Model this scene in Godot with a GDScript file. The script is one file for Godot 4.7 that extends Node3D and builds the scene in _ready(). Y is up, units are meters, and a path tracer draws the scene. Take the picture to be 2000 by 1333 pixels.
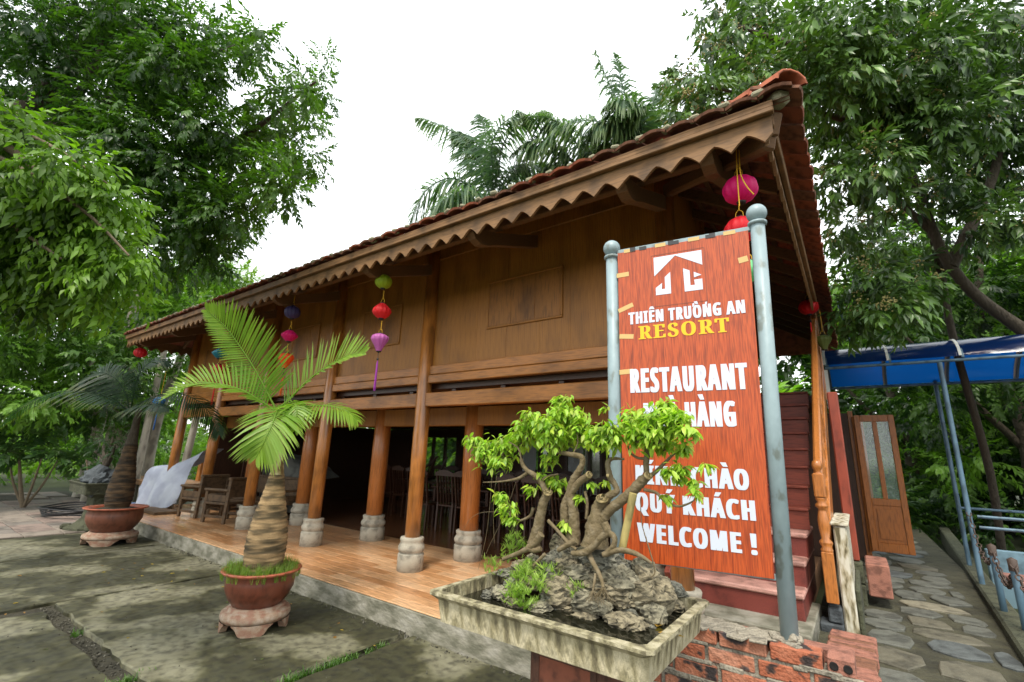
extends Node3D
# A wooden stilt house restaurant with a sign, a bonsai and potted palms. Units are metres, y is up, the facade runs along x.

var M := {}
var counts := {}
var rng := RandomNumberGenerator.new()
var CAM := Vector3(0, 1.6, 0)

# ---------- scene helpers ----------
func uniq(p: Node, called: String) -> String:
	var k := str(p.get_instance_id()) + called
	var n: int = counts.get(k, 0)
	counts[k] = n + 1
	return called if n == 0 else "%s_%03d" % [called, n]

func tag(o: Node, label := "", category := "", group := "", kind := "") -> Node:
	if label: o.set_meta("label", label)
	if category: o.set_meta("category", category)
	if group: o.set_meta("group", group)
	if kind: o.set_meta("kind", kind)
	return o

func thing(called: String, label: String, category: String, at := Vector3.ZERO, group := "", turn := 0.0) -> Node3D:
	var o := Node3D.new()
	o.name = uniq(self, called)
	add_child(o, true)
	o.position = at
	o.rotation.y = turn
	tag(o, label, category, group)
	return o

func mesh_of(s) -> Mesh:
	if s is SurfaceTool:
		s.generate_normals()
		return s.commit()
	return s

# a part whose mesh is given in its parent's own axes
func part(p: Node, called: String, s, m: Material, t := Transform3D.IDENTITY) -> MeshInstance3D:
	var o := MeshInstance3D.new()
	o.name = uniq(p, called)
	o.mesh = mesh_of(s)
	o.material_override = m
	p.add_child(o, true)
	o.transform = t
	return o

# a part whose mesh is given in the scene's axes (its thing must not be turned)
func wpart(p: Node, called: String, s, m: Material) -> MeshInstance3D:
	var off := Vector3.ZERO
	if p != self and not (p is MeshInstance3D):
		off = -(p as Node3D).position
	return part(p, called, s, m, Transform3D(Basis(), off))

func stuff(o: Node) -> Node:
	o.set_meta("kind", "stuff")
	return o

func multi(p: Node, called: String, mesh: Mesh, m: Material, xf: Array, cols: Array) -> MultiMeshInstance3D:
	var mm := MultiMesh.new()
	mm.transform_format = MultiMesh.TRANSFORM_3D
	mm.use_colors = true
	mm.mesh = mesh
	mm.instance_count = xf.size()
	for i in xf.size():
		mm.set_instance_transform(i, xf[i])
		mm.set_instance_color(i, cols[i])
	var o := MultiMeshInstance3D.new()
	o.name = uniq(p, called)
	o.multimesh = mm
	o.material_override = m
	p.add_child(o, true)
	if p != self:
		o.position = -(p as Node3D).position
	o.set_meta("kind", "stuff")
	return o

# ---------- shape helpers ----------
func mb(smooth := 0) -> SurfaceTool:
	var s := SurfaceTool.new()
	s.begin(Mesh.PRIMITIVE_TRIANGLES)
	s.set_smooth_group(smooth)
	return s

# a, b, c counter-clockwise as seen from outside
func tri(s: SurfaceTool, a: Vector3, b: Vector3, c: Vector3) -> void:
	s.add_vertex(a); s.add_vertex(c); s.add_vertex(b)

func quad(s: SurfaceTool, a: Vector3, b: Vector3, c: Vector3, d: Vector3) -> void:
	tri(s, a, b, c); tri(s, a, c, d)

# turned away from the point o
func tri_o(s: SurfaceTool, a: Vector3, b: Vector3, c: Vector3, o: Vector3) -> void:
	if (b - a).cross(c - a).dot((a + b + c) / 3.0 - o) < 0.0: tri(s, a, c, b)
	else: tri(s, a, b, c)

func quad_o(s: SurfaceTool, a: Vector3, b: Vector3, c: Vector3, d: Vector3, o: Vector3) -> void:
	tri_o(s, a, b, c, o); tri_o(s, a, c, d, o)

func box(s: SurfaceTool, c: Vector3, size: Vector3, bev := 0.0, bs := Basis.IDENTITY) -> void:
	s.set_smooth_group(-1)
	var h := size * 0.5
	if bev <= 0.0:
		for ax in 3:
			for sg in [-1.0, 1.0]:
				var n := Vector3.ZERO; n[ax] = sg
				var u := Vector3.ZERO; u[(ax + 1) % 3] = 1.0
				var v := Vector3.ZERO; v[(ax + 2) % 3] = 1.0
				quad_o(s, c + bs * ((n - u - v) * h), c + bs * ((n + u - v) * h), c + bs * ((n + u + v) * h), c + bs * ((n - u + v) * h), c)
		return
	bev = min(bev, min(h.x, min(h.y, h.z)) * 0.6)
	var vv := func(sx: float, sy: float, sz: float, ax: int) -> Vector3:
		var p := Vector3(sx * (h.x - bev), sy * (h.y - bev), sz * (h.z - bev))
		p[ax] += bev * Vector3(sx, sy, sz)[ax]
		return c + bs * p
	for ax in 3:
		var b1 := (ax + 1) % 3
		var b2 := (ax + 2) % 3
		for sg in [-1.0, 1.0]:
			var q := []
			for k in [[-1.0, -1.0], [1.0, -1.0], [1.0, 1.0], [-1.0, 1.0]]:
				var g := Vector3.ZERO
				g[ax] = sg; g[b1] = k[0]; g[b2] = k[1]
				q.append(vv.call(g.x, g.y, g.z, ax))
			quad_o(s, q[0], q[1], q[2], q[3], c)
		for s1 in [-1.0, 1.0]:
			for s2 in [-1.0, 1.0]:
				var g0 := Vector3.ZERO
				g0[b1] = s1; g0[b2] = s2; g0[ax] = -1.0
				var g1 := g0
				g1[ax] = 1.0
				quad_o(s, vv.call(g0.x, g0.y, g0.z, b1), vv.call(g1.x, g1.y, g1.z, b1), vv.call(g1.x, g1.y, g1.z, b2), vv.call(g0.x, g0.y, g0.z, b2), c)
	for sx in [-1.0, 1.0]:
		for sy in [-1.0, 1.0]:
			for sz in [-1.0, 1.0]:
				tri_o(s, vv.call(sx, sy, sz, 0), vv.call(sx, sy, sz, 1), vv.call(sx, sy, sz, 2), c)

# a box between two corners
func boxc(s: SurfaceTool, a: Vector3, b: Vector3, bev := 0.0) -> void:
	box(s, (a + b) * 0.5, (b - a).abs(), bev)

# a bar from a to b
func bar(s: SurfaceTool, a: Vector3, b: Vector3, w: float, h: float, bev := 0.0, up := Vector3.UP) -> void:
	var z := (b - a).normalized()
	if absf(z.dot(up)) > 0.98: up = Vector3.RIGHT
	var x := up.cross(z).normalized()
	box(s, (a + b) * 0.5, Vector3(w, h, a.distance_to(b)), bev, Basis(x, z.cross(x), z))

func spline(p: Array, n: int) -> Array:
	var out := []
	for i in p.size() - 1:
		var p0 = p[max(i - 1, 0)]; var p1 = p[i]; var p2 = p[i + 1]; var p3 = p[min(i + 2, p.size() - 1)]
		for k in n:
			var t := float(k) / n
			out.append(0.5 * (2.0 * p1 + (p2 - p0) * t + (2.0 * p0 - 5.0 * p1 + 4.0 * p2 - p3) * t * t + (3.0 * p1 - p0 - 3.0 * p2 + p3) * t * t * t))
	out.append(p[-1])
	return out

func tube(s: SurfaceTool, pts: Array, rad, seg := 8, cap := true, rough := 0.0) -> void:
	s.set_smooth_group(0)
	var n := pts.size()
	var d0: Vector3 = (pts[1] - pts[0]).normalized()
	var u := d0.cross(Vector3.UP if absf(d0.y) < 0.9 else Vector3.RIGHT).normalized()
	var rings := []
	for i in n:
		var d: Vector3 = (pts[min(i + 1, n - 1)] - pts[max(i - 1, 0)]).normalized()
		u = (u - d * u.dot(d)).normalized()
		var v := d.cross(u)
		var r: float = rad if not (rad is Array) else rad[min(i, rad.size() - 1)]
		var ring := []
		for k in seg:
			var a := TAU * k / seg
			var rr := r * (1.0 + (rng.randf_range(-rough, rough) if rough > 0.0 else 0.0))
			ring.append(pts[i] + (u * cos(a) + v * sin(a)) * rr)
		rings.append(ring)
	for i in n - 1:
		var mid: Vector3 = (pts[i] + pts[i + 1]) * 0.5
		for k in seg:
			var k2 := (k + 1) % seg
			quad_o(s, rings[i][k], rings[i][k2], rings[i + 1][k2], rings[i + 1][k], mid)
	if cap:
		s.set_smooth_group(1)
		for e in [0, n - 1]:
			var inner: Vector3 = pts[1] if e == 0 else pts[n - 2]
			for k in seg:
				tri_o(s, pts[e], rings[e][k], rings[e][(k + 1) % seg], inner)
	s.set_smooth_group(0)

# a tube through [x, y, z, r] rows, smoothed
func limb(s: SurfaceTool, rows: Array, n := 4, seg := 8, rough := 0.0, cap := true) -> void:
	var p := []
	for r in rows: p.append(Vector4(r[0], r[1], r[2], r[3]))
	var q := spline(p, n)
	var pts := []
	var rad := []
	for v in q:
		pts.append(Vector3(v.x, v.y, v.z)); rad.append(max(v.w, 0.0005))
	tube(s, pts, rad, seg, cap, rough)

# profile rows [radius, height] from the bottom outside up
func lathe(s: SurfaceTool, prof: Array, c: Vector3, seg := 24, smooth := true, lobe := 0, depth := 0.0) -> void:
	for i in prof.size() - 1:
		s.set_smooth_group(0 if smooth else -1)
		for k in seg:
			var f := []
			for q in [[k + 1, i], [k, i], [k, i + 1], [k + 1, i + 1]]:
				var a: float = TAU * (q[0] % seg) / seg
				var r: float = prof[q[1]][0]
				if lobe > 0: r *= 1.0 - depth * (1.0 - absf(sin(a * lobe * 0.5)))
				f.append(c + Vector3(cos(a) * r, prof[q[1]][1], sin(a) * r))
			if prof[i][0] > 1e-5: tri(s, f[0], f[1], f[2])
			if prof[i + 1][0] > 1e-5: tri(s, f[0], f[2], f[3])

# a flat outline in the plane of u and v, with thickness along w
func prism(s: SurfaceTool, poly: PackedVector2Array, o: Vector3, u: Vector3, v: Vector3, w: Vector3) -> void:
	s.set_smooth_group(-1)
	var ix := Geometry2D.triangulate_polygon(poly)
	var c2 := Vector2.ZERO
	for q in poly: c2 += q / poly.size()
	var mid := o + u * c2.x + v * c2.y + w * 0.5
	for i in range(0, ix.size(), 3):
		var t := []
		for k in 3: t.append(o + u * poly[ix[i + k]].x + v * poly[ix[i + k]].y)
		var tc: Vector3 = (t[0] + t[1] + t[2]) / 3.0 + w * 0.5
		tri_o(s, t[0], t[1], t[2], tc)
		tri_o(s, t[0] + w, t[1] + w, t[2] + w, tc)
	var ccw := not Geometry2D.is_polygon_clockwise(poly)
	var flip := (u.cross(v).dot(w) < 0.0) != ccw
	for i in poly.size():
		var a: Vector2 = poly[i]
		var b: Vector2 = poly[(i + 1) % poly.size()]
		var A := o + u * a.x + v * a.y
		var B := o + u * b.x + v * b.y
		if flip: quad(s, A, B, B + w, A + w)
		else: quad(s, B, A, A + w, B + w)

# a leaf from its base along dir; up is its upper side
func leaf(s: SurfaceTool, b: Vector3, dir: Vector3, up: Vector3, ln: float, wd: float, curl := 0.2, fine := false) -> void:
	s.set_smooth_group(0)
	var side := dir.cross(up).normalized() * wd * 0.5
	up = side.cross(dir).normalized()
	var dn := -up * ln * curl
	if not fine:
		var m := b + dir * ln * 0.42 - up * wd * 0.10
		var l := b + dir * ln * 0.42 - side + up * wd * 0.10
		var r := b + dir * ln * 0.42 + side + up * wd * 0.10
		var tp := b + dir * ln + dn
		tri(s, b, m, l); tri(s, b, r, m); tri(s, l, m, tp); tri(s, m, r, tp)
		return
	var rows := [[0.18, 0.55], [0.42, 1.0], [0.68, 0.78], [0.86, 0.32]]
	var pm := b; var pl := b; var pr := b
	for i in rows.size():
		var t: float = rows[i][0]
		var w: float = rows[i][1]
		var c := b + dir * ln * t + dn * t * t
		var m2 := c - up * wd * 0.10 * w
		var l2 := c - side * w + up * wd * 0.08 * w
		var r2 := c + side * w + up * wd * 0.08 * w
		if i == 0:
			tri(s, b, m2, l2); tri(s, b, r2, m2)
		else:
			quad(s, pl, pm, m2, l2); quad(s, pm, pr, r2, m2)
		pm = m2; pl = l2; pr = r2
	var e := b + dir * ln + dn
	tri(s, pl, pm, e); tri(s, pm, pr, e)

func rv(a := 1.0) -> Vector3:
	return Vector3(rng.randf_range(-a, a), rng.randf_range(-a, a), rng.randf_range(-a, a))

func out_basis(o: Vector3, roll := 0.0) -> Basis:
	o = o.normalized()
	var up := Vector3.UP if absf(o.y) < 0.95 else Vector3.RIGHT
	var z := o.cross(up).normalized()
	var y := z.cross(o)
	return Basis(o, y, z).rotated(o, roll)

# a twig along +x that carries n leaves
func twig_mesh(n: int, ln: float, wd: float, twig: float, droop: float, seed_: int, curl := 0.25) -> Mesh:
	rng.seed = seed_
	var s := mb()
	for i in n:
		var t := (i + 0.5) / n
		var sd := 1.0 if i % 2 == 0 else -1.0
		var d := (Vector3(0.55 + 0.5 * t, -droop + rng.randf_range(-0.35, 0.35), sd * rng.randf_range(0.35, 0.95) * (1.1 - 0.6 * t))).normalized()
		var k := rng.randf_range(0.75, 1.2)
		var g := rng.randf_range(0.75, 1.2)
		s.set_color(Color(g * rng.randf_range(0.9, 1.12), g, g * 0.9))
		leaf(s, Vector3(t * twig, -droop * t * t * twig * 0.5, 0) + rv(0.02 * twig), d, (Vector3.UP + rv(0.5)).normalized(), ln * k, wd * k, curl)
	return mesh_of(s)

# clusters: rows [x, y, z, radius, number of twigs, share of light tint]
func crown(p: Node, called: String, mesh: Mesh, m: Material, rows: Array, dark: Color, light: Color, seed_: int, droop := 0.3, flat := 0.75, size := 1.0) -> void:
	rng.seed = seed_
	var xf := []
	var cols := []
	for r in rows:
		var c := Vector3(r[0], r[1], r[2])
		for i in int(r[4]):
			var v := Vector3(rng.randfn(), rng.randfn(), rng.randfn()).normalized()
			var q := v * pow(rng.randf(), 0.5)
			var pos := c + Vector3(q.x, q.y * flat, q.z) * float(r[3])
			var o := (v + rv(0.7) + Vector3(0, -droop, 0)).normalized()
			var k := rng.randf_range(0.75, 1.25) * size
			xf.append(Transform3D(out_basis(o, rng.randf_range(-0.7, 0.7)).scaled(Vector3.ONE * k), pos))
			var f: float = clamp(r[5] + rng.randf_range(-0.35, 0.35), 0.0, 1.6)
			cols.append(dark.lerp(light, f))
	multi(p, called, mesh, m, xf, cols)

# ---------- materials ----------
var noise_made := {}
func noise_tex(seed_: int, freq: float, cols: Array, offs: Array, kind := 0, size := 256, oct := 5) -> NoiseTexture2D:
	var k := str([seed_, freq, cols, offs, kind, size])
	if noise_made.has(k): return noise_made[k]
	var f := FastNoiseLite.new()
	f.seed = seed_
	f.frequency = freq
	f.noise_type = FastNoiseLite.TYPE_SIMPLEX_SMOOTH
	f.fractal_octaves = oct
	if kind == 1: f.fractal_type = FastNoiseLite.FRACTAL_RIDGED
	if kind == 2:
		f.noise_type = FastNoiseLite.TYPE_CELLULAR
	var g := Gradient.new()
	g.offsets = PackedFloat32Array(offs)
	g.colors = PackedColorArray(cols)
	var t := NoiseTexture2D.new()
	t.width = size; t.height = size
	t.seamless = true
	t.color_ramp = g
	t.noise = f
	noise_made[k] = t
	return t

func normal_tex(seed_: int, freq: float, strength: float, kind := 0) -> NoiseTexture2D:
	var k := str(["n", seed_, freq, strength, kind])
	if noise_made.has(k): return noise_made[k]
	var f := FastNoiseLite.new()
	f.seed = seed_; f.frequency = freq; f.fractal_octaves = 5
	if kind == 1: f.fractal_type = FastNoiseLite.FRACTAL_RIDGED
	var t := NoiseTexture2D.new()
	t.width = 256; t.height = 256
	t.seamless = true
	t.as_normal_map = true
	t.bump_strength = strength
	t.noise = f
	noise_made[k] = t
	return t

func C8(r: int, g: int, b: int) -> Color: return Color8(r, g, b)
func G(v: float) -> Color: return Color(v, v, v)

func mat(key: String, col: Color, rough: float, opt := {}) -> StandardMaterial3D:
	var m := StandardMaterial3D.new()
	m.resource_name = key
	m.albedo_color = col
	m.roughness = rough
	m.metallic_specular = opt.get("spec", 0.5)
	if opt.has("tex"):
		m.albedo_texture = opt.tex
	if opt.has("tex") or opt.has("nrm"):
		m.uv1_triplanar = true
		m.uv1_world_triplanar = opt.get("world", false)
		m.uv1_scale = opt.get("scale", Vector3.ONE)
		m.uv1_triplanar_sharpness = 4.0
	if opt.has("nrm"):
		m.normal_enabled = true
		m.normal_texture = opt.nrm
		m.normal_scale = opt.get("bump", 1.0)
	if opt.has("det"):
		m.detail_enabled = true
		m.detail_albedo = opt.det
		m.detail_blend_mode = BaseMaterial3D.BLEND_MODE_MUL
		m.detail_uv_layer = BaseMaterial3D.DETAIL_UV_2
		m.uv2_triplanar = true
		m.uv2_world_triplanar = opt.get("world", false)
		m.uv2_scale = opt.get("dscale", Vector3.ONE)
		m.uv2_triplanar_sharpness = 4.0
	if opt.has("back"):
		m.backlight_enabled = true
		m.backlight = opt.back
	if opt.get("vc", false): m.vertex_color_use_as_albedo = true
	if opt.has("coat"):
		m.clearcoat_enabled = true
		m.clearcoat = opt.coat
		m.clearcoat_roughness = opt.get("coat_rough", 0.25)
	m.metallic = opt.get("metal", 0.0)
	M[key] = m
	return m

func materials() -> void:
	var grain := noise_tex(3, 0.03, [G(0.80), G(0.93), G(1.0), G(0.90)], [0.2, 0.42, 0.6, 0.85], 0, 256, 6)
	var blotch := noise_tex(5, 0.012, [G(0.74), G(0.92), G(1.0)], [0.2, 0.45, 0.7], 0, 256, 6)
	var fine := noise_tex(9, 0.09, [G(0.82), G(0.96), G(1.0)], [0.2, 0.5, 0.8], 0, 256, 5)
	var nf := normal_tex(4, 0.08, 4.0)
	var nr := normal_tex(6, 0.03, 8.0)
	# timber
	mat("wall_wood", C8(166, 109, 40), 0.5, {"tex": grain, "scale": Vector3(12, 0.3, 12), "det": noise_tex(161, 0.02, [G(0.86), G(0.97), G(1.0)], [0.2, 0.45, 0.7], 0, 256, 6), "dscale": Vector3(0.5, 0.15, 0.5), "world": true, "nrm": nf, "bump": 0.08})
	mat("wall_wood_dark", C8(156, 101, 37), 0.5, {"tex": grain, "scale": Vector3(4, 0.4, 4), "det": blotch, "dscale": Vector3(0.4, 0.3, 0.4), "world": true})
	mat("beam_wood", C8(182, 118, 54), 0.4, {"tex": grain, "scale": Vector3(0.4, 5, 5), "det": blotch, "dscale": Vector3(0.3, 0.6, 0.6), "world": true})
	mat("column_wood", C8(186, 119, 54), 0.3, {"tex": grain, "scale": Vector3(6, 0.4, 6), "det": blotch, "dscale": Vector3(1, 0.4, 1), "world": true, "coat": 0.4})
	mat("column_wood_back", C8(184, 112, 54), 0.3, {"tex": grain, "scale": Vector3(6, 0.4, 6), "world": true, "coat": 0.4})
	mat("grey_wood", C8(134, 98, 60), 0.7, {"tex": grain, "scale": Vector3(0.5, 6, 6), "det": blotch, "dscale": Vector3(0.8, 0.8, 0.8), "world": true})
	mat("rafter_wood", C8(110, 78, 48), 0.75, {"tex": grain, "scale": Vector3(1.5, 6, 6), "world": true})
	mat("rail_wood", C8(184, 114, 54), 0.35, {"tex": grain, "scale": Vector3(4, 0.8, 4), "coat": 0.3})
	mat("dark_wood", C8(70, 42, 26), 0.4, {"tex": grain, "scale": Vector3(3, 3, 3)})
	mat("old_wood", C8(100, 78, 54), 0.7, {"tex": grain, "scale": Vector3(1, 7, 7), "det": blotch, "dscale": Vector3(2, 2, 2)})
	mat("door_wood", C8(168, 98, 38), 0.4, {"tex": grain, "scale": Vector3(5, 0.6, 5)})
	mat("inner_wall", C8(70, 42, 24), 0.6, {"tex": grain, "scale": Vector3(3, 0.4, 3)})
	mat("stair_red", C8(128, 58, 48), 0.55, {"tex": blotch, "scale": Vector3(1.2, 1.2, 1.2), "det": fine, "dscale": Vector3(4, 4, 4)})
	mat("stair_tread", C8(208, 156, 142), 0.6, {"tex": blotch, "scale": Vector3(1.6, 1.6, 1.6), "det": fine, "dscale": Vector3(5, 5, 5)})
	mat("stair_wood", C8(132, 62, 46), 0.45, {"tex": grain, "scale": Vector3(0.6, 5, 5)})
	mat("red_pillar", C8(142, 62, 42), 0.5, {"tex": blotch, "scale": Vector3(2, 0.8, 2)})
	# masonry
	mat("stone_base", C8(188, 180, 162), 0.85, {"tex": blotch, "scale": Vector3(2, 2, 2), "det": fine, "dscale": Vector3(9, 9, 9), "nrm": nf, "bump": 0.25})
	var moss := noise_tex(21, 0.011, [C8(56, 55, 34), C8(68, 66, 43), C8(98, 95, 74), C8(118, 114, 96), C8(130, 126, 110)], [0.28, 0.465, 0.505, 0.58, 0.9], 0, 512, 7)
	mat("slab", C8(236, 238, 226), 0.75, {"tex": moss, "scale": Vector3(0.13, 0.13, 0.13), "det": noise_tex(23, 0.035, [G(0.72), G(0.9), G(1.0)], [0.2, 0.42, 0.62], 0, 512, 8), "dscale": Vector3(0.55, 0.55, 0.55), "world": true, "nrm": nf, "bump": 0.5})
	mat("kerb", C8(150, 146, 134), 0.9, {"tex": noise_tex(33, 0.02, [C8(170, 172, 160), C8(225, 225, 218), G(1.0)], [0.2, 0.5, 0.8], 0, 256, 6), "scale": Vector3(0.6, 1.2, 0.6), "world": true, "nrm": nf, "bump": 0.4})
	mat("soil", C8(62, 58, 42), 0.95, {"tex": fine, "scale": Vector3(1, 1, 1), "det": blotch, "dscale": Vector3(0.3, 0.3, 0.3), "world": true, "nrm": nr, "bump": 0.8})
	mat("ground", C8(56, 64, 34), 0.95, {"tex": blotch, "scale": Vector3(0.12, 0.12, 0.12), "det": fine, "dscale": Vector3(0.9, 0.9, 0.9), "world": true})
	for i in 3:
		mat("paver%d" % i, [C8(142, 124, 114), C8(130, 121, 112), C8(146, 134, 122)][i], 0.8, {"tex": blotch, "scale": Vector3(0.7, 0.7, 0.7), "world": true, "det": fine, "dscale": Vector3(3, 3, 3)})
	for i in 4:
		mat("floor_tile%d" % i, [C8(216, 166, 120), C8(208, 154, 106), C8(224, 178, 134), C8(196, 142, 96)][i], 0.28, {"tex": noise_tex(40 + i, 0.03, [G(0.78), G(1.0)], [0.3, 0.65], 0, 256, 4), "scale": Vector3(0.5, 1, 7), "world": true})
	mat("grout", C8(150, 110, 76), 0.9)
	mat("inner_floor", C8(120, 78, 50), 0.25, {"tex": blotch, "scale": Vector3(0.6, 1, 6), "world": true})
	var burnt := noise_tex(55, 0.014, [C8(60, 56, 58), C8(108, 84, 76), C8(182, 118, 90), C8(196, 138, 112)], [0.28, 0.37, 0.44, 0.8], 0, 256, 4)
	for i in 3:
		mat("brick%d" % i, [Color.WHITE, C8(240, 225, 215), C8(232, 205, 190)][i], 0.9, {"tex": burnt, "scale": Vector3(1.5, 1.9, 1.5) * (1.0 + 0.17 * i), "det": fine, "dscale": Vector3(8, 8, 8), "world": true, "nrm": nf, "bump": 0.7})
	mat("brick_clean", C8(166, 112, 94), 0.9, {"tex": blotch, "scale": Vector3(3, 3, 3), "det": fine, "dscale": Vector3(9, 9, 9), "nrm": nf, "bump": 0.6})
	mat("brick_hole", C8(22, 18, 16), 0.9)
	mat("mortar", C8(158, 150, 134), 0.95, {"tex": fine, "scale": Vector3(3, 3, 3), "det": blotch, "dscale": Vector3(2, 2, 2), "world": true, "nrm": nr, "bump": 0.9})
	mat("stained_wall", C8(200, 196, 180), 0.9, {"tex": noise_tex(61, 0.02, [C8(120, 112, 88), C8(215, 208, 190), G(1.0)], [0.25, 0.42, 0.6], 0, 256, 6), "scale": Vector3(2.5, 0.7, 2.5), "world": true})
	mat("dark_stone", C8(74, 80, 84), 0.8, {"tex": blotch, "scale": Vector3(3, 3, 3), "nrm": nr, "bump": 0.5})
	mat("mossy", C8(80, 82, 62), 0.95, {"tex": blotch, "scale": Vector3(2, 2, 2), "det": fine, "dscale": Vector3(6, 6, 6), "nrm": nr, "bump": 0.8, "world": true})
	mat("path_ground", C8(74, 72, 54), 0.95, {"tex": blotch, "scale": Vector3(0.8, 0.8, 0.8), "det": fine, "dscale": Vector3(4, 4, 4), "nrm": nr, "bump": 0.7, "world": true})
	for i in 4:
		mat("flag%d" % i, [C8(104, 105, 96), C8(94, 99, 98), C8(108, 104, 88), C8(142, 136, 116)][i], 0.75, {"tex": blotch, "scale": Vector3(1.5, 1.5, 1.5), "det": fine, "dscale": Vector3(5, 5, 5), "nrm": nr, "bump": 0.35, "world": true})
	var tray := noise_tex(71, 0.02, [C8(120, 114, 94), C8(170, 164, 136), C8(198, 192, 168), C8(216, 210, 190)], [0.2, 0.38, 0.55, 0.8], 0, 256, 6)
	mat("tray", C8(222, 216, 200), 0.9, {"tex": tray, "scale": Vector3(2.6, 0.7, 2.6), "det": fine, "dscale": Vector3(9, 9, 9), "nrm": nf, "bump": 0.6})
	mat("tray_rim", C8(206, 202, 188), 0.9, {"tex": tray, "scale": Vector3(2.6, 2.6, 2.6), "det": fine, "dscale": Vector3(12, 12, 12), "nrm": nf, "bump": 0.6})
	var rocky := noise_tex(81, 0.03, [C8(84, 82, 74), C8(150, 146, 132), C8(196, 191, 174), C8(214, 208, 190)], [0.18, 0.38, 0.56, 0.85], 0, 256, 6)
	for i in 3:
		mat("rock%d" % i, [C8(186, 183, 170), C8(168, 170, 166), C8(184, 176, 158)][i], 0.95, {"tex": rocky, "scale": Vector3(2, 5, 2) * (1.0 + 0.2 * i), "det": fine, "dscale": Vector3(9, 14, 9), "nrm": nr, "bump": 0.7})
	mat("pedestal", C8(96, 62, 46), 0.8, {"tex": blotch, "scale": Vector3(3, 3, 3), "det": fine, "dscale": Vector3(8, 8, 8)})
	mat("pedestal_panel", C8(124, 70, 50), 0.8, {"tex": blotch, "scale": Vector3(4, 4, 4)})
	# clay and paint
	mat("roof_tile0", C8(168, 92, 62), 0.9, {"tex": blotch, "scale": Vector3(3, 3, 3), "det": fine, "dscale": Vector3(8, 8, 8)})
	mat("roof_tile1", C8(150, 86, 62), 0.9, {"tex": blotch, "scale": Vector3(2.5, 2.5, 2.5), "det": fine, "dscale": Vector3(7, 7, 7)})
	mat("roof_tile2", C8(136, 92, 70), 0.9, {"tex": blotch, "scale": Vector3(4, 4, 4), "det": fine, "dscale": Vector3(8, 8, 8)})
	mat("roof_mortar", C8(150, 146, 120), 0.95, {"tex": fine, "scale": Vector3(4, 4, 4)})
	mat("glazed_pot", C8(118, 64, 46), 0.3, {"tex": blotch, "scale": Vector3(3, 1.5, 3), "det": fine, "dscale": Vector3(6, 6, 6)})
	mat("glazed_rim", C8(176, 96, 70), 0.5, {"tex": blotch, "scale": Vector3(4, 4, 4)})
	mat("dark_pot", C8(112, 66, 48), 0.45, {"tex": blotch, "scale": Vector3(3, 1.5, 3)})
	mat("pot_stand", C8(176, 156, 138), 0.75, {"tex": noise_tex(91, 0.02, [C8(214, 178, 164), C8(232, 220, 206), G(1.0)], [0.25, 0.5, 0.8], 0, 256, 5), "scale": Vector3(2, 2, 2), "det": fine, "dscale": Vector3(7, 7, 7)})
	mat("post_paint", C8(138, 156, 160), 0.45, {"tex": noise_tex(151, 0.02, [C8(196, 188, 176), G(0.94), G(1.0)], [0.2, 0.34, 0.7], 0, 256, 6), "scale": Vector3(1.5, 0.8, 1.5), "nrm": nf, "bump": 0.06})
	mat("sign_wood", C8(184, 80, 30), 0.42, {"tex": noise_tex(101, 0.016, [C8(206, 190, 182), C8(238, 230, 226), G(1.0), C8(222, 210, 204)], [0.2, 0.42, 0.55, 0.8], 0, 512, 7), "scale": Vector3(5.5, 0.3, 5.5), "det": noise_tex(103, 0.06, [G(0.84), G(1.0)], [0.3, 0.5], 0, 256, 5), "dscale": Vector3(7, 0.4, 7)})
	mat("white_print", C8(198, 205, 218), 0.5)
	mat("yellow_print", C8(236, 178, 8), 0.5)
	mat("outline_print", C8(120, 62, 44), 0.6)
	mat("tape", C8(196, 164, 104), 0.6)
	mat("black_tape", C8(40, 40, 42), 0.5)
	mat("blue_pipe", C8(88, 116, 134), 0.45, {"tex": blotch, "scale": Vector3(2, 1, 2)})
	mat("rib_white", C8(208, 208, 200), 0.5)
	mat("pink_deck", C8(150, 104, 92), 0.8, {"tex": grain, "scale": Vector3(1, 4, 6)})
	mat("red_brown", C8(112, 54, 46), 0.8, {"tex": blotch, "scale": Vector3(1.5, 1.5, 1.5)})
	mat("blue_wall", C8(120, 150, 164), 0.8, {"tex": blotch, "scale": Vector3(1, 1, 1)})
	mat("chain", C8(72, 58, 50), 0.7)
	mat("iron", C8(60, 60, 62), 0.5)
	mat("cloth", C8(150, 158, 172), 0.8, {"tex": noise_tex(111, 0.012, [C8(226, 226, 232), C8(242, 242, 246), G(1.0)], [0.3, 0.5, 0.7], 0, 256, 4), "scale": Vector3(0.6, 0.6, 0.6), "back": G(0.4)})
	mat("grey_cloth", C8(96, 96, 90), 0.9, {"tex": blotch, "scale": Vector3(1, 1, 1)})
	mat("hose", C8(24, 24, 28), 0.45)
	mat("blue_tarp", C8(96, 120, 160), 0.6)
	mat("curtain", C8(190, 194, 198), 0.9, {"back": C8(120, 124, 128)})
	mat("yellow_cord", C8(228, 176, 40), 0.7)
	mat("lantern_black", C8(30, 22, 26), 0.6)
	var gl := StandardMaterial3D.new()
	gl.resource_name = "glass"
	gl.transparency = BaseMaterial3D.TRANSPARENCY_ALPHA
	gl.albedo_color = Color(0.7, 0.8, 0.76, 0.12)
	gl.roughness = 0.05
	M["glass"] = gl
	var bl := StandardMaterial3D.new()
	bl.resource_name = "blue_sheet"
	bl.albedo_color = C8(8, 28, 64)
	bl.roughness = 0.12
	bl.backlight_enabled = true
	bl.backlight = C8(8, 92, 176)
	M["blue_sheet"] = bl
	var wa := StandardMaterial3D.new()
	wa.resource_name = "water"
	wa.albedo_color = C8(26, 26, 18)
	wa.roughness = 0.04
	M["water"] = wa
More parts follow.
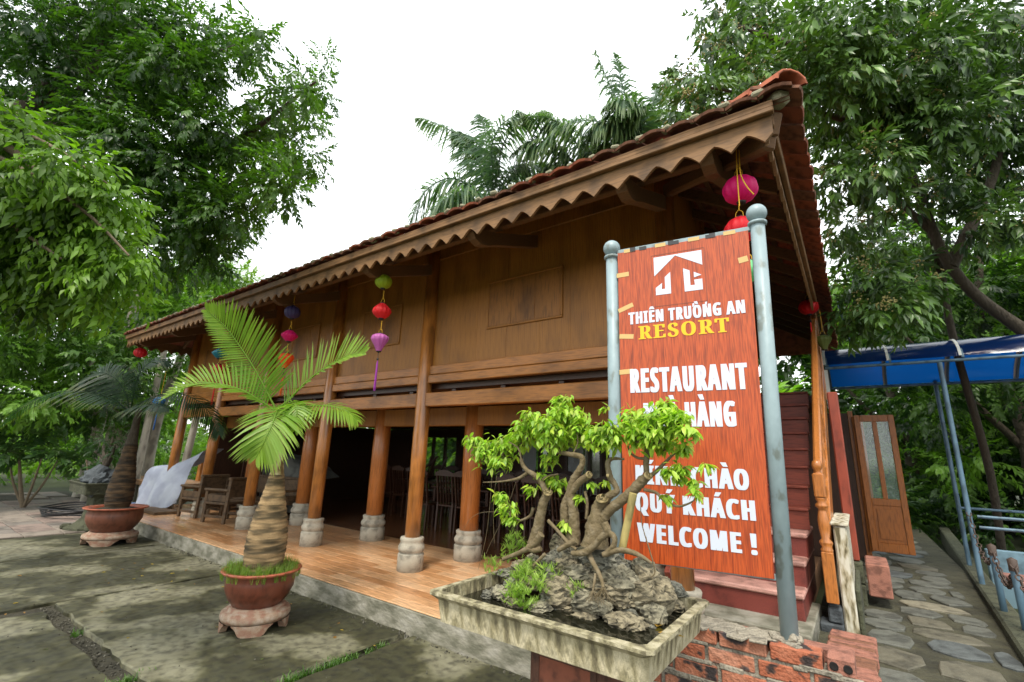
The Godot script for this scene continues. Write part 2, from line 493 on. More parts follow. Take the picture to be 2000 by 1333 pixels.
	# plants
	mat("leaf", Color.WHITE, 0.42, {"vc": true, "back": Color(0.92, 1.0, 0.6)})
	mat("leaf_big", Color.WHITE, 0.38, {"vc": true, "back": Color(0.75, 0.8, 0.5)})
	mat("bark", C8(112, 98, 78), 0.95, {"tex": fine, "scale": Vector3(3, 1, 3), "nrm": nr, "bump": 0.8})
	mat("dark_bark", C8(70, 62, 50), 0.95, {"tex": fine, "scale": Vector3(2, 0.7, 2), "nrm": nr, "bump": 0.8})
	mat("bonsai_bark", C8(124, 111, 86), 0.85, {"tex": noise_tex(121, 0.03, [C8(206, 200, 176), C8(232, 226, 210), G(1.0)], [0.2, 0.5, 0.8], 0, 256, 6), "scale": Vector3(2.5, 2.5, 2.5), "det": fine, "dscale": Vector3(16, 16, 16), "nrm": nf, "bump": 0.6})
	mat("cut_wood", C8(178, 158, 112), 0.9, {"tex": fine, "scale": Vector3(14, 14, 14)})
	mat("stake", C8(166, 150, 92), 0.7, {"tex": blotch, "scale": Vector3(5, 2, 5)})
	var ringt := noise_tex(131, 0.02, [C8(84, 76, 56), C8(118, 104, 80), C8(176, 154, 120), C8(206, 182, 146)], [0.22, 0.42, 0.62, 0.85], 0, 256, 6)
	mat("palm_trunk", C8(226, 214, 196), 0.9, {"tex": ringt, "scale": Vector3(0.45, 3.4, 0.45), "det": fine, "dscale": Vector3(2, 14, 2), "nrm": nr, "bump": 0.3})
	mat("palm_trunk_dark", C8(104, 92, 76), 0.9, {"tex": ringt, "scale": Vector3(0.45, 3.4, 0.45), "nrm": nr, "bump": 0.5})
	var berry := mat("berry", C8(150, 140, 84), 0.7)
	mat("crownshaft", C8(172, 158, 128), 0.7, {"tex": noise_tex(141, 0.02, [C8(150, 130, 96), C8(210, 205, 170), G(1.0)], [0.3, 0.5, 0.8], 0, 256, 5), "scale": Vector3(3, 1.5, 3)})
	mat("pale_trunk", C8(168, 162, 148), 0.9, {"tex": blotch, "scale": Vector3(1, 0.6, 1)})
	mat("rachis", C8(136, 168, 44), 0.5)

func _ready() -> void:
	# camera
	var cam := Camera3D.new()
	cam.name = "camera"
	cam.transform = Transform3D(Basis(Vector3(0.81058198, 0.03486123, -0.58458665), Vector3(0.11382169, 0.96981253, 0.21565779), Vector3(0.57445755, -0.24134696, 0.78214459)).orthonormalized(), CAM)
	cam.fov = 73.05
	cam.near = 0.05
	cam.far = 400.0
	var lens := CameraAttributesPhysical.new()
	lens.exposure_aperture = 2.8
	lens.frustum_focus_distance = 2.7
	lens.frustum_focal_length = 16.2
	cam.attributes = lens
	add_child(cam)
	cam.make_current()
	# sky and exposure
	var env := Environment.new()
	env.background_mode = Environment.BG_SKY
	var sky := ProceduralSkyMaterial.new()
	sky.sky_top_color = Color(0.93, 0.95, 0.96)
	sky.sky_horizon_color = Color(0.95, 0.96, 0.95)
	sky.ground_bottom_color = Color(0.22, 0.24, 0.18)
	sky.ground_horizon_color = Color(0.4, 0.42, 0.36)
	sky.sky_energy_multiplier = 1.0
	sky.sun_angle_max = 1.0
	env.sky = Sky.new()
	env.sky.sky_material = sky
	env.background_energy_multiplier = 1.0
	env.tonemap_mode = Environment.TONE_MAPPER_LINEAR
	env.tonemap_exposure = EXPOSURE
	env.sdfgi_enabled = true
	env.ssao_enabled = true
	env.ssil_enabled = true
	var we := WorldEnvironment.new()
	we.name = "environment"
	we.environment = env
	add_child(we)
	# a soft sun behind thin overcast, from the front right above the viewer
	var sun := DirectionalLight3D.new()
	sun.name = "sun"
	sun.light_energy = 0.5
	sun.light_angular_distance = 14.0
	sun.light_color = Color(1.0, 0.97, 0.92)
	sun.shadow_enabled = true
	sun.rotation = Vector3(deg_to_rad(-58), deg_to_rad(18), 0)
	add_child(sun)
	materials()
	ground_and_yard()
	veranda()
	house()
	roof()
	stairs()
	right_side()
	brick_wall()
	sign_board()
	interior()
	veranda_furniture()
	lanterns()
	potted_palms()
	left_bonsai()
	bonsai()
	trees()
	litter()

const EXPOSURE := 2.5

# ---------- ground, yard, plaza ----------
func slab_poly(x0: float, z0: float, x1: float, z1: float, jag: float, cut := 0.0) -> PackedVector2Array:
	var p := PackedVector2Array()
	var cs := [Vector2(x0, z0), Vector2(x1, z0), Vector2(x1, z1), Vector2(x0, z1)]
	for i in 4:
		var a: Vector2 = cs[i]
		var b: Vector2 = cs[(i + 1) % 4]
		var n := int(clamp(a.distance_to(b) / 0.12, 3, 40))
		for k in n:
			var q := a.lerp(b, float(k) / n)
			var nn := Vector2(b.y - a.y, a.x - b.x).normalized()
			p.append(q + nn * rng.randf_range(-jag, jag * 0.3))
	return p

func slab(s: SurfaceTool, p: PackedVector2Array, top: float, bottom: float, bev := 0.012) -> void:
	var c := Vector2.ZERO
	for q in p: c += q / p.size()
	var C := Vector3(c.x, top, c.y)
	s.set_smooth_group(-1)
	for i in p.size():
		var a := p[i]
		var b := p[(i + 1) % p.size()]
		var a2 := a + (c - a).normalized() * bev
		var b2 := b + (c - b).normalized() * bev
		var A := Vector3(a2.x, top, a2.y)
		var B := Vector3(b2.x, top, b2.y)
		var A1 := Vector3(a.x, top - bev * 0.8, a.y)
		var B1 := Vector3(b.x, top - bev * 0.8, b.y)
		var lo := Vector3(c.x, bottom - 1.0, c.y)
		tri_o(s, C, A, B, lo)
		quad_o(s, A, B, B1, A1, Vector3(c.x, bottom - 0.2, c.y))
		quad_o(s, A1, B1, Vector3(b.x, bottom, b.y), Vector3(a.x, bottom, a.y), Vector3(c.x, (top + bottom) * 0.5, c.y))

func ground_and_yard() -> void:
	rng.seed = 11
	var s := mb()
	quad(s, Vector3(-150, -0.09, 60), Vector3(120, -0.09, 60), Vector3(120, -0.09, -150), Vector3(-150, -0.09, -150))
	tag(part(self, "ground", s, M.ground), "dark green earth under the trees beyond the yard", "ground", "", "structure")
	s = mb()
	boxc(s, Vector3(-12.2, -0.089, -3.25), Vector3(1.4, -0.035, 4.0))
	tag(part(self, "soil", s, M.soil), "dark soil in the cracks between the concrete slabs", "soil", "", "structure")
	var yard := thing("concrete_yard", "mossy grey concrete slabs of the yard in front of the veranda", "yard")
	yard.set_meta("kind", "structure")
	for r in [[-11.3, -3.29, -9.31, 3.4], [-9.26, -3.29, -6.74, 3.4], [-6.68, -3.29, -3.5, -1.5], [-6.45, -1.385, -3.48, 3.4], [-3.4, -3.29, 0.25, 0.2], [-3.4, 0.24, 0.25, 3.4]]:
		s = mb()
		slab(s, slab_poly(r[0], r[1], r[2], r[3], 0.028), 0.0 + rng.randf_range(-0.004, 0.004), -0.06)
		part(yard, "concrete_slab", s, M.slab)
	var gx := []
	var gc := []
	for k in 900:
		var p := Vector3(rng.randf_range(-9.5, -1.0), 0.004, rng.randf_range(-3.2, -0.9))
		var f := k % 3
		if f == 0: p = Vector3(rng.randf_range(-6.7, -3.5), -0.03, -1.44 + rng.randfn() * 0.035)
		if f == 1: p = Vector3(rng.randf_range(-9, -0.8), 0.005, -3.27 + absf(rng.randfn()) * 0.05)
		gx.append(Transform3D(Basis.from_euler(rv(3.0)).scaled(Vector3.ONE * rng.randf_range(0.25, 1.0) * (1.0 if f < 2 else 0.6)), p))
		gc.append(Color(0.03, 0.028, 0.018).lerp(Color(0.14, 0.13, 0.10), pow(rng.randf(), 2.0)))
	var gs := mb()
	box(gs, Vector3.ZERO, Vector3(0.022, 0.014, 0.018), 0.005)
	var gm := mat("grit", Color.WHITE, 0.95, {"vc": true})
	tag(multi(self, "grit", mesh_of(gs), gm, gx, gc), "loose grit and crumbs lying on the slabs and in their cracks", "grit")
	# plaza of square pavers at the far left
	var plaza := thing("tiled_plaza", "pale reddish square pavers of the plaza at the far left", "plaza")
	plaza.set_meta("kind", "structure")
	s = mb()
	boxc(s, Vector3(-20.6, -0.085, -4.2), Vector3(-11.36, -0.012, 4.0))
	part(plaza, "paver_joint", s, M.soil)
	s = mb()
	box(s, Vector3.ZERO, Vector3(0.484, 0.03, 0.484), 0.006)
	var pm := mesh_of(s)
	for i in 18:
		for j in 14:
			if i > 12 and j < 3 and rng.randf() < 0.5: continue
			var t := Transform3D(Basis.from_euler(Vector3(rng.randf_range(-0.006, 0.006), 0, rng.randf_range(-0.006, 0.006))), Vector3(-11.62 - i * 0.5, -0.004 + rng.randf_range(-0.003, 0.003), -3.7 + j * 0.5))
			part(plaza, "paver", pm, M["paver%d" % rng.randi_range(0, 2)], t)
	# weeds in the cracks
	for w in [["weeds", "low green weeds growing in the slab joint before the brick wall", [[-3.45, -2.75, 0.3, 60], [-3.47, -2.4, 0.25, 60], [-3.46, -2.1, 0.2, 40]]], ["weeds", "small weeds sprouting in the wide crack at the lower left", [[-4.3, -1.45, 0.18, 40], [-5.6, -1.46, 0.05, 14], [-4.0, -1.42, 0.15, 30]]]]:
		var xf := []
		var cols := []
		for g in w[2]:
			for k in g[3]:
				var a := rng.randf() * TAU
				xf.append(Transform3D(Basis(Vector3.UP, a) * Basis.from_scale(Vector3.ONE * rng.randf_range(0.4, 1.0)), Vector3(g[0] + rng.randfn() * 0.025, -0.045, g[1] + rng.randf_range(-1, 1) * g[2])))
				cols.append(Color(0.06, 0.15, 0.02).lerp(Color(0.14, 0.27, 0.04), rng.randf()))
		var o := multi(self, w[0], blade_tuft(0.085, 5, 77), M.leaf, xf, cols)
		tag(o, w[1], "weeds")

# a tuft of blades, height h
func blade_tuft(h: float, n: int, seed_: int, wide := 0.1) -> Mesh:
	var r2 := RandomNumberGenerator.new()
	r2.seed = seed_
	var s := mb()
	for i in n:
		var a := TAU * i / n + r2.randf()
		var d := Vector3(cos(a), 0, sin(a))
		var hh := h * r2.randf_range(0.6, 1.1)
		var lean := r2.randf_range(0.15, 0.8)
		var side := Vector3(-d.z, 0, d.x) * h * wide * 0.5
		var p0 := d * h * 0.04
		var p1 := p0 + d * hh * lean * 0.35 + Vector3.UP * hh * 0.6
		var p2 := p0 + d * hh * lean + Vector3.UP * hh * (1.0 - 0.3 * lean)
		s.set_color(G(r2.randf_range(0.8, 1.1)))
		quad(s, p0 - side, p0 + side, p1 + side * 0.8, p1 - side * 0.8)
		tri(s, p1 - side * 0.8, p1 + side * 0.8, p2)
	return mesh_of(s)

# ---------- veranda floor ----------
func veranda() -> void:
	rng.seed = 12
	var v := thing("veranda_floor", "raised veranda floor of orange wood-look tiles with a concrete edge", "veranda")
	v.set_meta("kind", "structure")
	var s := mb()
	boxc(s, Vector3(-13.2, -0.08, -3.38), Vector3(-0.62, 0.196, -3.285), 0.012)
	part(v, "concrete_edge", s, M.kerb)
	s = mb()
	boxc(s, Vector3(-13.2, -0.08, -10.6), Vector3(-0.62, 0.19, -3.384))
	part(v, "screed", s, M.grout)
	s = mb()
	boxc(s, Vector3(-13.19, 0.193, -10.5), Vector3(-1.6, 0.203, -5.55))
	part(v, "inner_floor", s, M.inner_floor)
	var tm := mb()
	box(tm, Vector3.ZERO, Vector3(0.796, 0.012, 0.146), 0.002)
	var mesh := mesh_of(tm)
	for j in 15:
		for i in 16:
			var x := -0.99 - i * 0.8 - (0.4 if j % 2 else 0.0)
			if x < -12.9: continue
			part(v, "floor_tile", mesh, M["floor_tile%d" % rng.randi_range(0, 3)], Transform3D(Basis(), Vector3(x, 0.204, -3.36 - j * 0.15)))

# ---------- the stilt house ----------
var HOUSE: Node3D
var COLX := [-1.27, -4.53, -6.68, -8.72, -10.6, -12.42]

func column(p: Node3D, x: float, z: float, r: float, top: float, m: Material, base_r: float) -> void:
	var s := mb()
	lathe(s, [[0.0, 0.58], [r * 1.0, 0.585], [r * 1.06, 1.6], [r, top], [0.0, top]], Vector3(x, 0, z), 20)
	var c := wpart(p, "column", s, m)
	s = mb()
	var b := base_r
	lathe(s, [[0.0, 0.208], [b, 0.21], [b, 0.395], [b * 0.98, 0.402], [b * 0.88, 0.408], [b * 0.88, 0.418], [b * 0.97, 0.432], [b * 1.02, 0.46], [b * 1.0, 0.49], [b * 0.9, 0.515], [b * 0.86, 0.53], [b * 0.9, 0.55], [b * 0.92, 0.575], [b * 0.86, 0.588], [0.0, 0.59]], Vector3(x, 0, z), 28)
	wpart(c, "column_base", s, M.stone_base).position = Vector3.ZERO

func house() -> void:
	rng.seed = 13
	var h := thing("stilt_house", "long brown wooden stilt house with tiled hip roof and scalloped eaves", "house", Vector3(-6.8, 0.2, -7))
	HOUSE = h
	for x in COLX: column(h, x, -4.24, 0.092, 4.42, M.column_wood, 0.158)
	for x in [-1.9, -4.42, -6.46, -8.58, -10.7]: column(h, x, -5.17, 0.13, 2.34, M.column_wood_back, 0.19)
	var s: SurfaceTool
	# upper wall, bay by bay: planks, a raised panel, rails
	for b in COLX.size() - 1:
		var xr: float = COLX[b]
		var xl: float = COLX[b + 1]
		var w := xr - xl
		var pw: float = min(1.08, w * 0.42)
		var pc: float = (xl + 1.0 + pw * 0.5) if b == 0 else (xl + xr) * 0.5
		var edges := [xl]
		var x := xl
		while x < xr - 0.7:
			x += rng.randf_range(0.38, 0.56)
			edges.append(x)
		edges.append(xr)
		for i in edges.size() - 1:
			s = mb()
			boxc(s, Vector3(edges[i] + 0.0008, 2.72, -4.31), Vector3(edges[i + 1] - 0.0008, 4.46, -4.272 + rng.randf_range(-0.001, 0.001)), 0.0016)
			wpart(h, "wall_plank", s, M.wall_wood)
		# raised panel frame
		s = mb()
		var x0 := pc - pw * 0.5
		var x1 := pc + pw * 0.5
		for q in [[x0, 3.11, x1, 3.135], [x0, 3.705, x1, 3.73]]:
			boxc(s, Vector3(q[0], q[1], -4.268), Vector3(q[2], q[3], -4.25), 0.006)
		for q in [[x0, 3.136, x0 + 0.025, 3.704], [x1 - 0.025, 3.136, x1, 3.704]]:
			boxc(s, Vector3(q[0], q[1], -4.268), Vector3(q[2], q[3], -4.251), 0.006)
		var pf := wpart(h, "panel_frame", s, M.wall_wood)
		for k in 3:
			s = mb()
			boxc(s, Vector3(x0 + 0.027 + k * (pw - 0.054) / 3.0, 3.137, -4.268), Vector3(x0 + 0.025 + (k + 1) * (pw - 0.054) / 3.0, 3.703, -4.259), 0.003)
			wpart(pf, "panel_board", s, M.wall_wood_dark)
			pf.get_child(-1).position = Vector3.ZERO
		var a := xl + 0.085
		var c := xr - 0.085
		for q in [[4.24, 4.46, -4.262, -4.238, "top_rail", "wall_wood_dark"], [2.60, 2.72, -4.32, -4.225, "sill_rail", "beam_wood"], [2.485, 2.592, -4.30, -4.205, "sill_beam", "beam_wood"], [2.18, 2.355, -4.31, -4.19, "lower_beam", "beam_wood"]]:
			s = mb()
			boxc(s, Vector3(a, q[0], q[2]), Vector3(c, q[1], q[3]), 0.008)
			wpart(h, q[4], s, M[q[5]])
	# upper side wall on the right, up to the gallery, and the gallery behind the stairs
	s = mb()
	boxc(s, Vector3(-1.31, 2.6, -5.5), Vector3(-1.23, 4.9, -4.33))
	wpart(h, "side_wall", s, M.wall_wood_dark)
	s = mb()
	boxc(s, Vector3(-1.36, 2.5, -5.62), Vector3(-1.2, 5.0, -5.503), 0.008)
	wpart(h, "corner_post", s, M.wall_wood_dark)
	s = mb()
	boxc(s, Vector3(-2.7, 2.5, -11.0), Vector3(-2.6, 5.6, -5.5))
	boxc(s, Vector3(-2.6, 2.5, -5.62), Vector3(-1.37, 5.2, -5.52))
	wpart(h, "gallery_wall", s, M.inner_wall)
	s = mb()
	boxc(s, Vector3(-12.46, 2.5, -10.9), Vector3(-12.36, 4.8, -4.33))
	wpart(h, "end_wall", s, M.wall_wood_dark)
	s = mb()
	boxc(s, Vector3(-2.6, 2.5, -11.0), Vector3(-12.3, 5.2, -10.9))
	wpart(h, "back_wall", s, M.inner_wall)
	# upper floor deck with joists below
	s = mb()
	boxc(s, Vector3(-12.4, 2.42, -11.0), Vector3(-1.55, 2.50, -4.34))
	wpart(h, "upper_floor", s, M.dark_wood)
	s = mb()
	boxc(s, Vector3(-1.548, 2.48, -11.0), Vector3(-0.3, 2.58, -7.8))
	wpart(h, "gallery_floor", s, M.dark_wood)
	for i in 14:
		s = mb()
		boxc(s, Vector3(-1.75 - i * 0.8, 2.28, -10.9), Vector3(-1.68 - i * 0.8, 2.418, -4.36), 0.006)
		wpart(h, "joist", s, M.dark_wood)
	s = mb()
	boxc(s, Vector3(-12.3, 2.0, -5.24), Vector3(-1.6, 2.275, -5.1), 0.01)
	wpart(h, "second_beam", s, M.wall_wood)
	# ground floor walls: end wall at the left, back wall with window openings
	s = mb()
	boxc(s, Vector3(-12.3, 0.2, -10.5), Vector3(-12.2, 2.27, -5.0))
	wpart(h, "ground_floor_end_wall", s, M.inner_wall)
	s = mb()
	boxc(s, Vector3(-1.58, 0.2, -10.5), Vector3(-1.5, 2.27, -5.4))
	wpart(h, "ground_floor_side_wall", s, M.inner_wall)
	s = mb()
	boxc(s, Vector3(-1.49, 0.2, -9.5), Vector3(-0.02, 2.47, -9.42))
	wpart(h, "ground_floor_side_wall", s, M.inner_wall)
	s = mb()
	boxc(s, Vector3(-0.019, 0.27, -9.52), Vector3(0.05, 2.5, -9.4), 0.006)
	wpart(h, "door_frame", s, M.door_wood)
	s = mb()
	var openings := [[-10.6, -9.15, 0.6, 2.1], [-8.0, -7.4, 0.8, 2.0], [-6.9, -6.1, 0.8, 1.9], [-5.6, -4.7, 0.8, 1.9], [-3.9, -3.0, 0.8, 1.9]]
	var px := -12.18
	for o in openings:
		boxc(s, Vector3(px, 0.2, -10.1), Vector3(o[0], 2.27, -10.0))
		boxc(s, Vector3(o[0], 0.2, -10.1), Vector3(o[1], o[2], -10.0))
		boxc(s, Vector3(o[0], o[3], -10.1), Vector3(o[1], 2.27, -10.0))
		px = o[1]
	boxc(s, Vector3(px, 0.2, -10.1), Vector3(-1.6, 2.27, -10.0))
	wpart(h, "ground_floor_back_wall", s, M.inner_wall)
	for o in openings:
		s = mb()
		for k in 4:
			var fx: float = lerp(o[0], o[1], k / 3.0)
			boxc(s, Vector3(fx - 0.035, o[2], -10.08), Vector3(fx + 0.035, o[3], -9.985), 0.005)
		boxc(s, Vector3(o[0] + 0.036, o[3] - 0.06, -10.07), Vector3(o[1] - 0.036, o[3] - 0.003, -9.99))
		var wf := wpart(h, "window_frame", s, M.dark_wood)
		s = mb()
		boxc(s, Vector3(o[0] + 0.04, o[2] + 0.01, -10.053), Vector3(o[1] - 0.04, o[3] - 0.065, -10.049))
		wpart(wf, "pane", s, M.glass)
		wf.get_child(-1).position = Vector3.ZERO
	for c in [[-6.8, -6.4], [-5.5, -5.1], [-3.8, -3.3]]:
		s = mb()
		for k in 12:
			var xa: float = lerp(c[0], c[1], k / 12.0)
			var xb: float = lerp(c[0], c[1], (k + 1) / 12.0)
			var za := -9.9 + 0.03 * (k % 2)
			var zb := -9.9 + 0.03 * ((k + 1) % 2)
			s.set_smooth_group(0)
			quad(s, Vector3(xa, 0.7, za), Vector3(xb, 0.7, zb), Vector3(xb, 2.0, zb), Vector3(xa, 2.0, za))
		wpart(h, "curtain", s, M.curtain)

# ---------- roof ----------
const EY := 3.95
const EZ := -3.0
const EXR := -0.05
const EXL := -13.05
const SL := 0.6
const RZ := -7.1

func scallop(x0: float, x1: float, y_top: float, y_mid: float, amp: float, period: float) -> PackedVector2Array:
	var p := PackedVector2Array()
	var n := int((x1 - x0) / period * 8.0)
	p.append(Vector2(x0, y_top))
	for i in n + 1:
		var t := float(i) / n
		var x: float = lerp(x0, x1, t)
		var ph := fposmod((x - x0) / period, 1.0)
		var w := absf(ph * 2.0 - 1.0)
		p.append(Vector2(x, y_mid + amp * (1.0 - 2.0 * pow(w, 1.35))))
	p.append(Vector2(x1, y_top))
	return p

func roof_tile_mesh() -> Mesh:
	# x across, -z up the slope, butt end at z = 0
	var s := mb()
	var prof := []
	for k in 5:
		var u: float = k / 4.0
		prof.append(Vector2(-0.097 + 0.194 * u, 0.026 * sin(u * PI)))
	for k in 4:
		var a: Vector2 = prof[k]
		var b: Vector2 = prof[k + 1]
		var dn := Vector3(0, -0.02, 0)
		var A := Vector3(a.x, a.y, 0.0); var B := Vector3(b.x, b.y, 0.0)
		var A2 := Vector3(a.x, a.y, -0.3); var B2 := Vector3(b.x, b.y, -0.3)
		s.set_smooth_group(0)
		quad(s, A, B, B2, A2)
		s.set_smooth_group(1)
		quad(s, B + dn, A + dn, A2 + dn, B2 + dn)
		s.set_smooth_group(-1)
		quad(s, A + dn, B + dn, B, A)
	for e in [0, 4]:
		var a: Vector2 = prof[e]
		var A := Vector3(a.x, a.y, 0)
		quad_o(s, A, A + Vector3(0, 0, -0.3), A + Vector3(0, -0.02, -0.3), A + Vector3(0, -0.02, 0), Vector3(0, 0, -0.15))
	return mesh_of(s)

func roof() -> void:
	rng.seed = 14
	var h := HOUSE
	var s := mb(-1)
	# boarding under the tiles: front, back, left and right slopes; the right overhang is left to bare tiles
	var th := Vector3(0, -0.03, 0)
	var y := func(d: float) -> float: return EY - 0.05 + SL * d
	var rb := EZ - 2.0 * (EZ - RZ)
	var run := EZ - RZ
	var A := Vector3(EXL, y.call(0), EZ); var B := Vector3(EXR, y.call(0), EZ)
	var Cc := Vector3(EXR - run, y.call(run), RZ); var D := Vector3(EXL + run, y.call(run), RZ)
	var E := Vector3(EXL, y.call(0), rb); var F := Vector3(EXR, y.call(0), rb)
	var o := Vector3(-6.5, 2.0, RZ)
	for q in [[A, B, Cc, D], [F, E, D, Cc]]:
		quad_o(s, q[0], q[1], q[2], q[3], o)
		quad_o(s, q[0] + th, q[1] + th, q[2] + th, q[3] + th, Vector3(-6.5, 20, RZ))
	tri_o(s, E, A, D, o)
	tri_o(s, E + th, A + th, D + th, Vector3(-6.5, 20, RZ))
	# right slope above the overhang
	var k := 1.4
	var r1 := Vector3(EXR - k, y.call(k), EZ - k); var r2 := Vector3(EXR - k, y.call(k), rb + k)
	tri_o(s, r1, r2, Cc, o)
	tri_o(s, r1 + th, r2 + th, Cc + th, Vector3(-6.5, 20, RZ))
	var sheet := wpart(h, "roof", s, M.roof_tile1)
	var base := Vector3.ZERO
	var tm := roof_tile_mesh()
	var spots := []
	for i in 65:
		spots.append([Transform3D(Basis(Vector3.RIGHT, atan(SL) * 0.8), Vector3(EXR - 0.1 - i * 0.2, EY + rng.randf_range(-0.008, 0.008), EZ + 0.04 + rng.randf_range(-0.015, 0.015)))])
	for c in 7:
		var d := 0.215 * c
		for j in 41:
			var z := EZ - 0.1 - j * 0.2
			if z > EZ - d - 0.02 or z < rb + d: continue
			var bs := Basis(Vector3.UP, PI / 2) * Basis(Vector3.RIGHT, atan(SL) * 0.8)
			spots.append([Transform3D(bs, Vector3(EXR - d + 0.03 + rng.randf_range(-0.01, 0.01), EY + SL * d + rng.randf_range(-0.005, 0.005), z))])
	for q in spots: q.append((q[0].origin as Vector3).distance_to(CAM))
	spots.sort_custom(func(a, b): return a[1] < b[1])
	var rest := mb()
	for i in spots.size():
		if i < 300:
			part(sheet, "roof_tile", tm, M["roof_tile%d" % rng.randi_range(0, 2)], spots[i][0])
		else:
			rest.append_from(tm, 0, spots[i][0])
	var ro := MeshInstance3D.new()
	ro.name = "far_roof_tiles"
	ro.mesh = rest.commit()
	ro.material_override = M.roof_tile1
	sheet.add_child(ro, true)
	stuff(ro)
	# mortar lumps along the eave and the hip cap at the near corner
	s = mb()
	for i in 64:
		var x := EXR - 0.2 - i * 0.2
		box(s, Vector3(x, EY + 0.022, EZ + 0.015), Vector3(0.07, 0.035, 0.07) * rng.randf_range(0.7, 1.2), 0.012, Basis.from_euler(rv(0.3)))
	stuff(wpart(sheet, "eave_mortar", s, M.roof_mortar)).position = Vector3.ZERO
	for i in 6:
		s = mb(0)
		var dv := Vector3(-1, SL, -1)
		var p0 := Vector3(EXR - 0.0, EY + 0.03, EZ + 0.02) + dv * 0.19 * i
		var p1 := p0 + dv * 0.215 + Vector3(0, -0.012, 0)
		var side := Vector3(1, 0, -1).normalized()
		for m in 6:
			var a0 := PI * m / 6.0
			var a1 := PI * (m + 1) / 6.0
			for rr in [[0.115, 0.10, false], [0.095, 0.08, true]]:
				var u0 := side * cos(a0) + Vector3.UP * sin(a0) * 0.8
				var u1 := side * cos(a1) + Vector3.UP * sin(a1) * 0.8
				var qa: Array = [p0 + u0 * rr[0], p0 + u1 * rr[0], p1 + u1 * rr[1], p1 + u0 * rr[1]]
				if rr[2]: quad_o(s, qa[0], qa[1], qa[2], qa[3], p0 + Vector3.UP)
				else: quad_o(s, qa[0], qa[1], qa[2], qa[3], (p0 + p1) * 0.5)
			quad_o(s, p0 + (side * cos(a0) + Vector3.UP * sin(a0) * 0.8) * 0.115, p0 + (side * cos(a1) + Vector3.UP * sin(a1) * 0.8) * 0.115, p0 + (side * cos(a1) + Vector3.UP * sin(a1) * 0.8) * 0.095, p0 + (side * cos(a0) + Vector3.UP * sin(a0) * 0.8) * 0.095, p1)
		wpart(sheet, "hip_tile", s, M.roof_tile0).position = Vector3.ZERO
	s = mb()
	box(s, Vector3(EXR - 0.09, EY + 0.0, EZ - 0.08), Vector3(0.12, 0.10, 0.12), 0.03, Basis(Vector3.UP, PI / 4))
	wpart(sheet, "corner_mortar", s, M.roof_mortar).position = Vector3.ZERO
	# fascia boards and scalloped valances on the front, right and left eaves
	s = mb()
	boxc(s, Vector3(EXL + 0.06, EY - 0.115, EZ - 0.05), Vector3(EXR - 0.12, EY - 0.03, EZ - 0.002), 0.006)
	wpart(h, "fascia_board", s, M.grey_wood)
	s = mb()
	prism(s, scallop(EXL + 0.1, EXR - 0.14, 3.84, 3.70, 0.045, 0.205), Vector3(0, 0, EZ - 0.052), Vector3.RIGHT, Vector3.UP, Vector3(0, 0, -0.025))
	wpart(h, "scalloped_valance", s, M.grey_wood)
	s = mb()
	boxc(s, Vector3(EXR - 0.17, EY - 0.17, rb + 0.06), Vector3(EXR - 0.13, EY - 0.02, EZ - 0.08), 0.006)
	wpart(h, "side_fascia", s, M.grey_wood)
	s = mb()
	prism(s, scallop(-EZ + 0.1, -rb - 0.1, 3.80, 3.70, 0.045, 0.205), Vector3(EXR - 0.172, 0, 0), Vector3(0, 0, -1), Vector3.UP, Vector3(-0.022, 0, 0))
	wpart(h, "side_valance", s, M.grey_wood)
	s = mb()
	boxc(s, Vector3(EXL + 0.02, EY - 0.17, rb + 0.06), Vector3(EXL + 0.06, EY - 0.03, EZ - 0.056), 0.006)
	wpart(h, "side_fascia", s, M.grey_wood)
	s = mb()
	prism(s, scallop(-EZ + 0.1, -rb - 0.1, 3.78, 3.70, 0.045, 0.205), Vector3(EXL + 0.062, 0, 0), Vector3(0, 0, -1), Vector3.UP, Vector3(0.022, 0, 0))
	wpart(h, "side_valance", s, M.grey_wood)
	# rafters and battens under the overhangs
	for i in 12:
		var z := EZ - 1.1 - i * 0.55
		s = mb()
		bar(s, Vector3(EXR - 0.2, EY - 0.15 + SL * 0.12, z), Vector3(EXR - min(2.1, EZ - z - 0.1), EY - 0.15 + SL * (min(2.1, EZ - z - 0.1) - 0.08), z), 0.05, 0.11, 0.006)
		wpart(h, "rafter", s, M.rafter_wood)
		s = mb()
		bar(s, Vector3(EXL + 0.2, EY - 0.17 + SL * 0.14, z), Vector3(EXL + 1.1, EY - 0.17 + SL * 1.04, z), 0.05, 0.11, 0.006)
		wpart(h, "rafter", s, M.rafter_wood)
	for i in 22:
		var x := EXR - 0.9 - i * 0.55
		s = mb()
		bar(s, Vector3(x, EY - 0.16 + SL * 0.12, EZ - 0.12), Vector3(x, EY - 0.16 + SL * 1.6, EZ - 1.6), 0.05, 0.11, 0.006)
		wpart(h, "rafter", s, M.rafter_wood)
	for i in 6:
		var d := 0.22 + i * 0.215
		s = mb()
		bar(s, Vector3(EXR - d, EY - 0.075 + SL * d, EZ - d - 0.03), Vector3(EXR - d, EY - 0.075 + SL * d, rb + d), 0.045, 0.025)
		wpart(h, "batten", s, M.rafter_wood)
	# the hip rafter at the near corner
	s = mb()
	bar(s, Vector3(EXR - 0.12, EY - 0.14, EZ - 0.12), Vector3(EXR - 2.4, EY - 0.14 + SL * 2.28, EZ - 2.4), 0.08, 0.15, 0.01)
	wpart(h, "hip_rafter", s, M.rafter_wood)
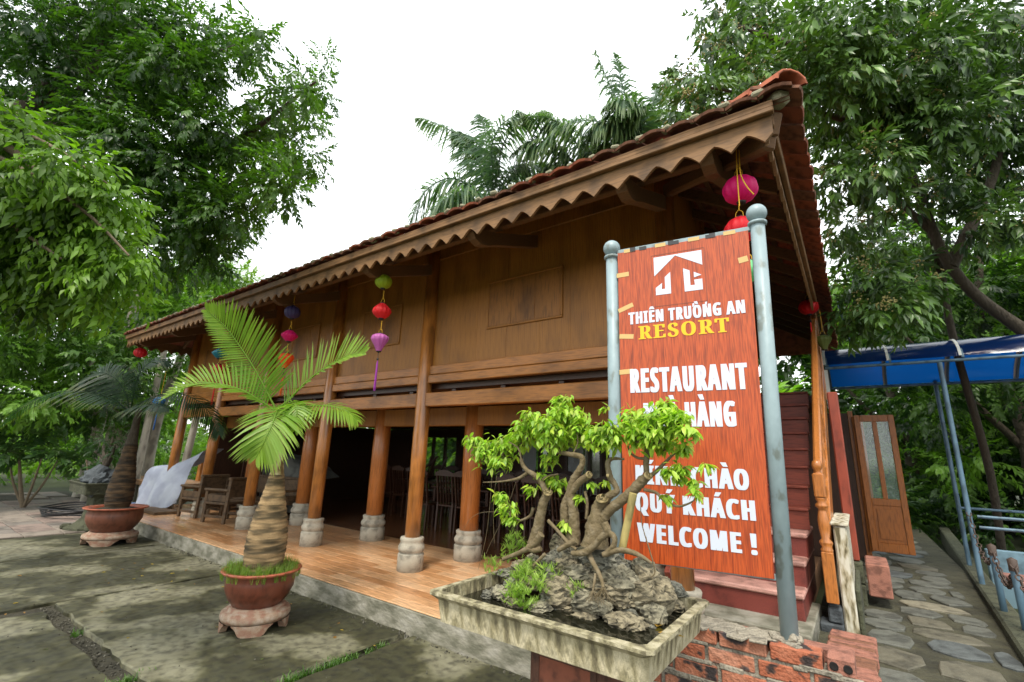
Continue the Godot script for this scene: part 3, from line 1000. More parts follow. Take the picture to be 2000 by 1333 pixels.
	# bracket beams with rounded noses that carry the eave
	for x in [-0.62, -1.27, -2.85, -4.53, -6.68, -8.72, -10.6, -12.42]:
		s = mb()
		var p := PackedVector2Array()
		for q in [[-1.3, 4.1], [-1.3, 4.26], [-0.35, 3.88], [0.0, 3.80], [0.02, 3.74], [-0.03, 3.68], [-0.12, 3.655], [-0.22, 3.68], [-0.4, 3.76]]:
			p.append(Vector2(q[0], q[1]))
		prism(s, p, Vector3(x - 0.045, 0, EZ - 0.12), Vector3(0, 0, 1), Vector3.UP, Vector3(0.09, 0, 0))
		wpart(h, "bracket_beam", s, M.rafter_wood)
	s = mb()
	bar(s, Vector3(EXR - 0.16, 3.72, EZ - 0.16), Vector3(-1.27, 4.25, -4.24), 0.09, 0.13, 0.02)
	wpart(h, "corner_bracket", s, M.rafter_wood)
	# purlin along the front eave
	s = mb()
	bar(s, Vector3(EXL + 0.6, 4.0, EZ - 0.55), Vector3(EXR - 0.7, 4.0, EZ - 0.55), 0.08, 0.08, 0.01)
	wpart(h, "eave_purlin", s, M.rafter_wood)

# ---------- stairs ----------
func turned_post(s: SurfaceTool, x: float, y0: float, y1: float, z: float, w: float) -> void:
	var H := y1 - y0
	box(s, Vector3(x, y0 + H * 0.17, z), Vector3(w, H * 0.34, w), 0.006)
	var r := w * 0.5
	lathe(s, [[r * 0.95, 0.34], [r * 1.1, 0.355], [r * 0.8, 0.37], [r * 1.15, 0.40], [r * 1.15, 0.41], [r * 0.7, 0.43], [r * 0.95, 0.50], [r * 1.0, 0.56], [r * 0.75, 0.62], [r * 0.6, 0.64], [r * 1.1, 0.655], [r * 1.1, 0.67], [r * 0.65, 0.69], [r * 1.0, 0.71], [r * 0.95, 0.72]].map(func(q): return [q[0], q[1] * H]), Vector3(x, y0, z), 18)
	box(s, Vector3(x, y0 + H * 0.81, z), Vector3(w, H * 0.18, w), 0.012)
	lathe(s, [[r * 0.6, 0.90], [r * 0.5, 0.915], [r * 0.85, 0.935], [r * 0.98, 0.96], [r * 0.8, 0.985], [r * 0.35, 1.0], [0.0, 1.003]].map(func(q): return [q[0], q[1] * H]), Vector3(x, y0, z), 18)

func stairs() -> void:
	rng.seed = 15
	var st := thing("staircase", "dark red stairs up to the upper floor with orange turned railing", "stairs", Vector3(-0.9, 0.2, -5.2))
	var s := mb()
	boxc(s, Vector3(-1.62, 0.1, -5.4), Vector3(-0.40, 0.40, -4.36), 0.01)
	wpart(st, "landing_slab", s, M.kerb)
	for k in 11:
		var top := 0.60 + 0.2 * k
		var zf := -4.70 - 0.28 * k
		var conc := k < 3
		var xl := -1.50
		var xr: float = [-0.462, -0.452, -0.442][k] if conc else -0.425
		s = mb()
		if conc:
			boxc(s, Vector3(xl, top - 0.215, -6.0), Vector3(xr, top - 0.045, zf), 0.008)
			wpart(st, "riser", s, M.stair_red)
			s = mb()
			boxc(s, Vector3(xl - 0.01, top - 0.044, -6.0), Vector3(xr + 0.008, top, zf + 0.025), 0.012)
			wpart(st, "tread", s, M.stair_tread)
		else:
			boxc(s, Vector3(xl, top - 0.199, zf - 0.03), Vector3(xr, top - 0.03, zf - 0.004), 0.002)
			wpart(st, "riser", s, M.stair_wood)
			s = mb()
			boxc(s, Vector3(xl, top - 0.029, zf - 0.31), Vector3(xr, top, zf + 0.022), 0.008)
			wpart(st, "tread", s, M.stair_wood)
	# left string
	s = mb()
	bar(s, Vector3(-1.53, 0.5, -4.7), Vector3(-1.53, 2.5, -7.5), 0.05, 0.26, 0.005)
	wpart(st, "string_board", s, M.stair_wood)
	# railing: newel, handrail, balusters, string board
	s = mb()
	turned_post(s, -0.285, 0.49, 1.66, -5.1, 0.088)
	wpart(st, "newel_post", s, M.rail_wood)
	var a := Vector3(-0.285, 1.50, -5.12)
	var b := Vector3(-0.255, 3.62, -7.62)
	s = mb()
	bar(s, a, b, 0.07, 0.075, 0.015)
	wpart(st, "handrail", s, M.rail_wood)
	s = mb()
	bar(s, a + Vector3(0.012, -0.86, -0.04), b + Vector3(0.012, -0.86, 0), 0.045, 0.30, 0.006)
	wpart(st, "string_board", s, M.rail_wood)
	for i in 11:
		var t := (i + 0.7) / 11.5
		var p := a.lerp(b, t)
		s = mb()
		var y0 := p.y - 0.74
		lathe(s, [[0.02, 0.0], [0.02, 0.14], [0.026, 0.15], [0.015, 0.17], [0.026, 0.26], [0.018, 0.44], [0.026, 0.46], [0.02, 0.5], [0.02, 0.72]], Vector3(p.x, y0, p.z), 10)
		wpart(st, "baluster", s, M.rail_wood)
	s = mb()
	boxc(s, Vector3(-0.30, 2.5, -7.75), Vector3(-0.21, 3.75, -7.66), 0.01)
	wpart(st, "newel_post", s, M.rail_wood)

func flag_outline(cx: float, cz: float, rx: float, rz: float) -> PackedVector2Array:
	var p := PackedVector2Array()
	var n := rng.randi_range(7, 10)
	var ph := rng.randf() * TAU
	for k in n:
		var a := ph + TAU * (k + rng.randf_range(-0.25, 0.25)) / n
		var r := rng.randf_range(0.82, 1.06)
		var e := pow(pow(absf(cos(a)), 3.2) + pow(absf(sin(a)), 3.2), -1.0 / 3.2)
		p.append(Vector2(cx + cos(a) * rx * r * e, cz + sin(a) * rz * r * e))
	return p

func right_side() -> void:
	rng.seed = 16
	var s: SurfaceTool
	# white stained wall under the stair railing, the dark footing stones before it
	s = mb()
	boxc(s, Vector3(-0.226, 0.2, -6.25), Vector3(-0.128, 1.10, -5.17), 0.012)
	var w := thing("stair_wall", "white water-stained wall end under the stair railing", "wall", Vector3(-0.2, 0.2, -5.7))
	wpart(w, "plaster", s, M.stained_wall)
	s = mb()
	boxc(s, Vector3(-0.245, 1.102, -6.25), Vector3(-0.11, 1.13, -5.155), 0.008)
	wpart(w, "coping", s, M.stained_wall)
	s = mb()
	boxc(s, Vector3(-0.40, 0.2, -5.28), Vector3(-0.23, 0.33, -5.07), 0.012)
	boxc(s, Vector3(-0.33, 0.333, -5.27), Vector3(-0.23, 0.45, -5.09), 0.012)
	wpart(w, "footing_stone", s, M.dark_stone)
	s = mb()
	boxc(s, Vector3(-0.126, 0.2, -6.22), Vector3(-0.09, 0.60, -5.2), 0.03)
	wpart(w, "mossy_footing", s, M.mossy)
	# red pillar on a concrete block
	var rp := thing("red_pillar", "leaning-looking red painted pillar on a grey block beside the stairs", "pillar", Vector3(-0.12, 0.28, -6.3))
	s = mb()
	boxc(s, Vector3(-0.175, 0.67, -6.37), Vector3(-0.075, 2.42, -6.27), 0.012)
	wpart(rp, "shaft", s, M.red_pillar)
	for k in 2:
		s = mb()
		boxc(s, Vector3(-0.19, 0.25 + k * 0.21, -6.4), Vector3(-0.055, 0.455 + k * 0.21, -6.24), 0.014)
		wpart(rp, "block", s, M.mossy)
	# brick step below the glazed doors
	var bs := thing("brick_step", "low red brick step beside the pillar block", "step", Vector3(0.05, 0.28, -6.6))
	for k in 3:
		s = mb()
		boxc(s, Vector3(-0.035, 0.36, -6.42 - k * 0.2), Vector3(0.155, 0.665, -6.235 - k * 0.2), 0.012)
		wpart(bs, "brick", s, M["brick_clean"])
	# glazed doors
	for d in 2:
		var dr := thing("glazed_door", ["orange wooden door leaf with two tall panes, standing open", "narrow wooden door leaf behind the open one, seen almost edge on"][d], "door", [Vector3(0.06, 0.40, -9.3), Vector3(0.05, 0.38, -9.32)][d], "", [0.0, 1.36][d])
		var W := 0.5
		var H := 2.02
		for q in [[0.0, 0.0, 0.075, H, "stile"], [W - 0.075, 0.0, W, H, "stile"], [0.0765, H - 0.1, W - 0.0765, H - 0.001, "rail"], [0.0765, 0.0, W - 0.0765, 0.13, "rail"], [0.0765, 0.66, W - 0.0765, 0.76, "rail"], [W * 0.5 - 0.03, 0.7615, W * 0.5 + 0.03, H - 0.1015, "mullion"]]:
			s = mb()
			boxc(s, Vector3(q[0], q[1], -0.022), Vector3(q[2], q[3], 0.022), 0.005)
			part(dr, q[4], s, M.door_wood)
		s = mb()
		boxc(s, Vector3(0.077, 0.131, -0.012), Vector3(W - 0.077, 0.659, 0.008), 0.003)
		boxc(s, Vector3(0.12, 0.18, 0.009), Vector3(W - 0.12, 0.61, 0.02), 0.009)
		part(dr, "panel", s, M.door_wood)
		for g in 2:
			s = mb()
			var gx := 0.077 + g * (W * 0.5 - 0.047)
			boxc(s, Vector3(gx, 0.762, -0.004), Vector3(gx + W * 0.5 - 0.109, H - 0.102, 0.0), 0.0)
			part(dr, "pane", s, M.glass)
	# the flagstone path
	var pt := thing("stone_path", "flagstone path of grey and tan slabs beside the stairs", "path")
	pt.set_meta("kind", "structure")
	s = mb()
	boxc(s, Vector3(-0.44, -0.08, -16), Vector3(1.06, 0.262, -4.0))
	part(pt, "path_bed", s, M.path_ground)
	s = mb()
	boxc(s, Vector3(-0.44, -0.08, -3.998), Vector3(1.06, 0.256, -1.2))
	part(pt, "path_bed", s, M.path_ground)
	var z := -4.1
	while z > -13.5:
		var dz: float = rng.randf_range(0.32, 0.5) * (1.0 if z > -9.0 else 1.5)
		var x := -0.12 if z > -6.0 else 0.16
		if z < -6.9: x = -0.1
		while x < 0.74:
			var dx: float = min(rng.randf_range(0.28, 0.6), 0.82 - x)
			if dx < 0.14: break
			s = mb()
			slab(s, flag_outline(x + dx * 0.5, z - dz * 0.5 + rng.randf_range(-0.03, 0.03), dx * 0.46, dz * 0.45), 0.278 + rng.randf_range(-0.004, 0.006), 0.25, 0.01)
			var f := rng.randf()
			part(pt, "flagstone", s, M["flag%d" % (0 if f < 0.42 else (1 if f < 0.66 else (2 if f < 0.9 else 3)))])
			x += dx
		z -= dz
	# kerb wall with posts and chain
	var kw := thing("kerb_wall", "low mossy concrete kerb wall along the right of the path", "kerb", Vector3(1.2, 0.2, -8))
	s = mb()
	bar(s, Vector3(0.655, 0.17, -1.0), Vector3(1.48, 0.17, -15.0), 0.17, 0.36, 0.02)
	wpart(kw, "kerb_stone", s, M.mossy)
	var tops := []
	for q in [[0.97, -6.6, "nearer", 0.93], [0.985, -5.95, "nearest", 0.9]]:
		var bo := thing("chain_post", "rusty grey pipe post holding the chain, the %s of two" % ("farther" if q[2] == "nearer" else "nearer"), "post", Vector3(q[0], 0.34, q[1]), "chain posts on the kerb wall")
		s = mb()
		lathe(s, [[0.0, 0.0], [0.026, 0.001], [0.026, q[3] - 0.36], [0.0, q[3] - 0.35]], Vector3.ZERO, 14)
		part(bo, "pipe", s, M.blue_pipe)
		s = mb()
		lathe(s, [[0.031, q[3] - 0.44], [0.033, q[3] - 0.35], [0.0, q[3] - 0.33]], Vector3.ZERO, 14)
		part(bo, "cap", s, M.chain)
		tops.append(Vector3(q[0], q[3] - 0.03, q[1]))
	var ch := thing("chain", "rusty chain sagging between the pipe posts", "chain", Vector3(1.06, 0.6, -6.6))
	var links := [[Vector3(1.03, 1.15, -7.95), tops[0], 0.32], [tops[0], tops[1], 0.26], [tops[1], Vector3(0.98, 0.85, -4.8), 0.25]]
	s = mb()
	for l in links:
		for i in 22:
			var t := (i + 0.5) / 22.0
			var p: Vector3 = (l[0] as Vector3).lerp(l[1], t) - Vector3(0, l[2] * 4.0 * t * (1.0 - t), 0)
			var t2 := t + 0.01
			var p2: Vector3 = (l[0] as Vector3).lerp(l[1], t2) - Vector3(0, l[2] * 4.0 * t2 * (1.0 - t2), 0)
			var d := (p2 - p).normalized()
			var n := Vector3.UP if i % 2 else Vector3.RIGHT
			n = (n - d * n.dot(d)).normalized()
			var pts := []
			for k in 9:
				var a := TAU * k / 8.0
				pts.append(p + d * cos(a) * 0.034 + n * sin(a) * 0.02)
			tube(s, pts, 0.0065, 5, false)
	wpart(ch, "links", s, M.chain)
	# blue canopy on pipe posts
	var cp := thing("blue_canopy", "curved translucent blue canopy on blue pipe posts beside the stairs", "canopy", Vector3(1.0, 0.3, -8.5))
	var zf := -7.95
	var zb := -9.35
	var arc := []
	for i in 13:
		var t := i / 12.0
		arc.append(Vector2(lerp(zf, zb, pow(t, 1.3)), lerp(3.03, 2.90, t) + 0.36 * pow(sin(PI * t), 0.75)))
	for k in 5:
		s = mb()
		var xa := -0.2 + k * 0.72
		for i in 12:
			quad(s, Vector3(xa, arc[i].y, arc[i].x), Vector3(xa + 0.716, arc[i].y, arc[i].x), Vector3(xa + 0.716, arc[i + 1].y, arc[i + 1].x), Vector3(xa, arc[i + 1].y, arc[i + 1].x))
		wpart(cp, "roof_sheet", s, M.blue_sheet)
		s = mb()
		var pts := []
		for q in arc: pts.append(Vector3(xa, q.y + 0.006, q.x))
		for i in 12: bar(s, pts[i], pts[i + 1], 0.03, 0.012)
		wpart(cp, "rib", s, M.rib_white)
		s = mb()
		pts = []
		for q in arc: pts.append(Vector3(xa + 0.02, q.y - 0.022, q.x))
		for i in 12: bar(s, pts[i], pts[i + 1], 0.025, 0.025)
		wpart(cp, "hoop", s, M.blue_pipe)
	for q in [[zf - 0.03, 2.985], [zb + 0.03, 2.87], [(zf + zb) * 0.5, 3.26]]:
		s = mb()
		tube(s, [Vector3(-0.2, q[1], q[0]), Vector3(3.4, q[1], q[0])], 0.02, 8)
		wpart(cp, "purlin", s, M.blue_pipe)
	for x in [1.08, 3.3]:
		for q in [[zf, 2.96], [zb, 2.98]]:
			s = mb()
			tube(s, [Vector3(x - (0.05 if q[0] == zf else -0.04), 0.3, q[0]), Vector3(x - (0.05 if q[0] == zf else -0.04), q[1], q[0])], 0.027, 10)
			wpart(cp, "post", s, M.blue_pipe)
	for q in [[zf, 1.09], [zf, 0.97], [zb, 1.1]]:
		s = mb()
		tube(s, [Vector3(1.1, q[1], q[0]), Vector3(3.28, q[1], q[0])], 0.018, 8)
		wpart(cp, "guard_rail", s, M.blue_pipe)
	# bracket that carries the left end of the canopy
	s = mb()
	bar(s, Vector3(-0.2, 2.4, -7.98), Vector3(-0.2, 2.96, -7.98), 0.05, 0.05)
	wpart(cp, "end_post", s, M.rib_white)
	s = mb()
	tube(s, spline([Vector3(0.05, 4.2, -8.4), Vector3(0.12, 3.6, -8.4), Vector3(0.16, 3.42, -8.4), Vector3(0.24, 3.36, -8.4)], 5), 0.014, 8)
	wpart(cp, "bent_stay", s, M.blue_pipe)
	# deck, blue wall and dark void right of the kerb
	var dk := thing("jetty_deck", "pinkish plank deck with a red-brown front beyond the kerb wall", "deck", Vector3(2, 0, -7.8))
	for k in 8:
		s = mb()
		boxc(s, Vector3(1.3, 0.36, -8.64 + k * 0.2), Vector3(4.5, 0.41, -8.445 + k * 0.2), 0.006)
		wpart(dk, "plank", s, M.pink_deck)
	s = mb()
	boxc(s, Vector3(1.29, -0.1, -7.06), Vector3(4.5, 0.40, -7.03))
	wpart(dk, "front_board", s, M.red_brown)
	s = mb()
	boxc(s, Vector3(1.29, -0.1, -9.3), Vector3(6.5, 0.60, -9.2), 0.01)
	tag(wpart(self, "pale_blue_wall", s, M.blue_wall), "low pale blue wall behind the plank deck", "wall")

# ---------- brick wall in front ----------
func brick_wall() -> void:
	rng.seed = 17
	var w := thing("brick_wall", "low unfinished wall of burnt hollow bricks carrying the sign posts", "wall", Vector3(-0.35, 0.0, -2.75))
	var s: SurfaceTool
	var zf := -2.68
	var zb := -2.865
	var xr := -0.10
	var xl := -1.62
	s = mb()
	boxc(s, Vector3(xl, -0.06, zb + 0.01), Vector3(xr - 0.012, 0.735, zf - 0.01))
	wpart(w, "mortar_core", s, M.mortar)
	var ph := 0.066
	for row in 10:
		var y1 := 0.795 - row * 0.0805
		var x := xr - (0.0 if row % 2 == 0 else -0.0)
		var first := true
		while x > xl:
			var ln := 0.205
			if first: ln = 0.1 if row % 2 == 0 else 0.155
			first = false
			var xa: float = max(x - ln, xl)
			s = mb()
			var dz := rng.randf_range(-0.006, 0.004)
			box(s, Vector3((x + xa) * 0.5, y1 - ph * 0.5, zf - 0.05 + dz), Vector3(x - xa, ph, 0.10), 0.005, Basis.from_euler(rv(0.012)))
			var endb := row == 0 and x == xr
			wpart(w, "brick", s, M.brick_clean if endb else M["brick%d" % rng.randi_range(0, 2)])
			if endb:
				for k in 2:
					s = mb()
					lathe(s, [[0.0, 0.0], [0.017, 0.0], [0.017, 0.004], [0.012, 0.003], [0.0, 0.001]], Vector3.ZERO, 14)
					part(w, "brick_hole", s, M.brick_hole, Transform3D(Basis(Vector3.RIGHT, PI / 2), Vector3(xr - 0.026 - k * 0.05, y1 - ph * 0.5, zf + dz + 0.0005) - w.position))
			x = xa - rng.randf_range(0.012, 0.02)
	# back half of the top course and the mortar smeared on it
	var x2 := xr
	while x2 > xl:
		s = mb()
		boxc(s, Vector3(x2 - 0.2, 0.735, zb), Vector3(x2, 0.792 + rng.randf_range(-0.004, 0.004), zf - 0.106), 0.005)
		wpart(w, "brick", s, M.brick_clean)
		x2 -= 0.214
	s = mb()
	for i in 46:
		var c := Vector3(rng.randf_range(xl, xr - 0.16), 0.794, rng.randf_range(zb + 0.03, zf - 0.03))
		box(s, c, Vector3(rng.randf_range(0.06, 0.16), rng.randf_range(0.008, 0.02), rng.randf_range(0.04, 0.1)), 0.004, Basis.from_euler(Vector3(rng.randf_range(-0.06, 0.06), rng.randf() * 3.0, rng.randf_range(-0.06, 0.06))))
	for i in 8:
		box(s, Vector3(-0.36, 0.80, -2.8) + rv(0.05) * Vector3(1, 0.1, 1), Vector3(0.06, 0.03, 0.06) * rng.randf_range(0.6, 1.3), 0.008, Basis.from_euler(rv(0.6)))
	wpart(w, "mortar", s, M.mortar)
	s = mb()
	for row in 10:
		for i in 12:
			box(s, Vector3(rng.randf_range(xl, xr - 0.03), 0.722 - row * 0.0805 + rng.randf_range(-0.006, 0.006), zf - 0.006), Vector3(rng.randf_range(0.06, 0.2), rng.randf_range(0.014, 0.026), 0.018), 0.005, Basis.from_euler(rv(0.05)))
	wpart(w, "mortar_joint", s, M.mortar)
	# lower brick-on-edge coping to the right of the wall
	var cw := thing("brick_coping", "row of red bricks on edge capping the low kerb right of the wall", "kerb", Vector3(-0.1, 0.2, -4.0))
	s = mb()
	boxc(s, Vector3(-0.30, -0.06, -4.75), Vector3(-0.03, 0.315, -2.95), 0.01)
	wpart(cw, "mortar_bed", s, M.mossy)
	for k in 24:
		s = mb()
		var z := -2.97 - k * 0.075
		box(s, Vector3(-0.17 + rng.randf_range(-0.01, 0.01), 0.345 + rng.randf_range(-0.006, 0.006), z - 0.033), Vector3(0.28, 0.066, 0.06), 0.008, Basis.from_euler(rv(0.04)))
		wpart(cw, "brick", s, M.brick_clean if rng.randf() < 0.6 else M.roof_tile2)

# ---------- the sign ----------
func lettering(p: Node, text: String, font_name: String, m: Material, u0: float, u1: float, v0: float, v1: float, zz: float, fat := 0.0, called := "lettering", shear := 0.0, marks := []) -> void:
	var f := SystemFont.new()
	f.font_names = PackedStringArray([font_name])
	f.font_weight = 700
	var t := TextMesh.new()
	var fv := FontVariation.new()
	fv.base_font = f
	fv.spacing_glyph = 9 if fat > 0.0 else 2
	t.text = text
	t.font = fv
	t.font_size = 96
	t.pixel_size = 0.01
	t.depth = 0.03
	t.curve_step = 1.0
	# the capital height is measured on a plain text, so that accents rise above it
	var cap := TextMesh.new()
	cap.text = "H"; cap.font = f; cap.font_size = 96; cap.pixel_size = 0.01; cap.depth = 0.03
	var full := t.get_aabb()
	var ch := cap.get_aabb()
	var s := mb()
	var src := t.surface_get_arrays(0)
	var sx := (u1 - u0 - 2.0 * fat) / full.size.x
	var sy := (v1 - v0) / ch.size.y
	# the base line lies where the plain capital's base would be when both texts are centred alike
	var probe := TextMesh.new()
	probe.text = text + "H"; probe.font = f; probe.font_size = 96; probe.pixel_size = 0.01; probe.depth = 0.03
	var base := ch.position.y

	var va: PackedVector3Array = src[Mesh.ARRAY_VERTEX]
	var ia: PackedInt32Array = src[Mesh.ARRAY_INDEX]
	var copies := 5 if fat > 0.0 else 1
	s.set_smooth_group(-1)
	for c in copies:
		var dx: float = 0.0 if copies == 1 else lerp(-fat, fat, c / 4.0)
		for i in ia.size():
			var q := va[ia[i]]
			var yy := v0 + (q.y - base) * sy
			s.add_vertex(Vector3(u0 + fat + (q.x - full.position.x) * sx + dx + (yy - v0) * shear, yy, zz + (q.z + 0.015) * 0.06 + 0.00012 * c))
	for k in marks:
		# the horn of a Vietnamese letter, a small wedge at the letter's upper right
		var a := Vector3(u0 + (u1 - u0) * k, v1 - (v1 - v0) * 0.12, zz)
		var w := (u1 - u0) * 0.016
		quad(s, a + Vector3(0, 0, 0.0027), a + Vector3(w, 0.004, 0.0027), a + Vector3(w * 1.3, 0.024, 0.0027), a + Vector3(w * 0.25, 0.022, 0.0027))
	part(p, called, s, m)

func sign_board() -> void:
	rng.seed = 18
	var sg := thing("restaurant_sign", "tall red wood-look restaurant sign between two grey posts", "sign", Vector3(-0.349, 0.8, -2.7987), "", atan2(0.1265, 0.992))
	var s: SurfaceTool
	for q in [[0.0, 2.175], [-0.828, 2.12]]:
		s = mb()
		lathe(s, [[0.0, -0.02], [0.039, -0.02], [0.039, q[1]], [0.0, q[1]]], Vector3(q[0], 0, 0), 24)
		var p := part(sg, "post", s, M.post_paint, Transform3D(Basis(Vector3.BACK, -0.0195 if q[0] == 0.0 else 0.002), Vector3.ZERO) if q[0] == 0.0 else Transform3D.IDENTITY)
		s = mb()
		lathe(s, [[0.041, 0.0], [0.05, 0.004], [0.052, 0.012], [0.05, 0.02], [0.036, 0.024]], Vector3(q[0], q[1] - 0.018, 0), 24)
		part(p, "collar", s, M.post_paint)
		s = mb()
		var prof := []
		for k in 15:
			var a := -PI / 2 + PI * (k + 0.6) / 14.6
			prof.append([0.056 * cos(a), 0.056 * sin(a)])
		prof.append([0.0, 0.056])
		lathe(s, prof, Vector3(q[0], q[1] + 0.06, 0), 24)
		part(p, "ball_finial", s, M.post_paint)
	for v in [2.142, 0.262]:
		s = mb()
		boxc(s, Vector3(-0.79, v - 0.014, -0.014), Vector3(-0.038 + v * 0.019, v + 0.014, 0.014), 0.003)
		part(sg, "cross_rail", s, M.post_paint)
	for u in [-0.77, -0.052]:
		s = mb()
		boxc(s, Vector3(u - 0.012, 0.277, -0.014), Vector3(u + 0.012, 2.127, 0.012), 0.003)
		part(sg, "side_rail", s, M.post_paint)
	# the printed panel, a hair bowed
	s = mb()
	prism(s, PackedVector2Array([Vector2(-0.783, 0.252), Vector2(-0.040, 0.257), Vector2(-0.008, 2.128), Vector2(-0.783, 2.128)]), Vector3(0, 0, 0.015), Vector3.RIGHT, Vector3.UP, Vector3(0, 0, 0.006))
	part(sg, "panel", s, M.sign_wood)
	var Z := 0.0215
	# emblem: a square with the roof and two strokes left in the board's colour
	s = mb()
	var u0 := -0.552; var u1 := -0.268; var v0 := 1.80; var v1 := 2.053
	var U := Vector3(u1 - u0, 0, 0); var V := Vector3(0, v1 - v0, 0); var O := Vector3(u0, v0, Z); var Wt := Vector3(0, 0, 0.0012)
	for poly in [[[0.0, 1.0], [0.0, 0.50], [0.46, 0.97], [1.0, 0.62], [1.0, 1.0]], [[0.02, 0.0], [0.02, 0.19], [0.16, 0.30], [0.15, 0.14], [0.22, 0.14], [0.22, 0.44], [0.34, 0.56], [0.34, 0.0]], [[0.62, 0.0], [0.61, 0.60], [0.74, 0.52], [0.74, 0.14], [0.83, 0.14], [0.82, 0.27], [0.98, 0.27], [0.98, 0.0]], [[0.82, 0.33], [0.82, 0.47], [0.97, 0.37]]]:
		var pp := PackedVector2Array()
		for q in poly: pp.append(Vector2(q[0], q[1]))
		prism(s, pp, O, U, V, Wt)
	var em := part(sg, "emblem", s, M.white_print)
	s = mb()
	var e := 0.016
	for q in [[u0 - e, v0 - 0.075, u0 - e + 0.003, v1 + e], [u1 + e - 0.003, v0 - 0.075, u1 + e, v1 + e], [u0 - e + 0.004, v1 + e - 0.003, u1 + e - 0.004, v1 + e], [u0 - e + 0.004, v0 - 0.075, u1 + e - 0.004, v0 - 0.072]]:
		boxc(s, Vector3(q[0], q[1], Z), Vector3(q[2], q[3], Z + 0.0008))
	part(em, "emblem_outline", s, M.outline_print)
	lettering(sg, "THIÊN TRUÒNG AN", "Droid Sans", M.white_print, -0.722, -0.060, 1.628, 1.706, Z, 0.0038, "lettering", 0.0, [0.578, 0.683])
	lettering(sg, "RESORT", "Droid Serif", M.yellow_print, -0.662, -0.148, 1.526, 1.610, Z, 0.003, "lettering", 0.0)
	lettering(sg, "RESTAURANT", "Droid Sans", M.white_print, -0.722, -0.078, 1.196, 1.342, Z, 0.0062)
	lettering(sg, "NHÀ HÀNG", "Droid Sans", M.white_print, -0.648, -0.152, 0.994, 1.132, Z, 0.0062)
	lettering(sg, "KÍNH CHÀO", "Droid Sans", M.white_print, -0.706, -0.116, 0.668, 0.772, Z, 0.0062)
	lettering(sg, "QUÝ KHÁCH", "Droid Sans", M.white_print, -0.712, -0.098, 0.520, 0.618, Z, 0.0062)
	lettering(sg, "WELCOME !", "Droid Sans", M.white_print, -0.706, -0.104, 0.358, 0.456, Z, 0.0062)
	# strips of tape
	for q in [[-0.752, 1.97, 0.08, 0.03, 0.02], [-0.738, 1.742, 0.10, 0.028, 0.35], [-0.738, 1.553, 0.09, 0.03, -0.1], [-0.745, 1.328, 0.085, 0.03, 0.05], [-0.048, 1.95, 0.05, 0.035, 0.15]]:
		s = mb()
		box(s, Vector3(q[0], q[1], Z + 0.0006), Vector3(q[2], q[3], 0.0009), 0.0, Basis(Vector3.BACK, q[4]))
		part(sg, "tape_strip", s, M.tape)
	for k in 7:
		s = mb()
		boxc(s, Vector3(-0.74 + k * 0.1, 2.121, 0.0216), Vector3(-0.74 + k * 0.1 + (0.045 if k % 2 else 0.065), 2.145, 0.023))
		part(sg, "tape_strip", s, M.tape if k % 2 == 0 else M.black_tape)
	for k in 3:
		s = mb()
		boxc(s, Vector3(-0.70 + k * 0.24, 2.1214, 0.0232), Vector3(-0.665 + k * 0.24, 2.150, 0.0242))
		part(sg, "tape_strip", s, M.black_tape)

# ---------- inside the ground floor ----------
func chair_proto() -> Node3D:
	var c := thing("dining_chair", "dark wooden dining chair with slatted back in the dim dining room", "chair", Vector3.ZERO, "dark dining chairs in the ground floor room")
	var s: SurfaceTool
	s = mb(); boxc(s, Vector3(-0.21, 0.43, -0.2), Vector3(0.21, 0.465, 0.22), 0.008); part(c, "seat", s, M.dark_wood)
	for x in [-0.18, 0.18]:
		s = mb(); bar(s, Vector3(x, 0, 0.19), Vector3(x, 0.43, 0.19), 0.035, 0.035); part(c, "leg", s, M.dark_wood)
		s = mb(); bar(s, Vector3(x, 0, -0.21), Vector3(x, 0.5, -0.19), 0.035, 0.035); bar(s, Vector3(x, 0.5, -0.19), Vector3(x, 1.02, -0.27), 0.035, 0.03); part(c, "leg", s, M.dark_wood)
	s = mb()
	prism(s, PackedVector2Array([Vector2(-0.22, 0), Vector2(0.22, 0), Vector2(0.23, 0.05), Vector2(0.1, 0.10), Vector2(0, 0.115), Vector2(-0.1, 0.10), Vector2(-0.23, 0.05)]), Vector3(0, 0.98, -0.285), Vector3.RIGHT, Vector3.UP, Vector3(0, 0, 0.025))
	part(c, "top_rail", s, M.dark_wood)
	for k in 4:
		s = mb(); bar(s, Vector3(-0.1 + k * 0.067, 0.46, -0.19), Vector3(-0.1 + k * 0.067, 0.99, -0.27), 0.028, 0.012); part(c, "back_slat", s, M.dark_wood)
	return c

func copy_of(o: Node3D, label := "") -> Node3D:
	var c: Node3D = o.duplicate()
	c.name = uniq(self, String(o.name).rstrip("0123456789_"))
	add_child(c, true)
	if label: c.set_meta("label", label)
	return c

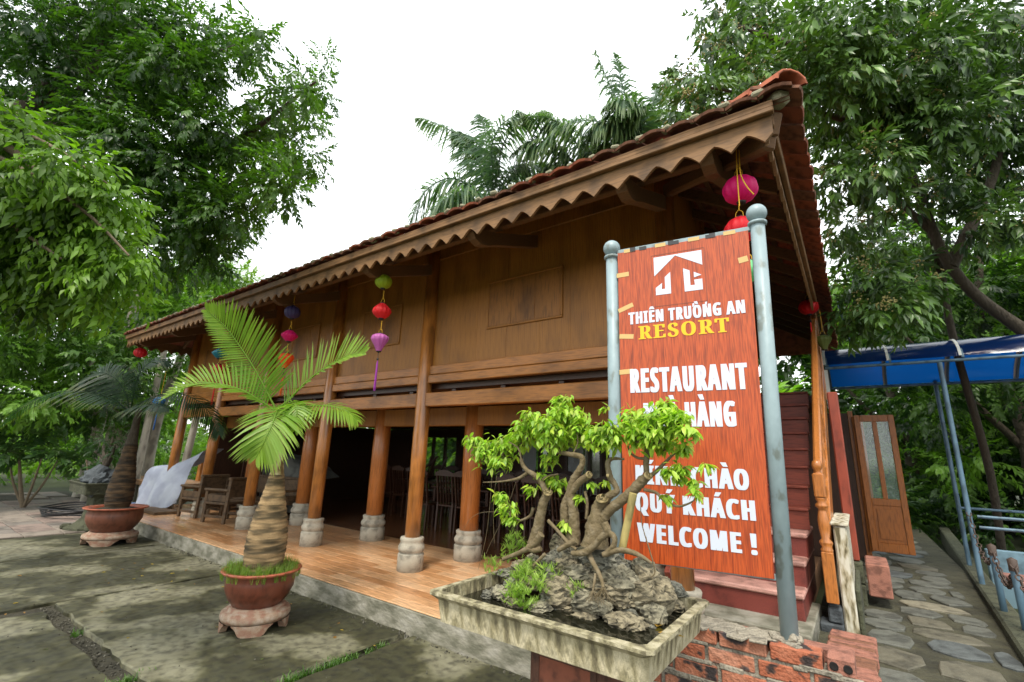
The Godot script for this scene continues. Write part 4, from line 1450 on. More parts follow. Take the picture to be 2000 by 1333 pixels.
func interior() -> void:
	rng.seed = 19
	var proto := chair_proto()
	var n := 0
	for t in [[-6.3, -7.4], [-4.2, -7.3], [-8.4, -8.2], [-3.2, -8.9], [-6.0, -9.0]]:
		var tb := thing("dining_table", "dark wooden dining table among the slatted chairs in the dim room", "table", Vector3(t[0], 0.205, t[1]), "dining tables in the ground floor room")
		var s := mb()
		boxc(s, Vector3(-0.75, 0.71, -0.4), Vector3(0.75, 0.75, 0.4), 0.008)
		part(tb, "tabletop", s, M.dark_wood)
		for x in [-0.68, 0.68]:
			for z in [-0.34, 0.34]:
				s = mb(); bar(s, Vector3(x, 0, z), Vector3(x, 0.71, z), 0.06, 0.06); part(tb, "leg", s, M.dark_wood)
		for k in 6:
			var c := proto if n == 0 else copy_of(proto)
			var side := 1.0 if k % 2 == 0 else -1.0
			c.position = Vector3(t[0] - 0.5 + (k / 2) * 0.5, 0.205, t[1] + side * 0.62 + rng.randf_range(-0.06, 0.06))
			c.rotation.y = (PI if side > 0 else 0.0) + rng.randf_range(-0.15, 0.15)
			n += 1
	# an upturned stool and a fan-like stack in front of the bright window
	var st := thing("upturned_stool", "dark stool turned legs up before the bright rear window", "stool", Vector3(-8.4, 0.96, -8.2))
	var s := mb()
	box(s, Vector3(0, 0.03, 0), Vector3(0.4, 0.04, 0.36), 0.01, Basis(Vector3.BACK, 0.25))
	part(st, "seat", s, M.dark_wood)
	for q in [[-0.16, -0.14], [0.16, -0.14], [-0.16, 0.14], [0.16, 0.14]]:
		s = mb(); bar(s, Vector3(q[0], 0.05, q[1]), Vector3(q[0] * 1.7 + 0.16, 0.55, q[1] * 1.3), 0.035, 0.035); part(st, "leg", s, M.dark_wood)
	s = mb(); bar(s, Vector3(0.1, 0.3, 0.18), Vector3(0.5, 0.56, 0.2), 0.035, 0.035); part(st, "stretcher", s, M.dark_wood)

# ---------- furniture on the veranda ----------
func armchair(s_w: float, label: String, cat: String, at: Vector3, turn: float) -> void:
	var c := thing("armchair" if s_w < 1.0 else "bench", label, cat, at, "", turn)
	c.scale = Vector3(0.92, 0.9, 0.92)
	var s: SurfaceTool
	var w := s_w * 0.5
	s = mb(); boxc(s, Vector3(-w, 0.36, -0.27), Vector3(w, 0.41, 0.3), 0.01); part(c, "seat", s, M.old_wood)
	for x in [-w + 0.03, w - 0.03]:
		s = mb(); bar(s, Vector3(x, 0, 0.27), Vector3(x, 0.62, 0.27), 0.07, 0.05, 0.006); part(c, "leg", s, M.old_wood)
		s = mb(); bar(s, Vector3(x, 0, -0.27), Vector3(x, 0.88, -0.30), 0.07, 0.05, 0.006); part(c, "leg", s, M.old_wood)
		s = mb(); bar(s, Vector3(x, 0.645, 0.34), Vector3(x, 0.645, -0.3), 0.09, 0.05, 0.015); part(c, "armrest", s, M.old_wood)
		s = mb(); boxc(s, Vector3(x - 0.015, 0.42, -0.24), Vector3(x + 0.015, 0.55, 0.24), 0.004); part(c, "side_panel", s, M.old_wood)
		s = mb(); boxc(s, Vector3(x - 0.012, 0.10, -0.24), Vector3(x + 0.012, 0.15, 0.24), 0.004); part(c, "side_stretcher", s, M.old_wood)
	s = mb(); boxc(s, Vector3(-w + 0.05, 0.5, -0.30), Vector3(w - 0.05, 0.84, -0.265), 0.006); part(c, "backrest", s, M.old_wood)
	s = mb(); boxc(s, Vector3(-w - 0.01, 0.845, -0.33), Vector3(w + 0.01, 0.90, -0.25), 0.012); part(c, "top_rail", s, M.old_wood)
	s = mb()
	prism(s, PackedVector2Array([Vector2(-w + 0.06, 0.355), Vector2(w - 0.06, 0.355), Vector2(w - 0.06, 0.24), Vector2(w - 0.15, 0.30), Vector2(0, 0.28), Vector2(-w + 0.15, 0.30), Vector2(-w + 0.06, 0.24)]), Vector3(0, 0, 0.24), Vector3.RIGHT, Vector3.UP, Vector3(0, 0, 0.02))
	part(c, "apron", s, M.old_wood)

func drape(called: String, label: String, pts: Array, m: Material, amp: float, seed_: int) -> void:
	# pts: rows of points from the top to the hem; a sheet is spread over them
	var o := thing(called, label, "sheet", (pts[-1][0] as Vector3))
	rng.seed = seed_
	var nz := FastNoiseLite.new()
	nz.seed = seed_
	nz.frequency = 1.6
	var grid := []
	for row in pts:
		grid.append(spline(row, 6))
	var cols: int = grid[0].size()
	var fin := []
	for c in cols:
		var col := []
		for row in grid: col.append(row[c])
		fin.append(spline(col, 6))
	var s := mb()
	var rows: int = fin[0].size()
	for c in cols:
		for r in rows:
			var p: Vector3 = fin[c][r]
			var k := float(r) / rows
			fin[c][r] = p + Vector3(nz.get_noise_3d(p.x * 2.0, p.y, p.z * 2.0), nz.get_noise_3d(p.z, p.x * 2.0, p.y) * 0.5, nz.get_noise_3d(p.y, p.z * 2.0, p.x * 2.0)) * amp * (0.3 + k)
	for c in cols - 1:
		for r in rows - 1:
			quad(s, fin[c][r + 1], fin[c + 1][r + 1], fin[c + 1][r], fin[c][r])
	wpart(o, "sheet", s, m)

func veranda_furniture() -> void:
	rng.seed = 20
	armchair(0.62, "weathered wooden armchair nearest the second veranda column from the left", "armchair", Vector3(-9.75, 0.21, -4.35), -1.25)
	armchair(1.9, "long weathered wooden bench along the left end of the veranda", "bench", Vector3(-9.7, 0.21, -5.0), 0.12)
	armchair(0.62, "weathered wooden armchair next to the white plastic sheet", "armchair", Vector3(-10.75, 0.21, -4.3), -1.35)
	drape("plastic_sheet", "pale bluish plastic sheet draped over furniture at the left veranda corner", [
		[Vector3(-13.1, 1.04, -4.75), Vector3(-12.7, 1.10, -4.8), Vector3(-12.2, 1.26, -4.85), Vector3(-11.75, 1.52, -4.95)],
		[Vector3(-13.15, 1.06, -4.1), Vector3(-12.7, 1.10, -4.15), Vector3(-12.2, 1.20, -4.3), Vector3(-11.6, 1.46, -4.5)],
		[Vector3(-13.2, 0.66, -3.95), Vector3(-12.75, 0.62, -4.0), Vector3(-12.2, 0.74, -4.1), Vector3(-11.75, 0.9, -4.3)],
		[Vector3(-13.1, 0.22, -3.9), Vector3(-12.6, 0.24, -3.95), Vector3(-12.0, 0.25, -4.0), Vector3(-11.7, 0.36, -4.2)]], M.cloth, 0.07, 5)
	drape("dust_sheet", "grey dust sheet over a pile behind the bench", [
		[Vector3(-11.6, 1.35, -6.4), Vector3(-10.6, 1.4, -6.4), Vector3(-9.9, 1.25, -6.4), Vector3(-9.3, 1.0, -6.4)],
		[Vector3(-11.7, 1.35, -5.7), Vector3(-10.6, 1.4, -5.6), Vector3(-9.8, 1.2, -5.6), Vector3(-9.2, 0.9, -5.7)],
		[Vector3(-11.8, 0.3, -5.5), Vector3(-10.6, 0.3, -5.45), Vector3(-9.7, 0.3, -5.45), Vector3(-9.1, 0.3, -5.5)]], M.grey_cloth, 0.12, 6)
	var s := mb()
	boxc(s, Vector3(-12.6, 0.21, -4.1), Vector3(-11.3, 0.27, -3.7), 0.01)
	tag(wpart(self, "wooden_pallet", s, M.old_wood), "flat wooden board lying under the edge of the plastic sheet", "board")
	var r := thing("slatted_rack", "dark upright rack of thin slats behind the bench", "rack", Vector3(-11.0, 0.21, -5.3))
	for k in 6:
		s = mb(); boxc(s, Vector3(-0.45 + k * 0.17, 0.0, -0.02), Vector3(-0.41 + k * 0.17, 1.9, 0.02), 0.004); part(r, "slat", s, M.dark_wood)
	for y in [1.55, 1.86]:
		s = mb(); boxc(s, Vector3(-0.5, y, 0.021), Vector3(0.5, y + 0.06, 0.05), 0.004); part(r, "rail", s, M.rail_wood)
	# low rail and platform left of the house
	var lp := thing("low_platform", "low grey timber platform left of the house", "platform", Vector3(-15, 0, -4.6))
	s = mb(); boxc(s, Vector3(-17.2, 0.52, -5.6), Vector3(-13.4, 0.64, -4.5), 0.01); wpart(lp, "deck", s, M.grey_wood)
	for x in [-16.9, -13.7]:
		s = mb(); boxc(s, Vector3(x, 0, -4.7), Vector3(x + 0.12, 0.518, -4.56)); wpart(lp, "leg", s, M.grey_wood)
	var fr := thing("stair_rail", "short orange handrail with a square post at the far left of the house", "railing", Vector3(-14.4, 0.3, -5.6))
	s = mb(); boxc(s, Vector3(-14.55, 0.2, -5.7), Vector3(-14.4, 1.2, -5.55), 0.01); wpart(fr, "post", s, M.column_wood)
	s = mb(); bar(s, Vector3(-14.45, 1.12, -5.62), Vector3(-12.9, 1.75, -5.7), 0.07, 0.07, 0.01); wpart(fr, "handrail", s, M.column_wood)
	# hose coil and scraps at the plaza's far side
	var hc := thing("garden_hose", "black hose coiled on the pavers behind the dark bonsai stand", "hose", Vector3(-14.0, 0.02, -3.1))
	s = mb()
	for k in 5:
		var pts := []
		for i in 33:
			var a := TAU * i / 32.0
			pts.append(Vector3(cos(a) * (0.62 + 0.04 * k) + k * 0.03, 0.03 + 0.035 * k + 0.02 * sin(a * 3 + k), sin(a) * (0.5 + 0.03 * k)))
		tube(s, pts, 0.016, 6, false)
	part(hc, "coil", s, M.hose)
	var tp := thing("folded_tarp", "folded blue and white tarp on the pavers by the veranda edge", "tarp", Vector3(-13.9, 0, -3.75))
	for k in 4:
		s = mb(); box(s, Vector3(0.05 * k, 0.04 + k * 0.055, 0.02 * k), Vector3(0.9 - 0.08 * k, 0.05, 0.5), 0.02, Basis(Vector3.UP, 0.3 * k)); part(tp, "fold", s, M.blue_tarp if k % 2 else M.cloth)

# ---------- lanterns ----------
func lantern(label: String, at: Vector3, r: float, shape: int, col: Color, cord: float, tassel := 0.0, tcol := Color.RED, group := "silk lanterns hanging from the eaves") -> void:
	var o := thing("silk_lantern", label, "lantern", at, group)
	var key := "lantern" + str(col)
	if not M.has(key):
		var m := mat(key, col, 0.55, {"back": col * 0.95})
		m.rim_enabled = true
		m.rim = 0.4
	var s := mb()
	var prof := []
	if shape == 0: # round
		for k in 13:
			var a := -PI / 2 * 0.82 + PI * 0.82 * k / 12.0
			prof.append([r * cos(a), r * 0.86 * sin(a)])
	elif shape == 1: # onion
		for q in [[0.3, -0.72], [0.5, -0.62], [0.86, -0.3], [1.0, 0.0], [0.94, 0.28], [0.66, 0.6], [0.42, 0.8], [0.34, 0.9]]: prof.append([r * q[0], r * q[1]])
	elif shape == 2: # teardrop: wide above, narrow below
		for q in [[0.28, -1.15], [0.36, -0.95], [0.55, -0.55], [0.86, -0.05], [1.0, 0.28], [0.9, 0.55], [0.6, 0.72], [0.36, 0.8]]: prof.append([r * q[0], r * q[1]])
	else: # flattened diamond
		for q in [[0.3, -0.7], [0.62, -0.45], [1.0, -0.02], [1.0, 0.06], [0.62, 0.45], [0.32, 0.66]]: prof.append([r * q[0], r * q[1]])
	lathe(s, prof, Vector3.ZERO, 48, true, 12, 0.10)
	part(o, "shade", s, M[key])
	var lo: Array = prof[0]
	var hi: Array = prof[-1]
	s = mb()
	lathe(s, [[0.0, lo[1] - r * 0.12], [lo[0] * 0.8, lo[1] - r * 0.12], [lo[0], lo[1] + 0.001], [0.0, lo[1] + 0.002]], Vector3.ZERO, 16)
	lathe(s, [[0.0, hi[1] - 0.002], [hi[0], hi[1] - 0.001], [hi[0] * 0.8, hi[1] + r * 0.12], [0.0, hi[1] + r * 0.12]], Vector3.ZERO, 16)
	part(o, "end_cap", s, M.lantern_black)
	s = mb()
	for k in 2:
		var sd := -1.0 if k == 0 else 1.0
		tube(s, spline([Vector3(sd * hi[0] * 0.8, hi[1] + r * 0.1, 0), Vector3(sd * hi[0] * 0.7, hi[1] + r * 0.4, 0.003), Vector3(0, hi[1] + r * 0.62, 0)], 4), 0.0025, 5)
	tube(s, [Vector3(0, hi[1] + r * 0.6, 0), Vector3(0.004, hi[1] + r * 0.6 + cord * 0.5, 0.004), Vector3(0, hi[1] + r * 0.6 + cord, 0)], 0.0035, 6)
	part(o, "cord", s, M.yellow_cord)
	if tassel > 0.0:
		var tk := "lantern" + str(tcol)
		if not M.has(tk): mat(tk, tcol, 0.6, {"back": tcol * 0.8})
		s = mb()
		var y0: float = lo[1] - r * 0.12
		lathe(s, [[0.0, y0 - 0.10], [0.012, y0 - 0.095], [0.014, y0 - 0.08], [0.004, y0 - 0.07], [0.004, y0]], Vector3.ZERO, 10)
		part(o, "bead", s, M.lantern_black)
		s = mb()
		for i in 22:
			var a := TAU * i / 22.0
			tube(s, [Vector3(0, y0 - 0.09, 0), Vector3(cos(a) * 0.008, y0 - 0.14, sin(a) * 0.008), Vector3(cos(a) * rng.randf_range(0.006, 0.014), y0 - 0.09 - tassel * rng.randf_range(0.9, 1.0), sin(a) * 0.012)], 0.0022, 4)
		part(o, "tassel", s, M[tk])

func lanterns() -> void:
	rng.seed = 22
	lantern("round magenta lantern at the near corner, topmost above the sign", Vector3(-0.46, 3.56, -3.4), 0.122, 0, C8(226, 10, 118), 0.16)
	lantern("red lantern partly behind the sign's top right corner", Vector3(-0.48, 3.24, -3.4), 0.113, 0, C8(226, 24, 40), 0.08)
	lantern("green lantern peeping out between sign panel and right post", Vector3(-0.455, 2.90, -3.4), 0.10, 1, C8(110, 196, 130), 0.1)
	lantern("yellow-green round lantern, top of the middle string", Vector3(-4.52, 3.65, -3.4), 0.106, 0, C8(150, 176, 30), 0.09)
	lantern("red onion-shaped lantern in the middle of its string", Vector3(-4.49, 3.25, -3.4), 0.116, 1, C8(222, 34, 40), 0.10)
	lantern("purple teardrop lantern with a violet tassel", Vector3(-4.47, 2.88, -3.4), 0.108, 2, C8(176, 92, 160), 0.10, 0.38, C8(150, 50, 160))
	lantern("dark indigo lantern under the eave behind the palm frond", Vector3(-6.62, 3.58, -3.4), 0.116, 0, C8(52, 44, 92), 0.10)
	lantern("magenta diamond-shaped lantern below the indigo one", Vector3(-6.6, 3.21, -3.4), 0.12, 3, C8(214, 16, 110), 0.08)
	lantern("orange lantern half hidden by the tallest palm frond", Vector3(-6.6, 2.85, -3.4), 0.113, 2, C8(236, 96, 30), 0.08, 0.3, C8(226, 110, 30))
	lantern("pink lantern topmost of the far left string", Vector3(-8.99, 3.59, -3.4), 0.105, 0, C8(224, 110, 150), 0.10)
	lantern("teal lantern above the red one on the far left string", Vector3(-8.9, 3.17, -3.4), 0.125, 3, C8(10, 112, 128), 0.10)
	lantern("red lantern with a long red tassel on the far left string", Vector3(-8.85, 2.86, -3.4), 0.12, 1, C8(186, 26, 36), 0.08, 0.42, C8(216, 44, 34))
	lantern("small red lantern at the far left corner of the eaves", Vector3(-12.87, 3.57, -3.3), 0.13, 0, C8(200, 26, 40), 0.1)
	lantern("red lantern with a tassel deep under the right eaves", Vector3(-0.28, 3.74, -7.3), 0.125, 0, C8(214, 20, 30), 0.2, 0.42, C8(226, 30, 34))
	lantern("yellow-green lantern behind the top of the stair rail", Vector3(-0.16, 3.24, -7.3), 0.10, 2, C8(92, 104, 46), 0.3)
	lantern("blue lantern hanging behind the far bottle palm", Vector3(-12.0, 2.46, -3.6), 0.12, 0, C8(20, 96, 150), 0.5, 0.4, C8(20, 90, 160))
	# loose yellow string tied at the near lantern
	var s := mb()
	tube(s, spline([Vector3(-0.43, 3.86, -3.33), Vector3(-0.43, 3.62, -3.27), Vector3(-0.40, 3.50, -3.265), Vector3(-0.36, 3.42, -3.265)], 5), 0.004, 5)
	tube(s, spline([Vector3(-0.45, 3.86, -3.33), Vector3(-0.452, 3.60, -3.27), Vector3(-0.455, 3.36, -3.265)], 5), 0.004, 5)
	tag(wpart(self, "yellow_string", s, M.yellow_cord), "loose yellow string hanging across the magenta lantern", "string")

# ---------- palms ----------
# a feather leaf along rows of points; face: rough upper side of the leaf
func frond(p: Node, rows: Array, ln: float, wd: float, n: int, face: Vector3, droop: float, vee: float, base_col: Color, tip_col: Color, rach_r: float, wild := 0.15, ls := 1.0, rs := 1.0) -> void:
	var pts := []
	for r in rows: pts.append(Vector3(r[0], r[1], r[2]))
	pts = spline(pts, 8)
	var N: int = pts.size() - 1
	var s := mb()
	var rad := []
	for i in pts.size(): rad.append(lerp(rach_r, rach_r * 0.25, float(i) / N))
	s.set_color(base_col.lerp(tip_col, 0.4))
	tube(s, pts, rad, 6)
	var leafs := mb()
	for i in n:
		var t: float = lerp(0.12, 0.995, pow((i + 0.5) / n, 0.95))
		var f := t * N
		var k := int(min(f, N - 1))
		var b: Vector3 = (pts[k] as Vector3).lerp(pts[k + 1], f - k)
		var T: Vector3 = (pts[k + 1] - pts[k]).normalized()
		var S := T.cross(face).normalized()
		var Nn := S.cross(T).normalized()
		var prof: float = (0.45 + 0.55 * sin(PI * clamp(t * 0.95 + 0.1, 0.0, 1.0))) * (1.0 if t < 0.8 else lerp(1.0, 0.45, (t - 0.8) / 0.2))
		for sd in [-1.0, 1.0]:
			var L: float = ln * (ls if sd < 0.0 else rs) * prof * rng.randf_range(0.88, 1.08)
			var fwd: float = lerp(0.35, 1.3, t * t)
			var d: Vector3 = (S * sd + T * fwd + Nn * (vee + rng.randf_range(-wild, wild))).normalized()
			var g := Vector3.DOWN * droop * L
			var side := d.cross(Nn).normalized() * wd * 0.5
			var p1 := b + d * L * 0.35 + g * 0.10
			var p2 := b + d * L * 0.72 + g * 0.5
			var p3 := b + d * L + g
			var mid := Nn * wd * 0.12
			var c := base_col.lerp(tip_col, clamp(t * 0.7 + rng.randf_range(-0.15, 0.25), 0.0, 1.0)) * rng.randf_range(0.85, 1.15)
			leafs.set_color(c)
			leafs.set_smooth_group(0)
			quad(leafs, b - side * 0.45, b, p1 - mid, p1 - side)
			quad(leafs, b, b + side * 0.45, p1 + side, p1 - mid)
			quad(leafs, p1 - side, p1 - mid, p2 - mid * 0.7, p2 - side * 0.85)
			quad(leafs, p1 - mid, p1 + side, p2 + side * 0.85, p2 - mid * 0.7)
			leafs.set_color(c.lerp(Color(0.32, 0.36, 0.08), 0.25))
			tri(leafs, p2 - side * 0.85, p2 + side * 0.85, p3)
	var fr := wpart(p, "frond", s, M.leaf)
	stuff(wpart(fr, "leaflets", leafs, M.leaf))

func pot_shape(s: SurfaceTool, c: Vector3, y0: float, y1: float, r: float) -> void:
	var H := y1 - y0
	lathe(s, [[0.0, 0.0], [r * 0.60, 0.0], [r * 0.66, 0.03 * H], [r * 0.80, 0.22 * H], [r * 0.92, 0.5 * H], [r * 0.93, 0.72 * H], [r * 0.90, 0.86 * H], [r * 0.93, 0.90 * H]].map(func(q): return [q[0], q[1] + y0]), c, 40)

func pot_rim(s: SurfaceTool, c: Vector3, y1: float, r: float) -> void:
	lathe(s, [[r * 0.925, y1 - 0.035], [r * 1.04, y1 - 0.022], [r * 1.08, y1 - 0.008], [r * 1.07, y1], [r * 0.95, y1 - 0.002], [r * 0.86, y1 - 0.012], [r * 0.84, y1 - 0.06], [0.0, y1 - 0.06]], c, 40)

func pot_stand(label: String, c: Vector3, r: float, h: float) -> void:
	var o := thing("pot_stand", label, "pot stand", c, "carved stands under the palm pots")
	var s := mb()
	lathe(s, [[r * 0.6, h * 0.42], [r * 0.98, h * 0.46], [r * 1.02, h * 0.6], [r * 1.0, h * 0.78], [r * 0.93, h * 0.86], [r * 0.85, h * 0.86], [r * 0.84, h * 0.93], [r * 0.80, h], [0.0, h]], Vector3.ZERO, 40)
	part(o, "ring", s, M.pot_stand)
	# six scrolled feet with round notches between
	for k in 4:
		s = mb()
		var a0 := TAU * k / 4.0 + 0.55
		for i in 10:
			var u0 := i / 10.0
			var u1 := (i + 1) / 10.0
			var w := 0.62
			var f := func(u: float, low: bool) -> Vector3:
				var a := a0 + (u - 0.5) * 2.0 * w
				var e := absf(u - 0.5) * 2.0
				var y: float = (0.0 if e < 0.55 else h * 0.40 * sin((e - 0.55) / 0.45 * PI / 2)) if low else h * 0.46
				var rr := r * (1.0 if not low else 0.98)
				return Vector3(cos(a) * rr, y, sin(a) * rr)
			var q: Array = [f.call(u0, true), f.call(u1, true), f.call(u1, false), f.call(u0, false)]
			s.set_smooth_group(0)
			quad_o(s, q[0], q[1], q[2], q[3], Vector3(0, h * 0.2, 0))
			var inn := []
			for v in q: inn.append(Vector3(v.x * 0.8, v.y, v.z * 0.8))
			quad_o(s, inn[0], inn[1], inn[2], inn[3], Vector3((q[0] as Vector3).x, 0.05, (q[0] as Vector3).z) * 1.5)
			s.set_smooth_group(-1)
			quad_o(s, q[0], q[1], inn[1], inn[0], Vector3(0, h, 0))
		part(o, "foot", s, M.pot_stand)

func bottle_palm(label: String, c: Vector3, y_pot: float, y1: float, r: float, pot_m: Material, rim_m: Material, trunk: Array, trunk_m: Material, shaft: Array, shaft_m: Material, fronds: Array, ln: float, wd: float, n: int, base_col: Color, tip_col: Color, grass: bool, faces: Array) -> void:
	var o := thing("potted_bottle_palm", label, "potted palm", c)
	var s := mb()
	pot_shape(s, Vector3.ZERO, y_pot, y1, r)
	var pot := part(o, "pot", s, pot_m)
	s = mb()
	pot_rim(s, Vector3.ZERO, y1, r)
	part(pot, "rim", s, rim_m)
	s = mb()
	lathe(s, [[r * 0.84, y1 - 0.04], [r * 0.4, y1 - 0.005], [0.0, y1]], Vector3.ZERO, 24)
	part(o, "soil", s, M.soil)
	s = mb()
	var prof := []
	var rows := spline(trunk.map(func(q): return Vector2(q[0], q[1])), 10)
	for i in rows.size():
		prof.append([rows[i].x * (1.0 + 0.02 * [1.0, 0.9, 0.75, -1.4][i % 4]) + rng.randf_range(-0.001, 0.001), rows[i].y])
	lathe(s, prof, Vector3.ZERO, 30)
	part(o, "trunk", s, trunk_m)
	s = mb()
	lathe(s, shaft, Vector3.ZERO, 20)
	part(o, "crownshaft", s, shaft_m)
	for i in fronds.size():
		frond(o, fronds[i], ln * faces[i][3], wd, int(n * faces[i][4]), Vector3(faces[i][0], faces[i][1], faces[i][2]), faces[i][5], faces[i][6], base_col, tip_col, 0.012, 0.15, faces[i][7] if faces[i].size() > 7 else 1.0, faces[i][8] if faces[i].size() > 7 else 1.0)
	if grass:
		var xf := []
		var cols := []
		for k in 420:
			var a := rng.randf() * TAU
			var rr := r * sqrt(rng.randf_range(0.2, 1.12))
			xf.append(Transform3D(Basis(Vector3.UP, rng.randf() * TAU) * Basis.from_scale(Vector3.ONE * rng.randf_range(0.6, 1.15)), c + Vector3(cos(a) * rr, y1 - 0.03 - (0.04 if rr > r else 0.0), sin(a) * rr)))
			cols.append(Color(0.14, 0.27, 0.03).lerp(Color(0.36, 0.50, 0.09), rng.randf()))
		multi(o, "grass", blade_tuft(0.12, 8, 91, 0.022), M.leaf, xf, cols)

func potted_palms() -> void:
	rng.seed = 23
	var c := Vector3(-4.62, 0.0, -2.47)
	pot_stand("pinkish carved stand under the bright potted palm", c, 0.285, 0.20)
	bottle_palm("bright green bottle palm in a glazed brown pot with grass, before the veranda", c, 0.195, 0.50, 0.315, M.glazed_pot, M.glazed_rim,
		[[0.145, 0.47], [0.168, 0.55], [0.178, 0.69], [0.166, 0.84], [0.136, 1.0], [0.104, 1.14], [0.078, 1.27], [0.068, 1.34]], M.palm_trunk,
		[[0.068, 1.33], [0.062, 1.36], [0.048, 1.45], [0.04, 1.6], [0.036, 1.8], [0.028, 1.96], [0.0, 1.98]], M.crownshaft,
		fronds_near, 0.47, 0.022, 38, Color(0.13, 0.28, 0.025), Color(0.30, 0.46, 0.05), true,
		[[0.55, 0.2, 0.8, 1.05, 1.15, 0.12, 0.25, 0.5, 1.0], [-0.3, 0.15, 0.95, 0.9, 1.1, 0.02, 0.35, 1.0, 0.42], [0.2, 0.75, 0.6, 0.75, 0.9, 0.1, 0.55], [0.5, 0.7, 0.3, 0.72, 1.0, 0.35, 0.0], [0.0, 0.9, 0.4, 0.62, 0.8, 0.4, 0.1], [0.3, 0.9, 0.3, 0.5, 0.6, 0.5, 0.1], [0.2, 0.9, 0.4, 0.5, 0.5, 0.35, 0.2]])
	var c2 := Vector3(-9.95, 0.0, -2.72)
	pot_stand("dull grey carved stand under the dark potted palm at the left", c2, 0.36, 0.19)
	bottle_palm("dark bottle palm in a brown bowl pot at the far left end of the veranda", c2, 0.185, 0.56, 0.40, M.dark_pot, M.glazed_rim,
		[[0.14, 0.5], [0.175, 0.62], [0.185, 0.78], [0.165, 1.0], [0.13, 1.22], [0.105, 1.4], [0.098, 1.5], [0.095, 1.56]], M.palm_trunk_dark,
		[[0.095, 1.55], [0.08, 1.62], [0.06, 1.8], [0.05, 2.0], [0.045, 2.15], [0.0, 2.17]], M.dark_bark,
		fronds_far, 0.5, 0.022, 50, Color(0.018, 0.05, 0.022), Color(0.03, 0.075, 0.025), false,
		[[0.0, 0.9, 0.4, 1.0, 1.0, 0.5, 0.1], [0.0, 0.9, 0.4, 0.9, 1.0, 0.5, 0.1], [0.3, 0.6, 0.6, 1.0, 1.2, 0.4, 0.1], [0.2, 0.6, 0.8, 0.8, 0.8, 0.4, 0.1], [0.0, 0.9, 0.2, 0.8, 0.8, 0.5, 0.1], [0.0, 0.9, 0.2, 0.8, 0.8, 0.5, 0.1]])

func royal_palm(label: String, rows: Array, base: Vector3, ln: float) -> void:
	var o := thing("royal_palm", label, "palm tree", Vector3(base.x, -0.05, base.z), "palms behind the roof")
	var s := mb()
	lathe(s, [[0.26, 0.0], [0.24, 1.0], [0.2, base.y * 0.5], [0.17, base.y - 1.4], [0.12, base.y - 0.2], [0.0, base.y + 0.1]], Vector3.ZERO, 16)
	part(o, "trunk", s, M.pale_trunk)
	var all := rows.duplicate()
	for r in rows:
		var q := []
		var dv := rv(0.5)
		for i in r.size(): q.append([r[i][0] + dv.x * i * 0.4, r[i][1] + (dv.y - 0.15) * i * 0.3, r[i][2] + dv.z * i * 0.5])
		all.append(q)
	for r in all:
		frond(o, r, ln * 1.05, 0.07, 66, Vector3(rng.randf_range(-0.2, 0.2), 0.9, 0.4), 0.95, 0.15, Color(0.07, 0.14, 0.075), Color(0.14, 0.23, 0.13), 0.035, 0.75)

# ---------- the dark bonsai at the far left ----------
func left_bonsai() -> void:
	rng.seed = 24
	var st := thing("bonsai_stand", "dark carved stone stand with flared foot under the far bonsai tray", "stand", Vector3(-11.75, 0, -2.95))
	var s := mb()
	lathe(s, [[0.46, 0.0], [0.46, 0.05], [0.36, 0.09], [0.25, 0.2], [0.21, 0.4], [0.22, 0.56], [0.32, 0.64], [0.0, 0.64]], Vector3.ZERO, 8, false)
	part(st, "pillar", s, M.mossy)
	for k in 4:
		s = mb()
		var a := TAU * k / 4.0 + 0.4
		box(s, Vector3(cos(a) * 0.42, 0.05, sin(a) * 0.42), Vector3(0.16, 0.1, 0.13), 0.03, Basis(Vector3.UP, -a))
		part(st, "foot", s, M.mossy)
	var tr := thing("bonsai_tray", "weathered dark rectangular tray on the carved stone stand", "tray", Vector3(-11.8, 0.645, -2.9))
	tray_parts(tr, 1.15, 0.75, 0.2, M.mossy, M.mossy)
	var o := thing("bonsai_tree", "small dark bonsai with a rocky root mound at the far left", "bonsai", Vector3(-11.8, 0.78, -2.9))
	s = mb()
	rock_shape(s, Vector3(0, 0.05, 0), Vector3(0.34, 0.26, 0.28), 3)
	part(o, "root_mound", s, M.dark_stone)
	for q in [[[0, 0.2, 0, 0.07], [0.05, 0.4, 0.02, 0.055], [-0.08, 0.6, 0.05, 0.04], [-0.25, 0.72, 0.05, 0.02]], [[0.04, 0.35, 0, 0.05], [0.2, 0.5, 0, 0.035], [0.3, 0.75, 0, 0.015]], [[0.0, 0.45, 0, 0.04], [-0.3, 0.5, 0, 0.03], [-0.5, 0.6, 0.1, 0.012]], [[0, 0.5, 0, 0.04], [0.06, 0.8, 0, 0.03], [0.0, 1.0, 0, 0.015]]]:
		s = mb(); limb(s, q, 4, 7, 0.08); part(o, "branch", s, M.dark_bark)
	var cl := []
	for q in [[-0.3, 0.8, 0.05, 0.22, 40, 0.4], [0.3, 0.8, 0, 0.2, 34, 0.4], [-0.55, 0.62, 0.1, 0.2, 30, 0.3], [0.02, 1.02, 0, 0.24, 44, 0.4], [0.4, 0.6, 0, 0.16, 20, 0.2]]:
		cl.append([q[0] + o.position.x, q[1] + o.position.y, q[2] + o.position.z, q[3], q[4], q[5]])
	crown(o, "crown", twig_mesh(8, 0.05, 0.026, 0.10, 0.2, 31), M.leaf, cl, Color(0.02, 0.05, 0.015), Color(0.06, 0.14, 0.03), 32)

